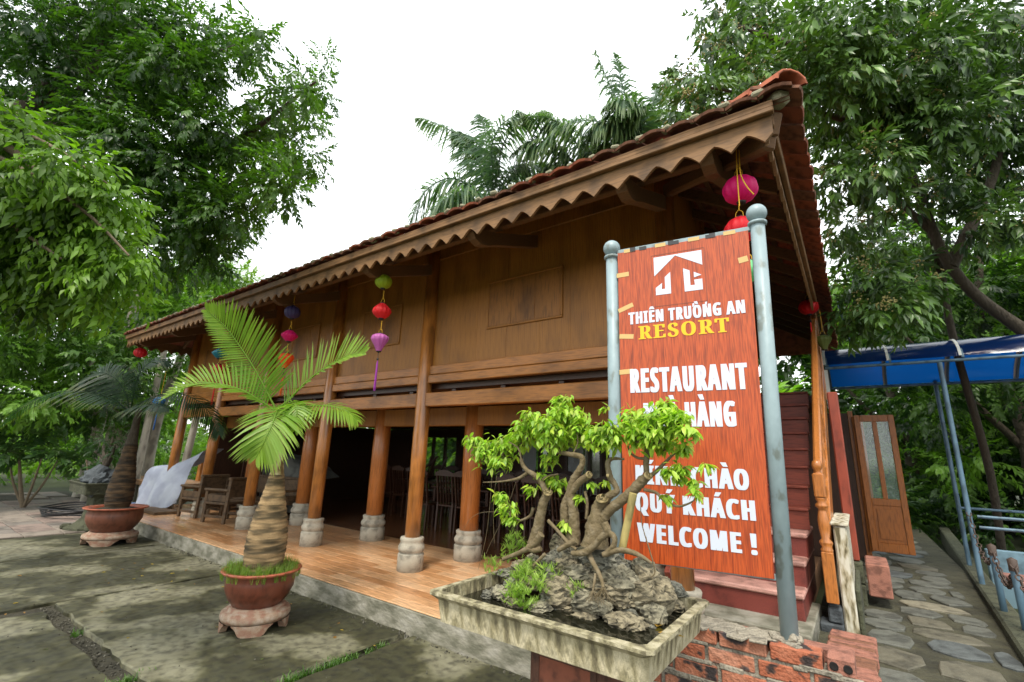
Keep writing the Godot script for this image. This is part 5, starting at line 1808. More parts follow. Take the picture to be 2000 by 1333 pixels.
func tray_parts(o: Node3D, w: float, d: float, h: float, m: Material, mr: Material) -> void:
	# a tray that leans outwards, with a lip; base centre at the node's origin
	var s := mb(-1)
	var ring := func(iw: float, id: float, y: float) -> Array:
		var c := 0.02
		var a := iw * 0.5
		var b := id * 0.5
		return [Vector3(-a + c, y, b), Vector3(a - c, y, b), Vector3(a, y, b - c), Vector3(a, y, -b + c), Vector3(a - c, y, -b), Vector3(-a + c, y, -b), Vector3(-a, y, -b + c), Vector3(-a, y, b - c)]
	var ctr := Vector3(0, h * 0.4, 0)
	var L := func(st: SurfaceTool, r1: Array, r2: Array, outw: bool) -> void:
		for i in 8:
			var j := (i + 1) % 8
			if outw: quad_o(st, r1[i], r1[j], r2[j], r2[i], ctr)
			else:
				var mid: Vector3 = (r1[i] + r2[j]) * 0.5
				quad_o(st, r1[i], r1[j], r2[j], r2[i], mid + (mid - ctr) * Vector3(1, 0, 1))
	L.call(s, ring.call(w - 0.08, d - 0.08, 0.0), ring.call(w - 0.055, d - 0.055, h * 0.72), true)
	L.call(s, ring.call(w - 0.055, d - 0.055, h * 0.72), ring.call(w - 0.012, d - 0.012, h - 0.018), true)
	var b0: Array = ring.call(w - 0.08, d - 0.08, 0.0)
	for i in 8: tri_o(s, Vector3(0, 0, 0), b0[i], b0[(i + 1) % 8], Vector3(0, 1, 0))
	var i0: Array = ring.call(w - 0.10, d - 0.10, 0.03)
	L.call(s, i0, ring.call(w - 0.082, d - 0.082, h - 0.004), false)
	for i in 8: tri_o(s, Vector3(0, 0.03, 0), i0[i], i0[(i + 1) % 8], Vector3(0, -1, 0))
	part(o, "basin", s, m)
	s = mb(-1)
	L.call(s, ring.call(w - 0.011, d - 0.011, h - 0.0175), ring.call(w, d, h - 0.014), true)
	L.call(s, ring.call(w, d, h - 0.014), ring.call(w - 0.003, d - 0.003, h - 0.002), true)
	var ra: Array = ring.call(w - 0.003, d - 0.003, h - 0.002)
	var rb2: Array = ring.call(w - 0.075, d - 0.075, h)
	for i in 8: quad_o(s, ra[i], ra[(i + 1) % 8], rb2[(i + 1) % 8], rb2[i], ctr - Vector3(0, 5, 0))
	L.call(s, ring.call(w - 0.083, d - 0.083, h - 0.02), rb2, false)
	part(o, "rim", s, mr)

# ---------- the bonsai in front ----------
func rock_shape(s: SurfaceTool, c: Vector3, r: Vector3, seed_: int) -> void:
	var nz := FastNoiseLite.new()
	nz.seed = seed_
	nz.frequency = 0.9
	nz.fractal_octaves = 4
	nz.fractal_type = FastNoiseLite.FRACTAL_RIDGED
	var st := FastNoiseLite.new()
	st.seed = seed_ + 7
	st.frequency = 0.5
	var tilt := Basis.from_euler(Vector3(sin(seed_ * 3.1) * 0.5, seed_ * 1.7, cos(seed_ * 2.3) * 0.4))
	var n := 14
	var g := {}
	var P := func(i: int, j: int) -> Vector3:
		var key := i * 100 + (j % (n * 2))
		if g.has(key): return g[key]
		var th := PI * i / n
		var ph := TAU * (j % (n * 2)) / (n * 2.0)
		var v := Vector3(sin(th) * cos(ph), cos(th), sin(th) * sin(ph))
		# boxy facets and ridges
		var e := pow(pow(absf(v.x), 3.0) + pow(absf(v.y), 3.0) + pow(absf(v.z), 3.0), -1.0 / 3.0)
		var q := tilt * v
		var k := 0.86 * e + 0.34 * nz.get_noise_3d(q.x * 1.6, q.y * 3.6, q.z * 1.6) + 0.20 * st.get_noise_3d(q.x * 2.0, q.y * 2.0, q.z * 2.0)
		k += 0.075 * sin(q.y * 14.0 + 3.0 * st.get_noise_3d(q.x * 3.0, q.y, q.z * 3.0))
		g[key] = c + tilt * (v * k) * r
		return g[key]
	s.set_smooth_group(-1)
	for i in n:
		for j in n * 2:
			var a: Vector3 = P.call(i, j); var b: Vector3 = P.call(i + 1, j); var d: Vector3 = P.call(i + 1, j + 1); var e: Vector3 = P.call(i, j + 1)
			if i > 0: tri_o(s, a, e, d, c)
			if i < n - 1: tri_o(s, a, b, d, c)

func bonsai() -> void:
	rng.seed = 25
	var ped := thing("pedestal", "dark brown square pedestal with sunken panel under the big bonsai tray", "pedestal", Vector3(-1.03, 0, -2.0))
	var s := mb()
	box(s, Vector3(0, 0.435, 0), Vector3(0.335, 0.87, 0.335), 0.012)
	part(ped, "block", s, M.pedestal)
	s = mb()
	for q in [[-0.14, 0.05, -0.115, 0.83], [0.115, 0.05, 0.14, 0.83]]: boxc(s, Vector3(q[0], q[1], 0.168), Vector3(q[2], q[3], 0.175), 0.003)
	boxc(s, Vector3(-0.1145, 0.805, 0.168), Vector3(0.1145, 0.83, 0.175), 0.003)
	part(ped, "panel_frame", s, M.pedestal)
	s = mb()
	boxc(s, Vector3(-0.1145, 0.05, 0.1675), Vector3(0.1145, 0.804, 0.1705))
	part(ped, "panel", s, M.pedestal_panel)
	# tray
	var tr := thing("bonsai_tray", "stained grey concrete tray holding the rocks and the big bonsai", "tray", Vector3(-1.115, 0.875, -2.02))
	tray_parts(tr, 1.03, 0.76, 0.125, M.tray, M.tray_rim)
	s = mb()
	quad(s, Vector3(-0.465, 0.072, 0.33), Vector3(0.465, 0.072, 0.33), Vector3(0.465, 0.072, -0.33), Vector3(-0.465, 0.072, -0.33))
	part(tr, "water", s, M.water)
	# rocks
	var rk := thing("rockery", "pile of fissured grey and tan rocks in the concrete tray", "rockery", Vector3(-1.1, 0.92, -2.05))
	var i := 0
	for r in rock_rows:
		s = mb()
		i += 1
		var w: float = r[3] * 0.9
		rock_shape(s, Vector3(r[0], r[1] - 0.015, r[2] - 0.045), Vector3(w, w * r[4] * 0.85, w * 0.85), i)
		wpart(rk, "rock", s, M["rock%d" % (i % 3)])
	for q in [[-1.12, 0.93, -2.15, 0.17, 0.06], [-0.92, 0.95, -2.15, 0.13, 0.07], [-1.0, 1.05, -2.12, 0.10, 0.06], [-1.24, 1.0, -2.16, 0.11, 0.07], [-0.80, 1.03, -2.17, 0.10, 0.09]]:
		s = mb()
		i += 1
		rock_shape(s, Vector3(q[0], q[1], q[2]), Vector3(q[3], q[4], 0.10), i)
		wpart(rk, "rock", s, M.rock2)
	for k in 24:
		var a := rng.randf() * TAU
		var u := sqrt(rng.randf())
		s = mb()
		i += 1
		var w := rng.randf_range(0.045, 0.085)
		rock_shape(s, Vector3(-1.09 + cos(a) * u * 0.34, 0.93 + 0.20 * (1.0 - u * u) + 0.03 * (1.0 - u), -2.15 + sin(a) * u * 0.16), Vector3(w, w * rng.randf_range(0.55, 0.9), w * 0.85), i + 40)
		wpart(rk, "rock", s, M["rock%d" % (i % 3)])
	# the tree
	var b := thing("bonsai_tree", "gnarled bonsai fig with bright green leaves over the rocks in the tray", "bonsai", Vector3(-1.08, 1.1, -2.05))
	for g in [["trunk", bonsai_trunk, 10, 0.10], ["branch", bonsai_branch, 7, 0.07], ["root", bonsai_root, 8, 0.08]]:
		for q in g[1]:
			s = mb()
			limb(s, q, 6, g[2], g[3])
			wpart(b, g[0], s, M.bonsai_bark)
	for q in bonsai_cuts:
		s = mb()
		var d := Vector3(q[4], q[5], 0.5).normalized()
		var c := Vector3(q[0], q[1], q[2])
		tube(s, [c, c + d * 0.008, c + d * 0.012, c + d * 0.002], [q[3] * 1.02, q[3] * 1.05, q[3] * 0.8, q[3] * 0.55], 12)
		wpart(b, "pruned_cut", s, M.cut_wood)
	for q in bonsai_thin:
		s = mb()
		limb(s, q, 6, 5, 0.1)
		wpart(b, "aerial_root", s, M.bonsai_bark)
	s = mb()
	limb(s, bonsai_stake, 2, 12)
	tag(wpart(self, "support_stake", s, M.stake), "smooth yellowish stake propping the right arm of the big bonsai", "stake")
	# fibrous root mats
	s = mb()
	for k in 70:
		var a: Array = bonsai_root[2][3] if k % 2 else bonsai_root[3][2]
		var p0 := Vector3(a[0], a[1], a[2])
		var e := p0 + Vector3(rng.randfn() * 0.03, -0.03 - rng.randf() * 0.025, rng.randfn() * 0.02)
		tube(s, spline([p0, (p0 + e) * 0.5 + rv(0.01), e], 3), [0.002, 0.0015, 0.0008], 4, false)
	stuff(wpart(b, "fibrous_roots", s, M.bonsai_bark))
	# twigs and leaves
	var twigs := mb()
	var lv := []
	for q in bonsai_pads:
		var c := Vector3(q[0], q[1], q[2])
		var r: float = q[3]
		var n := int(q[4])
		var tw := int(max(2, n / 7))
		for t in tw:
			var v := Vector3(rng.randfn(), absf(rng.randfn()) * 0.8, rng.randfn()).normalized()
			var tip := c + Vector3(v.x, v.y * 0.8, v.z * 0.9) * r * rng.randf_range(0.55, 1.0)
			var st := c + Vector3(rng.randf_range(-0.3, 0.3), -0.7, rng.randf_range(-0.3, 0.3)) * r
			var mid := st.lerp(tip, 0.55) + Vector3(0, 0.18 * r, 0) + rv(0.12 * r)
			var sp := spline([st, mid, tip], 5)
			tube(twigs, sp, [0.0028, 0.0025, 0.0022, 0.002, 0.0018, 0.0015, 0.0013, 0.0012, 0.001, 0.001, 0.0008], 5, false)
			var per := int(ceil(float(n) / tw))
			for k in per:
				var u := rng.randf_range(0.35, 1.0)
				var p: Vector3 = sp[int(u * (sp.size() - 1))]
				var o := Vector3(v.x + rng.randf_range(-1.1, 1.1), rng.randf_range(-0.75, 0.35), v.z * 0.6 + 0.25 + rng.randf_range(-1.0, 1.0)).normalized()
				if k % 2: p = c + Vector3(rng.randfn(), rng.randfn() * 0.8 - 0.1, rng.randfn()).limit_length(1.8) * r * 0.62
				o.y -= 0.25
				lv.append([Transform3D(out_basis(o, rng.randf_range(-0.5, 0.5)).scaled(Vector3.ONE * rng.randf_range(0.72, 1.2)), p + rv(0.006)), 0.0])
	wpart(b, "twigs", twigs, M.bonsai_bark)
	for q in lv: q[1] = (q[0].origin as Vector3).distance_to(CAM)
	lv.sort_custom(func(x, y): return x[1] < y[1])
	var meshes := []
	for k in 5:
		var ms := mb()
		ms.set_color(Color(0.24, 0.44, 0.035).lerp(Color(0.60, 0.78, 0.11), k / 4.0))
		leaf(ms, Vector3.ZERO, Vector3.RIGHT, Vector3.UP, 0.042, 0.018, 0.25 + 0.08 * k, true)
		meshes.append(mesh_of(ms))
	var holder := b
	var xf := []
	var cols := []
	for k in lv.size():
		if k < 300:
			var t: Transform3D = lv[k][0]
			t.origin -= b.position
			part(holder, "leaf", meshes[rng.randi_range(0, 4)], M.leaf, t)
		else:
			xf.append(lv[k][0])
			var yv := rng.randf_range(0.6, 1.2)
			cols.append(Color(yv * rng.randf_range(0.8, 1.15), yv, yv * 0.9))
	multi(b, "foliage", meshes[2], M.leaf, xf, cols)
	# grass-like plants among the rocks
	var tx := []
	var tc := []
	for q in tuft_rows:
		for k in int(q[3]):
			tx.append(Transform3D(Basis.from_euler(Vector3(rng.randf_range(-0.4, 0.6), rng.randf() * TAU, rng.randf_range(-0.4, 0.4))).scaled(Vector3(1.25, 0.62, 1.25) * rng.randf_range(0.5, 1.1)), Vector3(q[0], q[1] - 0.005, q[2]) + rv(0.04)))
			tc.append(Color(0.24, 0.42, 0.05).lerp(Color(0.48, 0.64, 0.14), rng.randf()))
	tag(multi(self, "rock_grass", blade_tuft(0.075, 5, 95, 0.055), M.leaf, tx, tc), "bright tufts of fine grass growing on the tray rocks", "grass")
	# yellow fallen leaves lying in the tray
	for k in 3:
		s = mb()
		s.set_color(Color(0.55, 0.33, 0.06))
		leaf(s, Vector3.ZERO, Vector3.RIGHT, Vector3.UP, 0.10, 0.045, 0.05, true)
		var o := part(self, "dry_leaf", s, M.leaf, Transform3D(Basis(Vector3.UP, k * 1.3 + 0.4), Vector3(-0.70 - 0.02 * k, 0.952 + 0.003 * k, -1.98 - 0.05 * k)))
		tag(o, "yellow dead leaf floating in the right end of the concrete tray", "leaf", "dead leaves in the tray")

# ---------- trees ----------
func tree(called: String, label: String, cat: String, at: Vector3, limbs: Array, bark: Material, crowns: Array, group := "") -> void:
	var o := thing(called, label, cat, at, group)
	for i in limbs.size():
		var s := mb()
		limb(s, limbs[i], 5, 9, 0.05)
		wpart(o, "trunk" if i == 0 else "limb", s, bark)
	for c in crowns:
		crown(o, "crown", c[0], c[1], c[2], c[3], c[4], c[5], c[6], c[7], c[8] if c.size() > 8 else 1.0)

# clusters scattered through a box of air; tints picked from a list
func grove(n: int, lo: Vector3, hi: Vector3, r0: float, r1: float, twigs: int, tints: Array) -> Array:
	var rows := []
	for i in n:
		rows.append([rng.randf_range(lo.x, hi.x), rng.randf_range(lo.y, hi.y), rng.randf_range(lo.z, hi.z), rng.randf_range(r0, r1), twigs, tints[rng.randi_range(0, tints.size() - 1)]])
	return rows

func trees() -> void:
	rng.seed = 26
	var crown_mid := grove(150, Vector3(-22.5, 1.9, -6.4), Vector3(-15.2, 7.6, 1.5), 0.45, 0.85, 56, [0.2, 0.35, 0.6, 0.9])
	var crown_dark := grove(210, Vector3(0.4, 0.3, -22), Vector3(9.5, 8.2, -13.5), 0.6, 1.0, 62, [0.05, 0.1, 0.3, 0.5, 0.9])
	var crown_low := grove(70, Vector3(-30, 0.1, -10), Vector3(-22.5, 2.6, 2), 0.6, 1.0, 30, [0.4, 0.6, 0.8, 1.0])
	var crown_far := grove(90, Vector3(-44, 0, -24), Vector3(-31, 6.0, 8), 1.2, 2.2, 26, [0.3, 0.6, 0.9, 1.2])
	crown_far.append_array(grove(110, Vector3(-30, 0, -32), Vector3(9, 8, -25), 1.2, 2.2, 26, [0.0, 0.1, 0.2, 0.6]))
	crown_far.append_array(grove(90, Vector3(-1, 0, -25), Vector3(12, 8.5, -22.5), 0.9, 1.6, 40, [-0.1, 0.0, 0.1, 0.3]))
	crown_far.append_array(grove(50, Vector3(8, 0, -26), Vector3(16, 9, -10), 1.2, 2.0, 26, [0.0, 0.1, 0.2]))
	crown_far.append_array(grove(70, Vector3(-22, 0, -18.5), Vector3(-1.5, 3.4, -13.5), 0.7, 1.1, 24, [0.6, 1.0, 1.5, 1.8]))
	var fig := twig_mesh(9, 0.066, 0.028, 0.19, 0.65, 41, 0.3)
	var fig2 := twig_mesh(9, 0.074, 0.033, 0.21, 0.3, 42, 0.25)
	var big := twig_mesh(8, 0.165, 0.056, 0.30, 0.55, 43, 0.22)
	var mid := twig_mesh(12, 0.15, 0.066, 0.46, 0.3, 44, 0.2)
	tree("weeping_fig", "near weeping fig bough with bright hanging leaves at the left edge", "tree", Vector3(-5.6, -0.05, 1.6),
		[[[-5.6, -0.05, 1.6, 0.2], [-5.4, 1.6, 1.3, 0.17], [-5.0, 3.2, 0.8, 0.12], [-4.5, 3.6, 0.2, 0.05], [-4.1, 3.3, -0.3, 0.02]],
		[[-4.7, 3.5, 0.45, 0.05], [-4.25, 3.35, -0.1, 0.02], [-3.85, 3.05, -0.5, 0.012], [-3.6, 2.75, -0.75, 0.006]],
		[[-4.9, 3.3, 0.7, 0.05], [-4.3, 3.0, -0.1, 0.02], [-3.9, 2.7, -0.5, 0.008]],
		[[-4.6, 3.55, 0.3, 0.03], [-4.2, 3.55, -0.2, 0.015], [-3.8, 3.25, -0.6, 0.006]]], M.bark,
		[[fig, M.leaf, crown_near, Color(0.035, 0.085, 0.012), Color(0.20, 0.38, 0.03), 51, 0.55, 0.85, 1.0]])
	tree("spreading_fig", "large dark spreading fig reaching over the yard at the upper left", "tree", Vector3(-9.2, -0.05, 1.4),
		[[[-9.2, -0.05, 1.4, 0.4], [-9.0, 2.0, 1.0, 0.32], [-8.6, 4.2, 0.2, 0.2], [-8.1, 6.2, -0.5, 0.12], [-7.6, 8.0, -0.9, 0.06]],
		[[-8.9, 2.6, 0.8, 0.16], [-8.4, 4.0, -0.4, 0.10], [-7.4, 5.0, -1.4, 0.07], [-6.3, 5.6, -2.1, 0.04], [-5.2, 6.3, -2.5, 0.015]],
		[[-8.6, 4.2, 0.2, 0.12], [-7.9, 5.6, -0.7, 0.08], [-7.0, 6.4, -1.3, 0.05], [-5.9, 6.7, -1.8, 0.02]],
		[[-8.8, 3.0, 0.6, 0.1], [-8.0, 3.9, -1.0, 0.07], [-7.0, 4.3, -1.9, 0.04], [-6.2, 4.5, -2.2, 0.015]],
		[[-9.0, 2.0, 1.0, 0.12], [-8.7, 4.0, 0.3, 0.09], [-8.0, 5.6, -0.6, 0.06], [-7.6, 7.0, -0.8, 0.04]]], M.dark_bark,
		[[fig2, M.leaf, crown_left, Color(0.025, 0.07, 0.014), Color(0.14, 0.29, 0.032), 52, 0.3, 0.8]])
	# middle distance at the left: three trees with trunks that show
	var part_rows := [[], [], []]
	for i in crown_mid.size(): part_rows[i % 3].append(crown_mid[i])
	var info := [["leafy dark tree with a thick pale trunk behind the far bottle palm", [[-18.2, -0.05, -4.6, 0.32], [-18.0, 2.3, -4.5, 0.26], [-17.6, 4.5, -4.2, 0.2], [-17.3, 7.0, -4.0, 0.1]]],
		["leafy dark tree with a leaning thin trunk left of the house corner", [[-17.6, -0.05, -5.4, 0.16], [-17.2, 2.0, -5.2, 0.14], [-16.8, 4.0, -5.3, 0.1], [-16.4, 6.0, -5.6, 0.05]]],
		["leafy dark tree at the far left edge beyond the plaza", [[-18.6, -0.05, -4.1, 0.14], [-18.5, 2.1, -4.1, 0.12], [-18.6, 4.0, -3.6, 0.1], [-19.5, 6.0, -2.5, 0.05]]]]
	for k in 3:
		tree("garden_tree", info[k][0], "tree", Vector3(info[k][1][0][0], -0.05, info[k][1][0][2]), [info[k][1]], M.pale_trunk,
			[[mid, M.leaf, part_rows[k], Color(0.03, 0.08, 0.016), Color(0.19, 0.37, 0.045), 60 + k, 0.2, 0.8]], "trees beyond the plaza")
	tree("bright_tree", "light yellow-green tree rising behind the left end of the roof", "tree", Vector3(-21.5, -0.05, -9.5),
		[[[-21.5, -0.05, -9.5, 0.3], [-21.4, 4.0, -9.4, 0.22], [-21.2, 7.5, -9.0, 0.1]]], M.bark,
		[[mid, M.leaf, crown_bright, Color(0.09, 0.19, 0.03), Color(0.25, 0.40, 0.05), 70, 0.1, 0.8, 1.1]])
	for k in 3:
		tree("slender_trunk", ["thin pale trunk rising from the greenery left of the far palm", "thin pale trunk right behind the far palm's neck", "slanting pale trunk beside the house's left corner"][k], "tree", [Vector3(-17.0, -0.05, -3.9), Vector3(-15.8, -0.05, -4.6), Vector3(-15.2, -0.05, -5.3)][k],
			[[[[-17.0, -0.05, -3.9, 0.09], [-16.9, 2.0, -3.85, 0.08], [-16.8, 5.0, -3.8, 0.06]], [[-15.8, -0.05, -4.6, 0.1], [-15.7, 2.0, -4.55, 0.09], [-15.5, 5.0, -4.5, 0.07]], [[-15.4, -0.05, -5.5, 0.1], [-14.9, 2.0, -5.4, 0.09], [-14.2, 4.5, -5.3, 0.06]]][k]], M.pale_trunk, [])
	var hg := thing("hedge", "bright hedge and undergrowth beyond the plaza", "hedge", Vector3(-26, -0.05, -5))
	crown(hg, "foliage", mid, M.leaf, crown_low, Color(0.04, 0.10, 0.02), Color(0.22, 0.40, 0.05), 80, 0.0, 0.8, 1.1)
	for q in [["shrub", "broad-leaved shrub with bare pale stems at the left edge of the plaza", Vector3(-16.0, -0.05, -2.6), [[-16.0, 1.6, -2.3, 0.55, 46, 0.6], [-15.4, 1.4, -2.9, 0.5, 40, 0.55], [-16.4, 1.3, -2.0, 0.5, 36, 0.5], [-15.0, 1.15, -3.2, 0.4, 26, 0.6]], [[0, 0, 0, 0.05], [-0.1, 0.6, 0.15, 0.04], [-0.2, 1.3, 0.3, 0.02]]],
		["shrub", "small shrub with a thin stem beside the dark bonsai stand", Vector3(-14.4, -0.05, -3.65), [[-14.4, 1.0, -3.6, 0.32, 26, 0.5], [-14.6, 0.7, -3.5, 0.25, 16, 0.5]], [[0, 0, 0, 0.03], [0.02, 0.5, 0, 0.025], [0.05, 1.0, 0.05, 0.012]]]]:
		var o := thing(q[0], q[1], "shrub", q[2], "shrubs at the plaza's edge")
		var s := mb()
		limb(s, q[4], 4, 7, 0.05)
		part(o, "stem", s, M.bark)
		for k in 3:
			s = mb()
			var a := k * 2.1
			limb(s, [[0, 0.05, 0, 0.03], [cos(a) * 0.3, 0.6, sin(a) * 0.3, 0.025], [cos(a) * 0.5, 1.2, sin(a) * 0.5, 0.012]], 4, 6, 0.05)
			part(o, "stem", s, M.bark)
		crown(o, "foliage", twig_mesh(9, 0.16, 0.07, 0.22, 0.0, 47, 0.1), M.leaf, q[3], Color(0.03, 0.08, 0.025), Color(0.09, 0.19, 0.05), 85, -0.2, 0.8)
	var wood := thing("woodland", "dense green woodland closing the view behind the garden", "woodland", Vector3(-30, -0.05, -20))
	crown(wood, "foliage", twig_mesh(14, 0.42, 0.2, 1.0, 0.2, 45, 0.15), M.leaf, crown_far, Color(0.03, 0.08, 0.012), Color(0.2, 0.38, 0.045), 81, 0.0, 0.9, 1.0)
	# palms behind the roof
	royal_palm("royal palm with drooping fronds above the middle of the roof", fronds_royal, Vector3(-9.22, 10.12, -11.06), 1.0)
	royal_palm("royal palm with an upright spear above the right part of the roof", fronds_royal2, Vector3(-4.14, 10.3, -12.2), 0.95)
	royal_palm("lower royal palm between the two taller ones behind the roof", fronds_royal3, Vector3(-5.96, 10.2, -12.18), 0.85)
	# the right side
	tree("large_leaved_tree", "big tree with long glossy leaves over the right end of the roof", "tree", Vector3(4.2, -0.05, -9.6),
		[[[4.2, -0.05, -9.6, 0.30], [3.4, 2.0, -9.2, 0.2], [2.0, 3.4, -8.6, 0.085], [1.3, 4.2, -7.85, 0.062], [1.02, 5.4, -7.3, 0.045], [0.5, 6.6, -6.5, 0.05], [-0.6, 7.2, -5.6, 0.02]],
		[[1.02, 5.3, -7.3, 0.04], [1.25, 4.6, -8.2, 0.045], [1.3, 3.4, -8.6, 0.045], [1.6, 1.6, -9.9, 0.05], [1.6, -0.05, -10.4, 0.05]],
		[[1.3, 4.2, -7.85, 0.08], [1.9, 5.4, -7.9, 0.05], [2.2, 6.6, -8.0, 0.03]],
		[[0.9, 5.8, -7.0, 0.05], [-0.2, 6.1, -6.0, 0.03], [-1.2, 6.3, -5.2, 0.012]],
		[[1.2, 4.6, -7.7, 0.05], [0.7, 5.2, -7.2, 0.03], [0.2, 5.6, -6.9, 0.012]]], M.dark_bark,
		[[big, M.leaf_big, crown_right, Color(0.028, 0.07, 0.02), Color(0.18, 0.33, 0.06), 90, 0.45, 0.85, 0.8]])
	var berries := mb(0)
	rng.seed = 28
	for k in 16:
		var c := rv(0.07)
		for f in 8:
			var a := TAU * f / 8.0
			var b2 := TAU * (f + 1) / 8.0
			tri_o(berries, c + Vector3(0, 0.012, 0), c + Vector3(cos(a), 0, sin(a)) * 0.012, c + Vector3(cos(b2), 0, sin(b2)) * 0.012, c)
			tri_o(berries, c - Vector3(0, 0.012, 0), c + Vector3(cos(a), 0, sin(a)) * 0.012, c + Vector3(cos(b2), 0, sin(b2)) * 0.012, c)
	berries = berries
	var bmesh := mesh_of(berries)
	var bx := []
	var bc := []
	for r in crown_right:
		for k in 5:
			bx.append(Transform3D(Basis.from_euler(rv(2.0)), Vector3(r[0], r[1], r[2]) + rv(1.0).limit_length(1.0) * float(r[3])))
			bc.append(Color.WHITE)
	multi(get_node("large_leaved_tree"), "fruit_clusters", bmesh, M.berry, bx, bc)
	var dr := [[], [], [], []]
	for i in crown_dark.size(): dr[i % 4].append(crown_dark[i])
	for k in 4:
		var x: float = [1.2, 3.2, 5.4, 7.5][k]
		var z: float = [-18.5, -16.5, -19.5, -15.0][k]
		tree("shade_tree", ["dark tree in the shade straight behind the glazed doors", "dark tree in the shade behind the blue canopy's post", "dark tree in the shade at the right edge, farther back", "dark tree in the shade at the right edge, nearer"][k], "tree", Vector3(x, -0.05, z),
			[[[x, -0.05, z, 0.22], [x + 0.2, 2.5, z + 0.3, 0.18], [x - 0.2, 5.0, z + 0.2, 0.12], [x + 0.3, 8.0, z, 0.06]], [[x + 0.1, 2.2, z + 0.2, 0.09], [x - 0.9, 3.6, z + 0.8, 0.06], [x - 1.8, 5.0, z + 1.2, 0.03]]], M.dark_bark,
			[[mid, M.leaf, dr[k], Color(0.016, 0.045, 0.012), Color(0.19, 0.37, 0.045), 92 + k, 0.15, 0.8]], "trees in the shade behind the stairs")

func litter() -> void:
	rng.seed = 27
	var protos := []
	for k in 3:
		var s := mb()
		s.set_color([Color(0.45, 0.33, 0.06), Color(0.30, 0.16, 0.04), Color(0.16, 0.22, 0.04)][k])
		leaf(s, Vector3.ZERO, Vector3.RIGHT, Vector3.UP, 0.055, 0.026, 0.1 + 0.1 * k, true)
		protos.append(mesh_of(s))
	for k in 80:
		var p := Vector3(rng.randf_range(-8.6, -1.0), 0.006, rng.randf_range(-3.1, -1.1))
		var o := part(self, "fallen_leaf", protos[rng.randi_range(0, 2)], M.leaf, Transform3D(Basis.from_euler(Vector3(rng.randf_range(-0.1, 0.1), rng.randf() * TAU, rng.randf_range(-0.1, 0.1))).scaled(Vector3.ONE * rng.randf_range(0.6, 1.2)), p))
		tag(o, "small fallen leaf lying on the concrete slabs", "leaf", "fallen leaves on the yard")

# measured shapes
var bonsai_trunk := [
	[[-1.33, 1.178, -2.05, 0.035], [-1.309, 1.244, -2.05, 0.029], [-1.293, 1.316, -2.05, 0.025], [-1.276, 1.383, -2.05, 0.023], [-1.251, 1.424, -2.05, 0.021]],
	[[-1.113, 1.213, -2.05, 0.04], [-1.105, 1.287, -2.05, 0.028], [-1.109, 1.355, -2.05, 0.025], [-1.126, 1.423, -2.05, 0.022], [-1.114, 1.487, -2.05, 0.019], [-1.081, 1.538, -2.05, 0.016], [-1.062, 1.575, -2.05, 0.014], [-1.068, 1.605, -2.05, 0.014], [-1.127, 1.616, -2.05, 0.012], [-1.196, 1.625, -2.05, 0.009], [-1.25, 1.647, -2.05, 0.006], [-1.287, 1.657, -2.05, 0.005]],
	[[-1.154, 1.289, -2.05, 0.021], [-1.155, 1.351, -2.05, 0.023], [-1.151, 1.393, -2.05, 0.02], [-1.118, 1.445, -2.05, 0.019], [-1.076, 1.489, -2.05, 0.017], [-1.028, 1.522, -2.05, 0.016]],
	[[-0.999, 1.214, -2.05, 0.062], [-0.995, 1.28, -2.05, 0.049], [-0.99, 1.333, -2.05, 0.038], [-0.982, 1.38, -2.05, 0.028], [-0.959, 1.419, -2.05, 0.023]],
	[[-0.963, 1.395, -2.05, 0.019], [-0.928, 1.435, -2.05, 0.018], [-0.89, 1.46, -2.05, 0.015], [-0.896, 1.487, -2.05, 0.013], [-0.919, 1.519, -2.05, 0.014], [-0.929, 1.559, -2.05, 0.013], [-0.927, 1.59, -2.05, 0.012], [-0.902, 1.603, -2.05, 0.008], [-0.85, 1.602, -2.05, 0.005]],
	[[-0.957, 1.265, -2.05, 0.024], [-0.96, 1.323, -2.05, 0.024], [-0.929, 1.372, -2.05, 0.023], [-0.869, 1.419, -2.05, 0.022], [-0.811, 1.469, -2.05, 0.023], [-0.775, 1.507, -2.05, 0.023], [-0.746, 1.531, -2.05, 0.019]]]
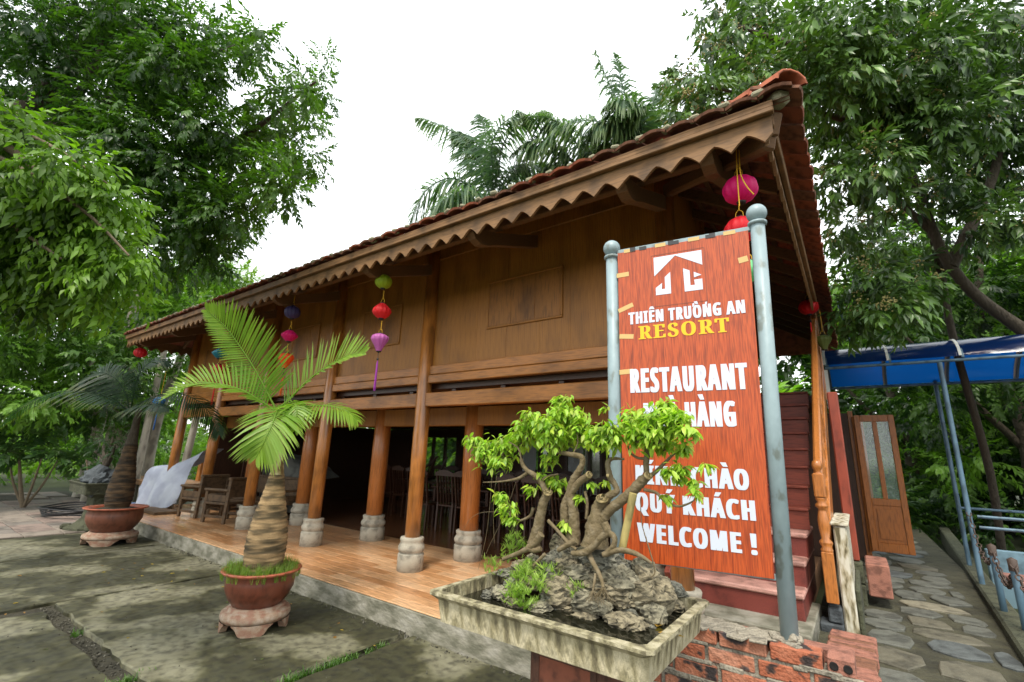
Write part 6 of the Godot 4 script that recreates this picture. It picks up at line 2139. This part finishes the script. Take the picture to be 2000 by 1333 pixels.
var bonsai_branch := [
	[[-1.255, 1.413, -2.05, 0.017], [-1.292, 1.476, -2.05, 0.015], [-1.339, 1.511, -2.05, 0.014], [-1.378, 1.528, -2.05, 0.012], [-1.407, 1.554, -2.05, 0.011], [-1.418, 1.585, -2.05, 0.01]],
	[[-1.377, 1.517, -2.05, 0.009], [-1.429, 1.487, -2.05, 0.008], [-1.503, 1.47, -2.05, 0.005], [-1.574, 1.46, -2.05, 0.004], [-1.669, 1.452, -2.05, 0.002]],
	[[-1.283, 1.488, -2.05, 0.009], [-1.252, 1.505, -2.05, 0.007], [-1.195, 1.519, -2.05, 0.004]],
	[[-0.747, 1.541, -2.05, 0.013], [-0.748, 1.587, -2.05, 0.013], [-0.741, 1.633, -2.05, 0.014], [-0.736, 1.661, -2.05, 0.015]],
	[[-0.743, 1.528, -2.05, 0.011], [-0.704, 1.556, -2.05, 0.009], [-0.663, 1.596, -2.05, 0.007], [-0.622, 1.633, -2.05, 0.005], [-0.569, 1.662, -2.05, 0.003]],
	[[-0.762, 1.476, -2.05, 0.008], [-0.708, 1.466, -2.05, 0.007], [-0.67, 1.433, -2.05, 0.006], [-0.62, 1.419, -2.05, 0.005], [-0.575, 1.434, -2.05, 0.004], [-0.55, 1.451, -2.05, 0.002]],
	[[-0.75, 1.606, -2.05, 0.006], [-0.792, 1.612, -2.05, 0.006], [-0.824, 1.638, -2.05, 0.005], [-0.827, 1.665, -2.05, 0.003]],
	[[-1.335, 1.349, -2.05, 0.01], [-1.352, 1.311, -2.05, 0.008], [-1.407, 1.283, -2.05, 0.006], [-1.436, 1.284, -2.05, 0.003]],
	[[-1.048, 1.449, -2.05, 0.007], [-1.036, 1.396, -2.05, 0.007], [-1.041, 1.328, -2.05, 0.008]],
	[[-1.418, 1.581, -2.05, 0.005], [-1.44, 1.639, -2.05, 0.004], [-1.502, 1.67, -2.05, 0.003]],
	[[-1.214, 1.629, -2.05, 0.005], [-1.233, 1.689, -2.05, 0.003], [-1.289, 1.743, -2.05, 0.002]],
	[[-1.11, 1.62, -2.05, 0.004], [-1.085, 1.683, -2.05, 0.003], [-1.11, 1.764, -2.05, 0.002]],
	[[-0.735, 1.653, -2.05, 0.004], [-0.691, 1.713, -2.05, 0.003], [-0.655, 1.773, -2.05, 0.002]]]
var bonsai_root := [
	[[-0.915, 1.331, -1.97, 0.019], [-0.901, 1.295, -1.97, 0.018], [-0.931, 1.267, -1.97, 0.015], [-0.967, 1.228, -1.97, 0.014], [-1.012, 1.197, -1.97, 0.015], [-1.073, 1.186, -1.97, 0.011]],
	[[-0.898, 1.293, -1.97, 0.015], [-0.87, 1.278, -1.97, 0.013], [-0.874, 1.241, -1.97, 0.012], [-0.91, 1.209, -1.97, 0.01]],
	[[-1.005, 1.191, -2, 0.012], [-0.968, 1.161, -1.97, 0.011], [-0.922, 1.122, -1.94, 0.009], [-0.899, 1.085, -1.92, 0.006]],
	[[-0.948, 1.125, -1.95, 0.007], [-0.945, 1.093, -1.93, 0.006], [-0.946, 1.068, -1.92, 0.004]],
	[[-0.921, 1.201, -1.97, 0.012], [-0.854, 1.228, -1.97, 0.012], [-0.793, 1.229, -1.97, 0.011], [-0.748, 1.217, -1.97, 0.009], [-0.71, 1.199, -1.97, 0.005]],
	[[-1.236, 1.246, -1.97, 0.019], [-1.278, 1.194, -1.97, 0.016], [-1.347, 1.154, -1.97, 0.011], [-1.455, 1.105, -1.97, 0.009]],
	[[-1.2, 1.311, -1.97, 0.009], [-1.145, 1.27, -1.97, 0.008], [-1.097, 1.231, -1.97, 0.009], [-1.05, 1.205, -1.97, 0.007]],
	[[-1.213, 1.163, -1.97, 0.008], [-1.242, 1.136, -1.97, 0.008], [-1.275, 1.104, -1.97, 0.006]],
	[[-1.313, 1.183, -1.97, 0.014], [-1.277, 1.171, -1.97, 0.014], [-1.235, 1.183, -1.97, 0.011]],
	[[-1.05, 1.243, -1.97, 0.015], [-1.104, 1.213, -1.97, 0.013], [-1.144, 1.189, -1.97, 0.01]]]
var bonsai_thin := [
	[[-1.608, 1.498, -2.05, 0.001], [-1.614, 1.331, -2.05, 0.001], [-1.631, 1.176, -2.05, 0.001], [-1.672, 1.013, -2.05, 0.001]],
	[[-1.576, 1.491, -2.05, 0.001], [-1.59, 1.333, -2.05, 0.001], [-1.573, 1.153, -2.05, 0.001]],
	[[-1.784, 1.205, -2.05, 0.001], [-1.744, 1.256, -2.05, 0.001], [-1.67, 1.295, -2.05, 0.001], [-1.541, 1.311, -2.05, 0.001]],
	[[-0.777, 1.443, -2.05, 0.002], [-0.777, 1.342, -2.05, 0.002], [-0.747, 1.236, -2.05, 0.003], [-0.726, 1.156, -2.05, 0.003], [-0.745, 1.128, -2.05, 0.002]],
	[[-1.448, 1.467, -2.05, 0.001], [-1.479, 1.381, -2.05, 0.001]],
	[[-1.533, 1.263, -2.05, 0.001], [-1.598, 1.15, -2.05, 0.001], [-1.625, 1.094, -2.05, 0.001]]]
var bonsai_stake := [[-0.791, 1.46, -2, 0.017], [-0.847, 1.231, -2, 0.016]]
var bonsai_cuts := [[-1.238, 1.428, -2.03, 0.021, 0.3, 0.8], [-1.018, 1.524, -2.03, 0.016, 0.8, 0.5], [-0.951, 1.422, -2.03, 0.027, 0.2, 0.8], [-0.735, 1.534, -2.03, 0.018, 0.7, 0.7], [-0.728, 1.663, -2.03, 0.014, 0, 1], [-0.917, 1.526, -2.03, 0.008, -1, 0.2]]
var bonsai_pads := [[-1.701, 1.619, -2.103, 0.088, 238], [-1.591, 1.656, -2.129, 0.086, 238], [-1.756, 1.676, -2.061, 0.048, 72], [-1.585, 1.572, -2.098, 0.059, 116], [-1.47, 1.698, -2.119, 0.067, 152], [-1.378, 1.744, -2.07, 0.082, 238], [-1.339, 1.811, -2.008, 0.04, 59], [-1.225, 1.768, -1.99, 0.077, 238], [-1.204, 1.709, -2.002, 0.069, 192], [-1.19, 1.885, -2.081, 0.044, 72], [-1.187, 1.834, -2.046, 0.047, 85], [-1.131, 1.806, -2.088, 0.066, 172], [-1.092, 1.746, -2.112, 0.073, 214], [-1.184, 1.708, -2.121, 0.071, 192], [-1.258, 1.598, -2.079, 0.039, 59], [-0.965, 1.702, -1.99, 0.05, 116], [-0.892, 1.73, -1.997, 0.056, 152], [-0.923, 1.84, -2.037, 0.016, 11], [-0.89, 1.689, -2.008, 0.049, 116], [-0.817, 1.78, -2.108, 0.068, 214], [-0.659, 1.842, -2.073, 0.041, 85], [-0.7, 1.778, -2.023, 0.071, 262], [-0.682, 1.717, -2.004, 0.066, 238], [-0.596, 1.78, -1.99, 0.055, 172], [-0.556, 1.729, -1.993, 0.048, 133], [-0.674, 1.669, -2.095, 0.037, 72], [-0.579, 1.656, -2.04, 0.029, 48], [-0.763, 1.711, -2.019, 0.061, 192], [-1.486, 1.328, -2.049, 0.052, 100], [-1.56, 1.389, -2.077, 0.035, 42], [-1.447, 1.286, -2.052, 0.031, 38], [-1.223, 1.483, -2.099, 0.046, 85], [-1.317, 1.446, -2.019, 0.028, 30], [-0.641, 1.565, -2.019, 0.027, 42], [-0.6, 1.542, -2.047, 0.022, 27], [-0.55, 1.52, -2.064, 0.022, 27], [-0.542, 1.486, -2.025, 0.019, 21], [-0.667, 1.458, -2.045, 0.021, 24], [-0.492, 1.593, -2.032, 0.015, 13], [-1.137, 1.3, -2.026, 0.025, 27], [-0.95, 1.497, -2.05, 0.016, 11], [-1.071, 1.42, -2.054, 0.017, 13], [-0.59, 1.58, -2.042, 0.026, 38], [-1.022, 1.486, -2.053, 0.016, 11], [-1.297, 1.513, -2.07, 0.023, 21]]
var rock_rows := [
	[-1.546, 1.02, -2.07, 0.043, 0.6],
	[-1.395, 1.08, -2.017, 0.064, 0.6],
	[-1.414, 0.99, -1.863, 0.053, 0.7],
	[-1.484, 0.97, -1.851, 0.03, 0.9],
	[-1.309, 0.97, -1.841, 0.048, 0.5],
	[-1.207, 0.97, -1.871, 0.063, 0.4],
	[-1.139, 1.02, -1.966, 0.058, 0.75],
	[-1.112, 0.97, -1.959, 0.044, 0.5],
	[-1.1, 1.1, -2.034, 0.091, 0.55],
	[-1.052, 0.98, -2.002, 0.044, 0.8],
	[-1.009, 0.95, -1.934, 0.068, 0.42],
	[-1.021, 1.12, -2.174, 0.047, 0.75],
	[-0.955, 1.13, -2.218, 0.04, 0.7],
	[-0.929, 1.06, -2.136, 0.066, 0.85],
	[-0.874, 1.1, -2.258, 0.072, 0.95],
	[-0.777, 1.03, -2.324, 0.082, 0.5],
	[-0.757, 0.98, -2.276, 0.065, 0.55],
	[-0.829, 1.03, -2.082, 0.075, 0.65],
	[-0.849, 0.98, -2.01, 0.041, 0.8],
	[-0.837, 0.97, -1.942, 0.089, 0.45],
	[-0.754, 0.99, -2.052, 0.054, 1.1],
	[-0.741, 0.94, -1.994, 0.04, 0.8],
	[-1.302, 1.17, -2.183, 0.038, 1.6],
	[-0.95, 1, -1.959, 0.055, 0.65],
	[-1.176, 1.15, -2.113, 0.048, 0.65],
	[-1.286, 1.1, -2.04, 0.037, 0.9],
	[-1.377, 1.11, -2.069, 0.038, 0.8],
	[-1.225, 1.05, -1.999, 0.057, 0.7],
	[-1.305, 1.04, -1.941, 0.06, 0.7],
	[-1.018, 1.05, -2.054, 0.058, 0.8],
	[-1.402, 1.01, -1.943, 0.051, 0.7],
	[-1.111, 1.14, -2.178, 0.052, 0.6]]
var tuft_rows := [[-1.599, 1.14, -2.245, 30], [-1.489, 1.12, -2.148, 24], [-1.321, 1.06, -1.962, 40], [-1.327, 1.02, -1.923, 40], [-1.296, 1, -1.857, 30], [-1.251, 0.99, -1.888, 30], [-1.213, 1.05, -1.902, 30], [-1.202, 1.09, -1.975, 20], [-1.055, 1.03, -1.993, 16], [-1.574, 1.04, -2.053, 22], [-1.3, 1.08, -1.982, 26], [-1.564, 1.08, -2.144, 14]]
var fronds_near := [
	[[-4.705, 1.972, -2.401], [-4.77, 2.146, -2.312], [-4.862, 2.362, -2.203], [-4.951, 2.569, -2.073], [-5.04, 2.776, -1.919], [-5.107, 2.909, -1.752]],
	[[-4.688, 1.972, -2.413], [-4.589, 2.078, -2.465], [-4.44, 2.264, -2.543], [-4.253, 2.423, -2.632], [-4.054, 2.528, -2.72], [-3.9, 2.555, -2.799]],
	[[-4.708, 1.96, -2.389], [-4.742, 2.036, -2.264], [-4.809, 2.133, -2.083], [-4.928, 2.174, -1.893], [-5.073, 2.135, -1.734], [-5.228, 2.014, -1.607]],
	[[-4.683, 1.961, -2.407], [-4.452, 1.979, -2.302], [-4.277, 1.916, -2.195], [-4.177, 1.784, -2.118], [-4.166, 1.635, -2.069], [-4.215, 1.503, -2.049]],
	[[-4.677, 1.958, -2.425], [-4.502, 1.972, -2.46], [-4.285, 2.009, -2.544], [-4.077, 2.002, -2.635], [-3.943, 1.957, -2.722], [-3.876, 1.877, -2.783]],
	[[-4.694, 1.973, -2.421], [-4.784, 2.042, -2.551], [-4.816, 2.088, -2.705], [-4.844, 2.019, -2.834], [-4.888, 1.857, -2.915]],
	[[-4.683, 1.961, -2.407], [-4.444, 1.962, -2.378], [-4.261, 2.002, -2.346], [-4.175, 1.903, -2.338], [-4.161, 1.761, -2.328]]]
var fronds_far := [
	[[-9.619, 2.08, -2.504], [-9.656, 2.227, -2.304], [-9.808, 2.365, -2.021], [-10.07, 2.338, -1.709], [-10.411, 2.16, -1.45], [-10.771, 1.775, -1.24]],
	[[-9.605, 2.08, -2.514], [-9.408, 2.252, -2.606], [-9.05, 2.406, -2.822], [-8.719, 2.322, -3.09], [-8.513, 2.046, -3.327], [-8.464, 1.763, -3.45]],
	[[-9.619, 2.08, -2.504], [-9.633, 2.364, -2.406], [-9.741, 2.604, -2.252], [-9.935, 2.694, -2.082], [-10.133, 2.571, -1.975], [-10.279, 2.377, -1.928]],
	[[-9.605, 2.08, -2.514], [-9.507, 2.451, -2.471], [-9.385, 2.742, -2.472], [-9.315, 2.93, -2.593], [-9.23, 2.914, -2.788]],
	[[-9.612, 2.08, -2.509], [-10.105, 2.221, -2.487], [-10.621, 2.371, -2.446], [-11.144, 2.378, -2.314], [-11.534, 2.149, -2.227]],
	[[-9.605, 2.08, -2.514], [-9.079, 2.146, -2.497], [-8.666, 2.176, -2.535], [-8.363, 2.101, -2.653]]]
var fronds_royal := [
	[[-9.218, 10.118, -11.058], [-9.3, 10.886, -10.76], [-9.65, 11.861, -10.459], [-10.145, 12.569, -10.004], [-10.752, 13, -9.553], [-11.248, 13.154, -9.141]],
	[[-9.218, 10.118, -11.058], [-9.734, 10.61, -10.527], [-10.148, 10.762, -9.921], [-10.615, 10.337, -9.453], [-10.964, 9.681, -9.271], [-11.18, 8.956, -9.209]],
	[[-9.19, 10.119, -11.078], [-8.658, 11.035, -11.442], [-8.219, 11.551, -11.733], [-7.812, 11.755, -12.097], [-7.513, 11.619, -12.486]],
	[[-9.218, 10.118, -11.058], [-8.908, 10.89, -10.664], [-8.724, 11.605, -10.322], [-8.328, 12.145, -10.191], [-7.763, 12.431, -10.262], [-7.503, 12.417, -10.329]],
	[[-9.218, 10.118, -11.058], [-9.379, 11.301, -11.086], [-9.54, 12.463, -10.993], [-9.645, 13.319, -10.908], [-9.812, 13.748, -10.78]],
	[[-9.218, 10.118, -11.058], [-9.259, 9.977, -10.56], [-9.505, 9.709, -9.951], [-9.906, 9.129, -9.58], [-10.183, 8.425, -9.465]],
	[[-9.19, 10.119, -11.078], [-8.622, 10.315, -11.435], [-8.138, 10.164, -11.837], [-7.92, 9.573, -12.179]]]
var fronds_royal2 := [
	[[-4.143, 10.197, -12.204], [-4.251, 11.093, -11.848], [-4.379, 12.138, -11.431], [-4.455, 12.886, -11.145], [-4.501, 13.559, -10.903]],
	[[-4.143, 10.197, -12.204], [-4.413, 10.786, -11.824], [-4.715, 11.231, -11.209], [-5.233, 11.285, -10.556], [-5.82, 11.042, -10.072], [-6.319, 10.446, -9.762]],
	[[-4.143, 10.197, -12.204], [-3.754, 11.101, -12.466], [-3.34, 11.646, -12.73], [-2.854, 11.661, -13.21]],
	[[-4.143, 10.197, -12.204], [-3.99, 10.974, -11.565], [-4.028, 11.55, -11.104], [-4.24, 11.602, -10.676], [-4.578, 11.37, -10.372]],
	[[-4.143, 10.197, -12.204], [-4.575, 10.738, -12.231], [-5.062, 11.16, -11.999], [-5.665, 11.268, -11.779], [-6.162, 10.834, -11.675]],
	[[-4.143, 10.197, -12.204], [-4.03, 11.534, -12.386], [-3.91, 12.618, -12.395], [-3.688, 13.416, -12.567]]]
var fronds_royal3 := [
	[[-5.96, 10.103, -12.177], [-6.338, 10.891, -11.656], [-6.812, 11.433, -11.14], [-7.334, 11.571, -10.715], [-7.922, 11.144, -10.415]],
	[[-5.96, 10.103, -12.177], [-5.914, 11.07, -11.912], [-6.089, 11.866, -11.538], [-6.524, 12.169, -11.125], [-7.016, 11.987, -10.82]],
	[[-5.96, 10.103, -12.177], [-5.509, 11.087, -12.205], [-5.047, 11.589, -12.389], [-4.516, 11.532, -12.797]],
	[[-5.96, 10.103, -12.177], [-6.116, 10.498, -11.941], [-6.569, 10.639, -11.564], [-6.945, 10.302, -11.392], [-7.205, 9.808, -11.354]],
	[[-5.96, 10.103, -12.177], [-5.933, 11.328, -12.33], [-5.841, 12.298, -12.354], [-5.643, 12.955, -12.553]]]
var crown_near := [[-4.369, 3.609, -0.113, 0.214, 106, 0.5], [-4.669, 3.632, -0.275, 0.235, 106, 0.6], [-3.886, 3.267, -0.373, 0.174, 78, 0.6], [-4.144, 3.1, -0.237, 0.261, 176, 0.45], [-4.38, 3.219, -0.472, 0.26, 139, 0.6], [-3.922, 3.124, -0.572, 0.183, 78, 0.75], [-4.01, 3.256, -0.662, 0.128, 34, 0.85], [-4.394, 2.962, -0.422, 0.284, 176, 0.5], [-4.04, 2.907, -0.6, 0.216, 106, 0.7], [-4.389, 3.117, -0.782, 0.174, 54, 0.85], [-4.36, 2.851, -0.27, 0.239, 139, 0.3], [-4.232, 2.716, -0.572, 0.219, 106, 0.4], [-3.862, 2.648, -0.704, 0.135, 44, 0.7], [-4.128, 2.599, -0.853, 0.104, 22, 0.85], [-3.814, 2.733, -0.769, 0.122, 34, 0.85], [-3.787, 2.771, -0.838, 0.068, 10, 0.9], [-4.839, 3.491, -0.144, 0.199, 78, 0.5], [-3.975, 3.301, -0.509, 0.138, 44, 0.8], [-4.645, 2.7, -0.386, 0.257, 139, 0.2], [-4.681, 2.634, -0.645, 0.171, 54, 0.3], [-4.257, 3.685, -0.015, 0.147, 54, 0.3]]
var crown_left := [[-5.187, 6.438, -1.759, 0.142, 19, 0.45], [-5.572, 6.571, -1.863, 0.186, 30, 0.45], [-6.73, 7.364, -2.139, 0.248, 38, 0.4], [-6.594, 7.321, -1.87, 0.263, 47, 0.4], [-5.977, 6.411, -1.636, 0.291, 73, 0.4], [-6.356, 6.816, -1.473, 0.361, 105, 0.35], [-6.085, 6.118, -1.495, 0.314, 88, 0.4], [-6.9, 7.092, -1.315, 0.47, 165, 0.3], [-6.089, 5.953, -1.198, 0.408, 165, 0.35], [-7.349, 6.563, -1.758, 0.27, 47, 0.4], [-5.981, 7.563, -2.962, 0.128, 9, 0.45], [-6.172, 7.484, -2.997, 0.174, 16, 0.45], [-5.893, 6.868, -2.83, 0.245, 38, 0.45], [-6.212, 7.059, -3.112, 0.203, 23, 0.45], [-4.786, 5.764, -2.151, 0.194, 38, 0.45], [-5.443, 6.01, -2.285, 0.249, 51, 0.45], [-6.435, 6.823, -3.036, 0.291, 47, 0.4], [-6.497, 6.348, -2.649, 0.414, 105, 0.45], [-6.032, 5.907, -2.195, 0.247, 47, 0.45], [-7.233, 6.325, -2.546, 0.506, 144, 0.5], [-5.849, 6.152, -2.79, 0.198, 26, 0.45], [-6.486, 6.108, -2.841, 0.384, 88, 0.45], [-6.205, 5.535, -1.883, 0.416, 144, 0.4], [-5.145, 5.128, -2.527, 0.207, 38, 0.45], [-5.723, 5.296, -2.696, 0.25, 47, 0.4], [-5.368, 4.925, -2.285, 0.281, 73, 0.5], [-6.228, 5.129, -2.217, 0.428, 144, 0.55], [-7.787, 5.856, -2.331, 0.581, 188, 0.4], [-5.993, 4.817, -2.357, 0.301, 73, 0.5], [-5.106, 4.545, -2.269, 0.215, 47, 0.45], [-5.744, 4.323, -1.959, 0.327, 105, 0.4], [-6.205, 4.5, -1.886, 0.399, 144, 0.35], [-7.12, 4.914, -2.656, 0.276, 47, 0.4], [-6.503, 4.306, -2.22, 0.304, 73, 0.4], [-6.534, 4.042, -2.094, 0.297, 73, 0.35], [-6.278, 4.177, -1.746, 0.388, 144, 0.3], [-8.404, 4.354, -2.392, 0.438, 105, 0.35], [-7.049, 7.022, -1.138, 0.496, 188, 0.25], [-6.635, 6.02, -1.199, 0.462, 188, 0.25], [-6.366, 5.2, -1.27, 0.493, 238, 0.3], [-6.263, 4.726, -1.481, 0.437, 188, 0.3], [-6.71, 6.753, -0.817, 0.455, 188, 0.2], [-8.097, 7.006, -1.02, 0.536, 188, 0.2], [-6.905, 5.548, -0.997, 0.452, 188, 0.2], [-6.598, 4.929, -1.136, 0.435, 188, 0.25], [-7.889, 7.108, -0.665, 0.506, 188, 0.15], [-7.526, 6.048, -0.641, 0.468, 188, 0.12], [-9.542, 7.966, -0.482, 0.587, 188, 0.12], [-7.588, 6.446, -0.148, 0.504, 238, 0.1], [-8.814, 6.516, -0.267, 0.513, 188, 0.1], [-9.23, 6.377, -0.629, 0.551, 188, 0.12], [-7.749, 5.498, -1.057, 0.37, 105, 0.2], [-10.276, 8.232, 0.165, 0.585, 188, 0.1], [-7.345, 4.655, -1.788, 0.441, 144, 0.25], [-7.018, 3.914, -1.654, 0.409, 144, 0.25], [-8.489, 5.868, -0.402, 0.37, 105, 0.15], [-5.906, 5.305, -1.517, 0.326, 105, 0.35], [-7.686, 7.257, -0.591, 0.495, 188, 0.15]]
var crown_bright := [[-24.582, 9.029, -8.189, 1.329, 257, 0.7], [-25.736, 8.281, -7.643, 1.11, 178, 0.6], [-24.172, 9.517, -9.095, 1.136, 178, 0.8], [-23.235, 9.387, -9.665, 0.769, 82, 0.8], [-26.104, 7.022, -7.57, 0.882, 114, 0.5], [-25.205, 7.389, -6.606, 1.044, 178, 0.5], [-23.428, 7.854, -8.383, 1.281, 257, 0.7], [-24.841, 9.715, -7.72, 0.795, 92, 0.7], [-22.541, 8.893, -9.783, 0.444, 28, 0.8], [-23.627, 8.728, -9.469, 0.901, 114, 0.75], [-27.164, 6.5, -6.955, 0.882, 114, 0.4]]
var crown_right := [[-0.901, 8.089, -6.037, 0.27, 32, 0.35], [-0.694, 6.894, -5.285, 0.208, 25, 0.35], [-0.593, 7.921, -6.169, 0.332, 50, 0.4], [-0.849, 6.558, -5.069, 0.134, 11, 0.35], [-1.566, 6.96, -5.83, 0.147, 9, 0.35], [-1.141, 6.16, -4.943, 0.167, 18, 0.4], [-0.935, 5.745, -4.737, 0.187, 25, 0.4], [-1.635, 7.271, -6.629, 0.223, 18, 0.4], [-1.094, 7.449, -6.709, 0.361, 50, 0.45], [-1.378, 5.831, -5.266, 0.129, 9, 0.4], [-1.083, 5.45, -4.803, 0.158, 18, 0.4], [-0.772, 7.748, -6.696, 0.426, 72, 0.5], [-0.334, 8.047, -6.78, 0.56, 128, 0.55], [-0.428, 6.149, -5.405, 0.332, 72, 0.5], [-0.844, 7.127, -6.83, 0.355, 50, 0.45], [0.075, 8.444, -7.164, 0.572, 128, 0.6], [0.12, 7.28, -6.746, 0.522, 128, 0.5], [-0.186, 6.394, -5.873, 0.291, 50, 0.5], [0.474, 6.567, -5.638, 0.476, 162, 0.55], [0.367, 6.061, -5.736, 0.425, 128, 0.5], [0.253, 6.272, -6.746, 0.373, 72, 0.5], [0.876, 7.617, -7.649, 0.619, 162, 0.45], [1.153, 7.962, -7.49, 0.601, 162, 0.45], [0.653, 5.964, -6.471, 0.456, 128, 0.45], [0.417, 6.383, -7.928, 0.424, 72, 0.45], [1.097, 6.149, -6.244, 0.478, 162, 0.4], [1.675, 7.859, -7.832, 0.596, 162, 0.4], [1.029, 5.768, -6.652, 0.446, 128, 0.4], [0.52, 4.946, -6.015, 0.31, 72, 0.4], [0.231, 4.978, -6.369, 0.281, 50, 0.4], [2.024, 7.592, -8.728, 0.635, 162, 0.3], [1.902, 6.991, -7.056, 0.511, 162, 0.3], [1.377, 5.445, -6.516, 0.415, 128, 0.35], [2.334, 7.049, -8.162, 0.568, 162, 0.25], [2.078, 6.056, -7.87, 0.539, 162, 0.25], [1.266, 5.989, -7.985, 0.392, 72, 0.35], [1.835, 5.807, -8.47, 0.457, 98, 0.3], [2.411, 5.954, -9.248, 0.548, 128, 0.25], [3.295, 8.361, -9.791, 0.66, 162, 0.2], [2.571, 6.188, -8.159, 0.537, 162, 0.2], [0.327, 5.036, -7.777, 0.334, 50, 0.35], [0.591, 4.652, -6.504, 0.196, 25, 0.35], [1.282, 5.106, -7.279, 0.288, 50, 0.3], [1.696, 4.553, -7.278, 0.323, 72, 0.3], [0.448, 5.007, -8.571, 0.361, 50, 0.4], [0.456, 4.002, -7.278, 0.298, 50, 0.4], [0.293, 4.238, -8.23, 0.247, 25, 0.35], [0.845, 5.041, -8.899, 0.362, 50, 0.4], [0.202, 3.543, -7.378, 0.219, 25, 0.4], [0.488, 3.482, -7.061, 0.283, 50, 0.45], [0.82, 3.839, -7.321, 0.287, 50, 0.4], [1.369, 4.63, -8.221, 0.316, 50, 0.3]]
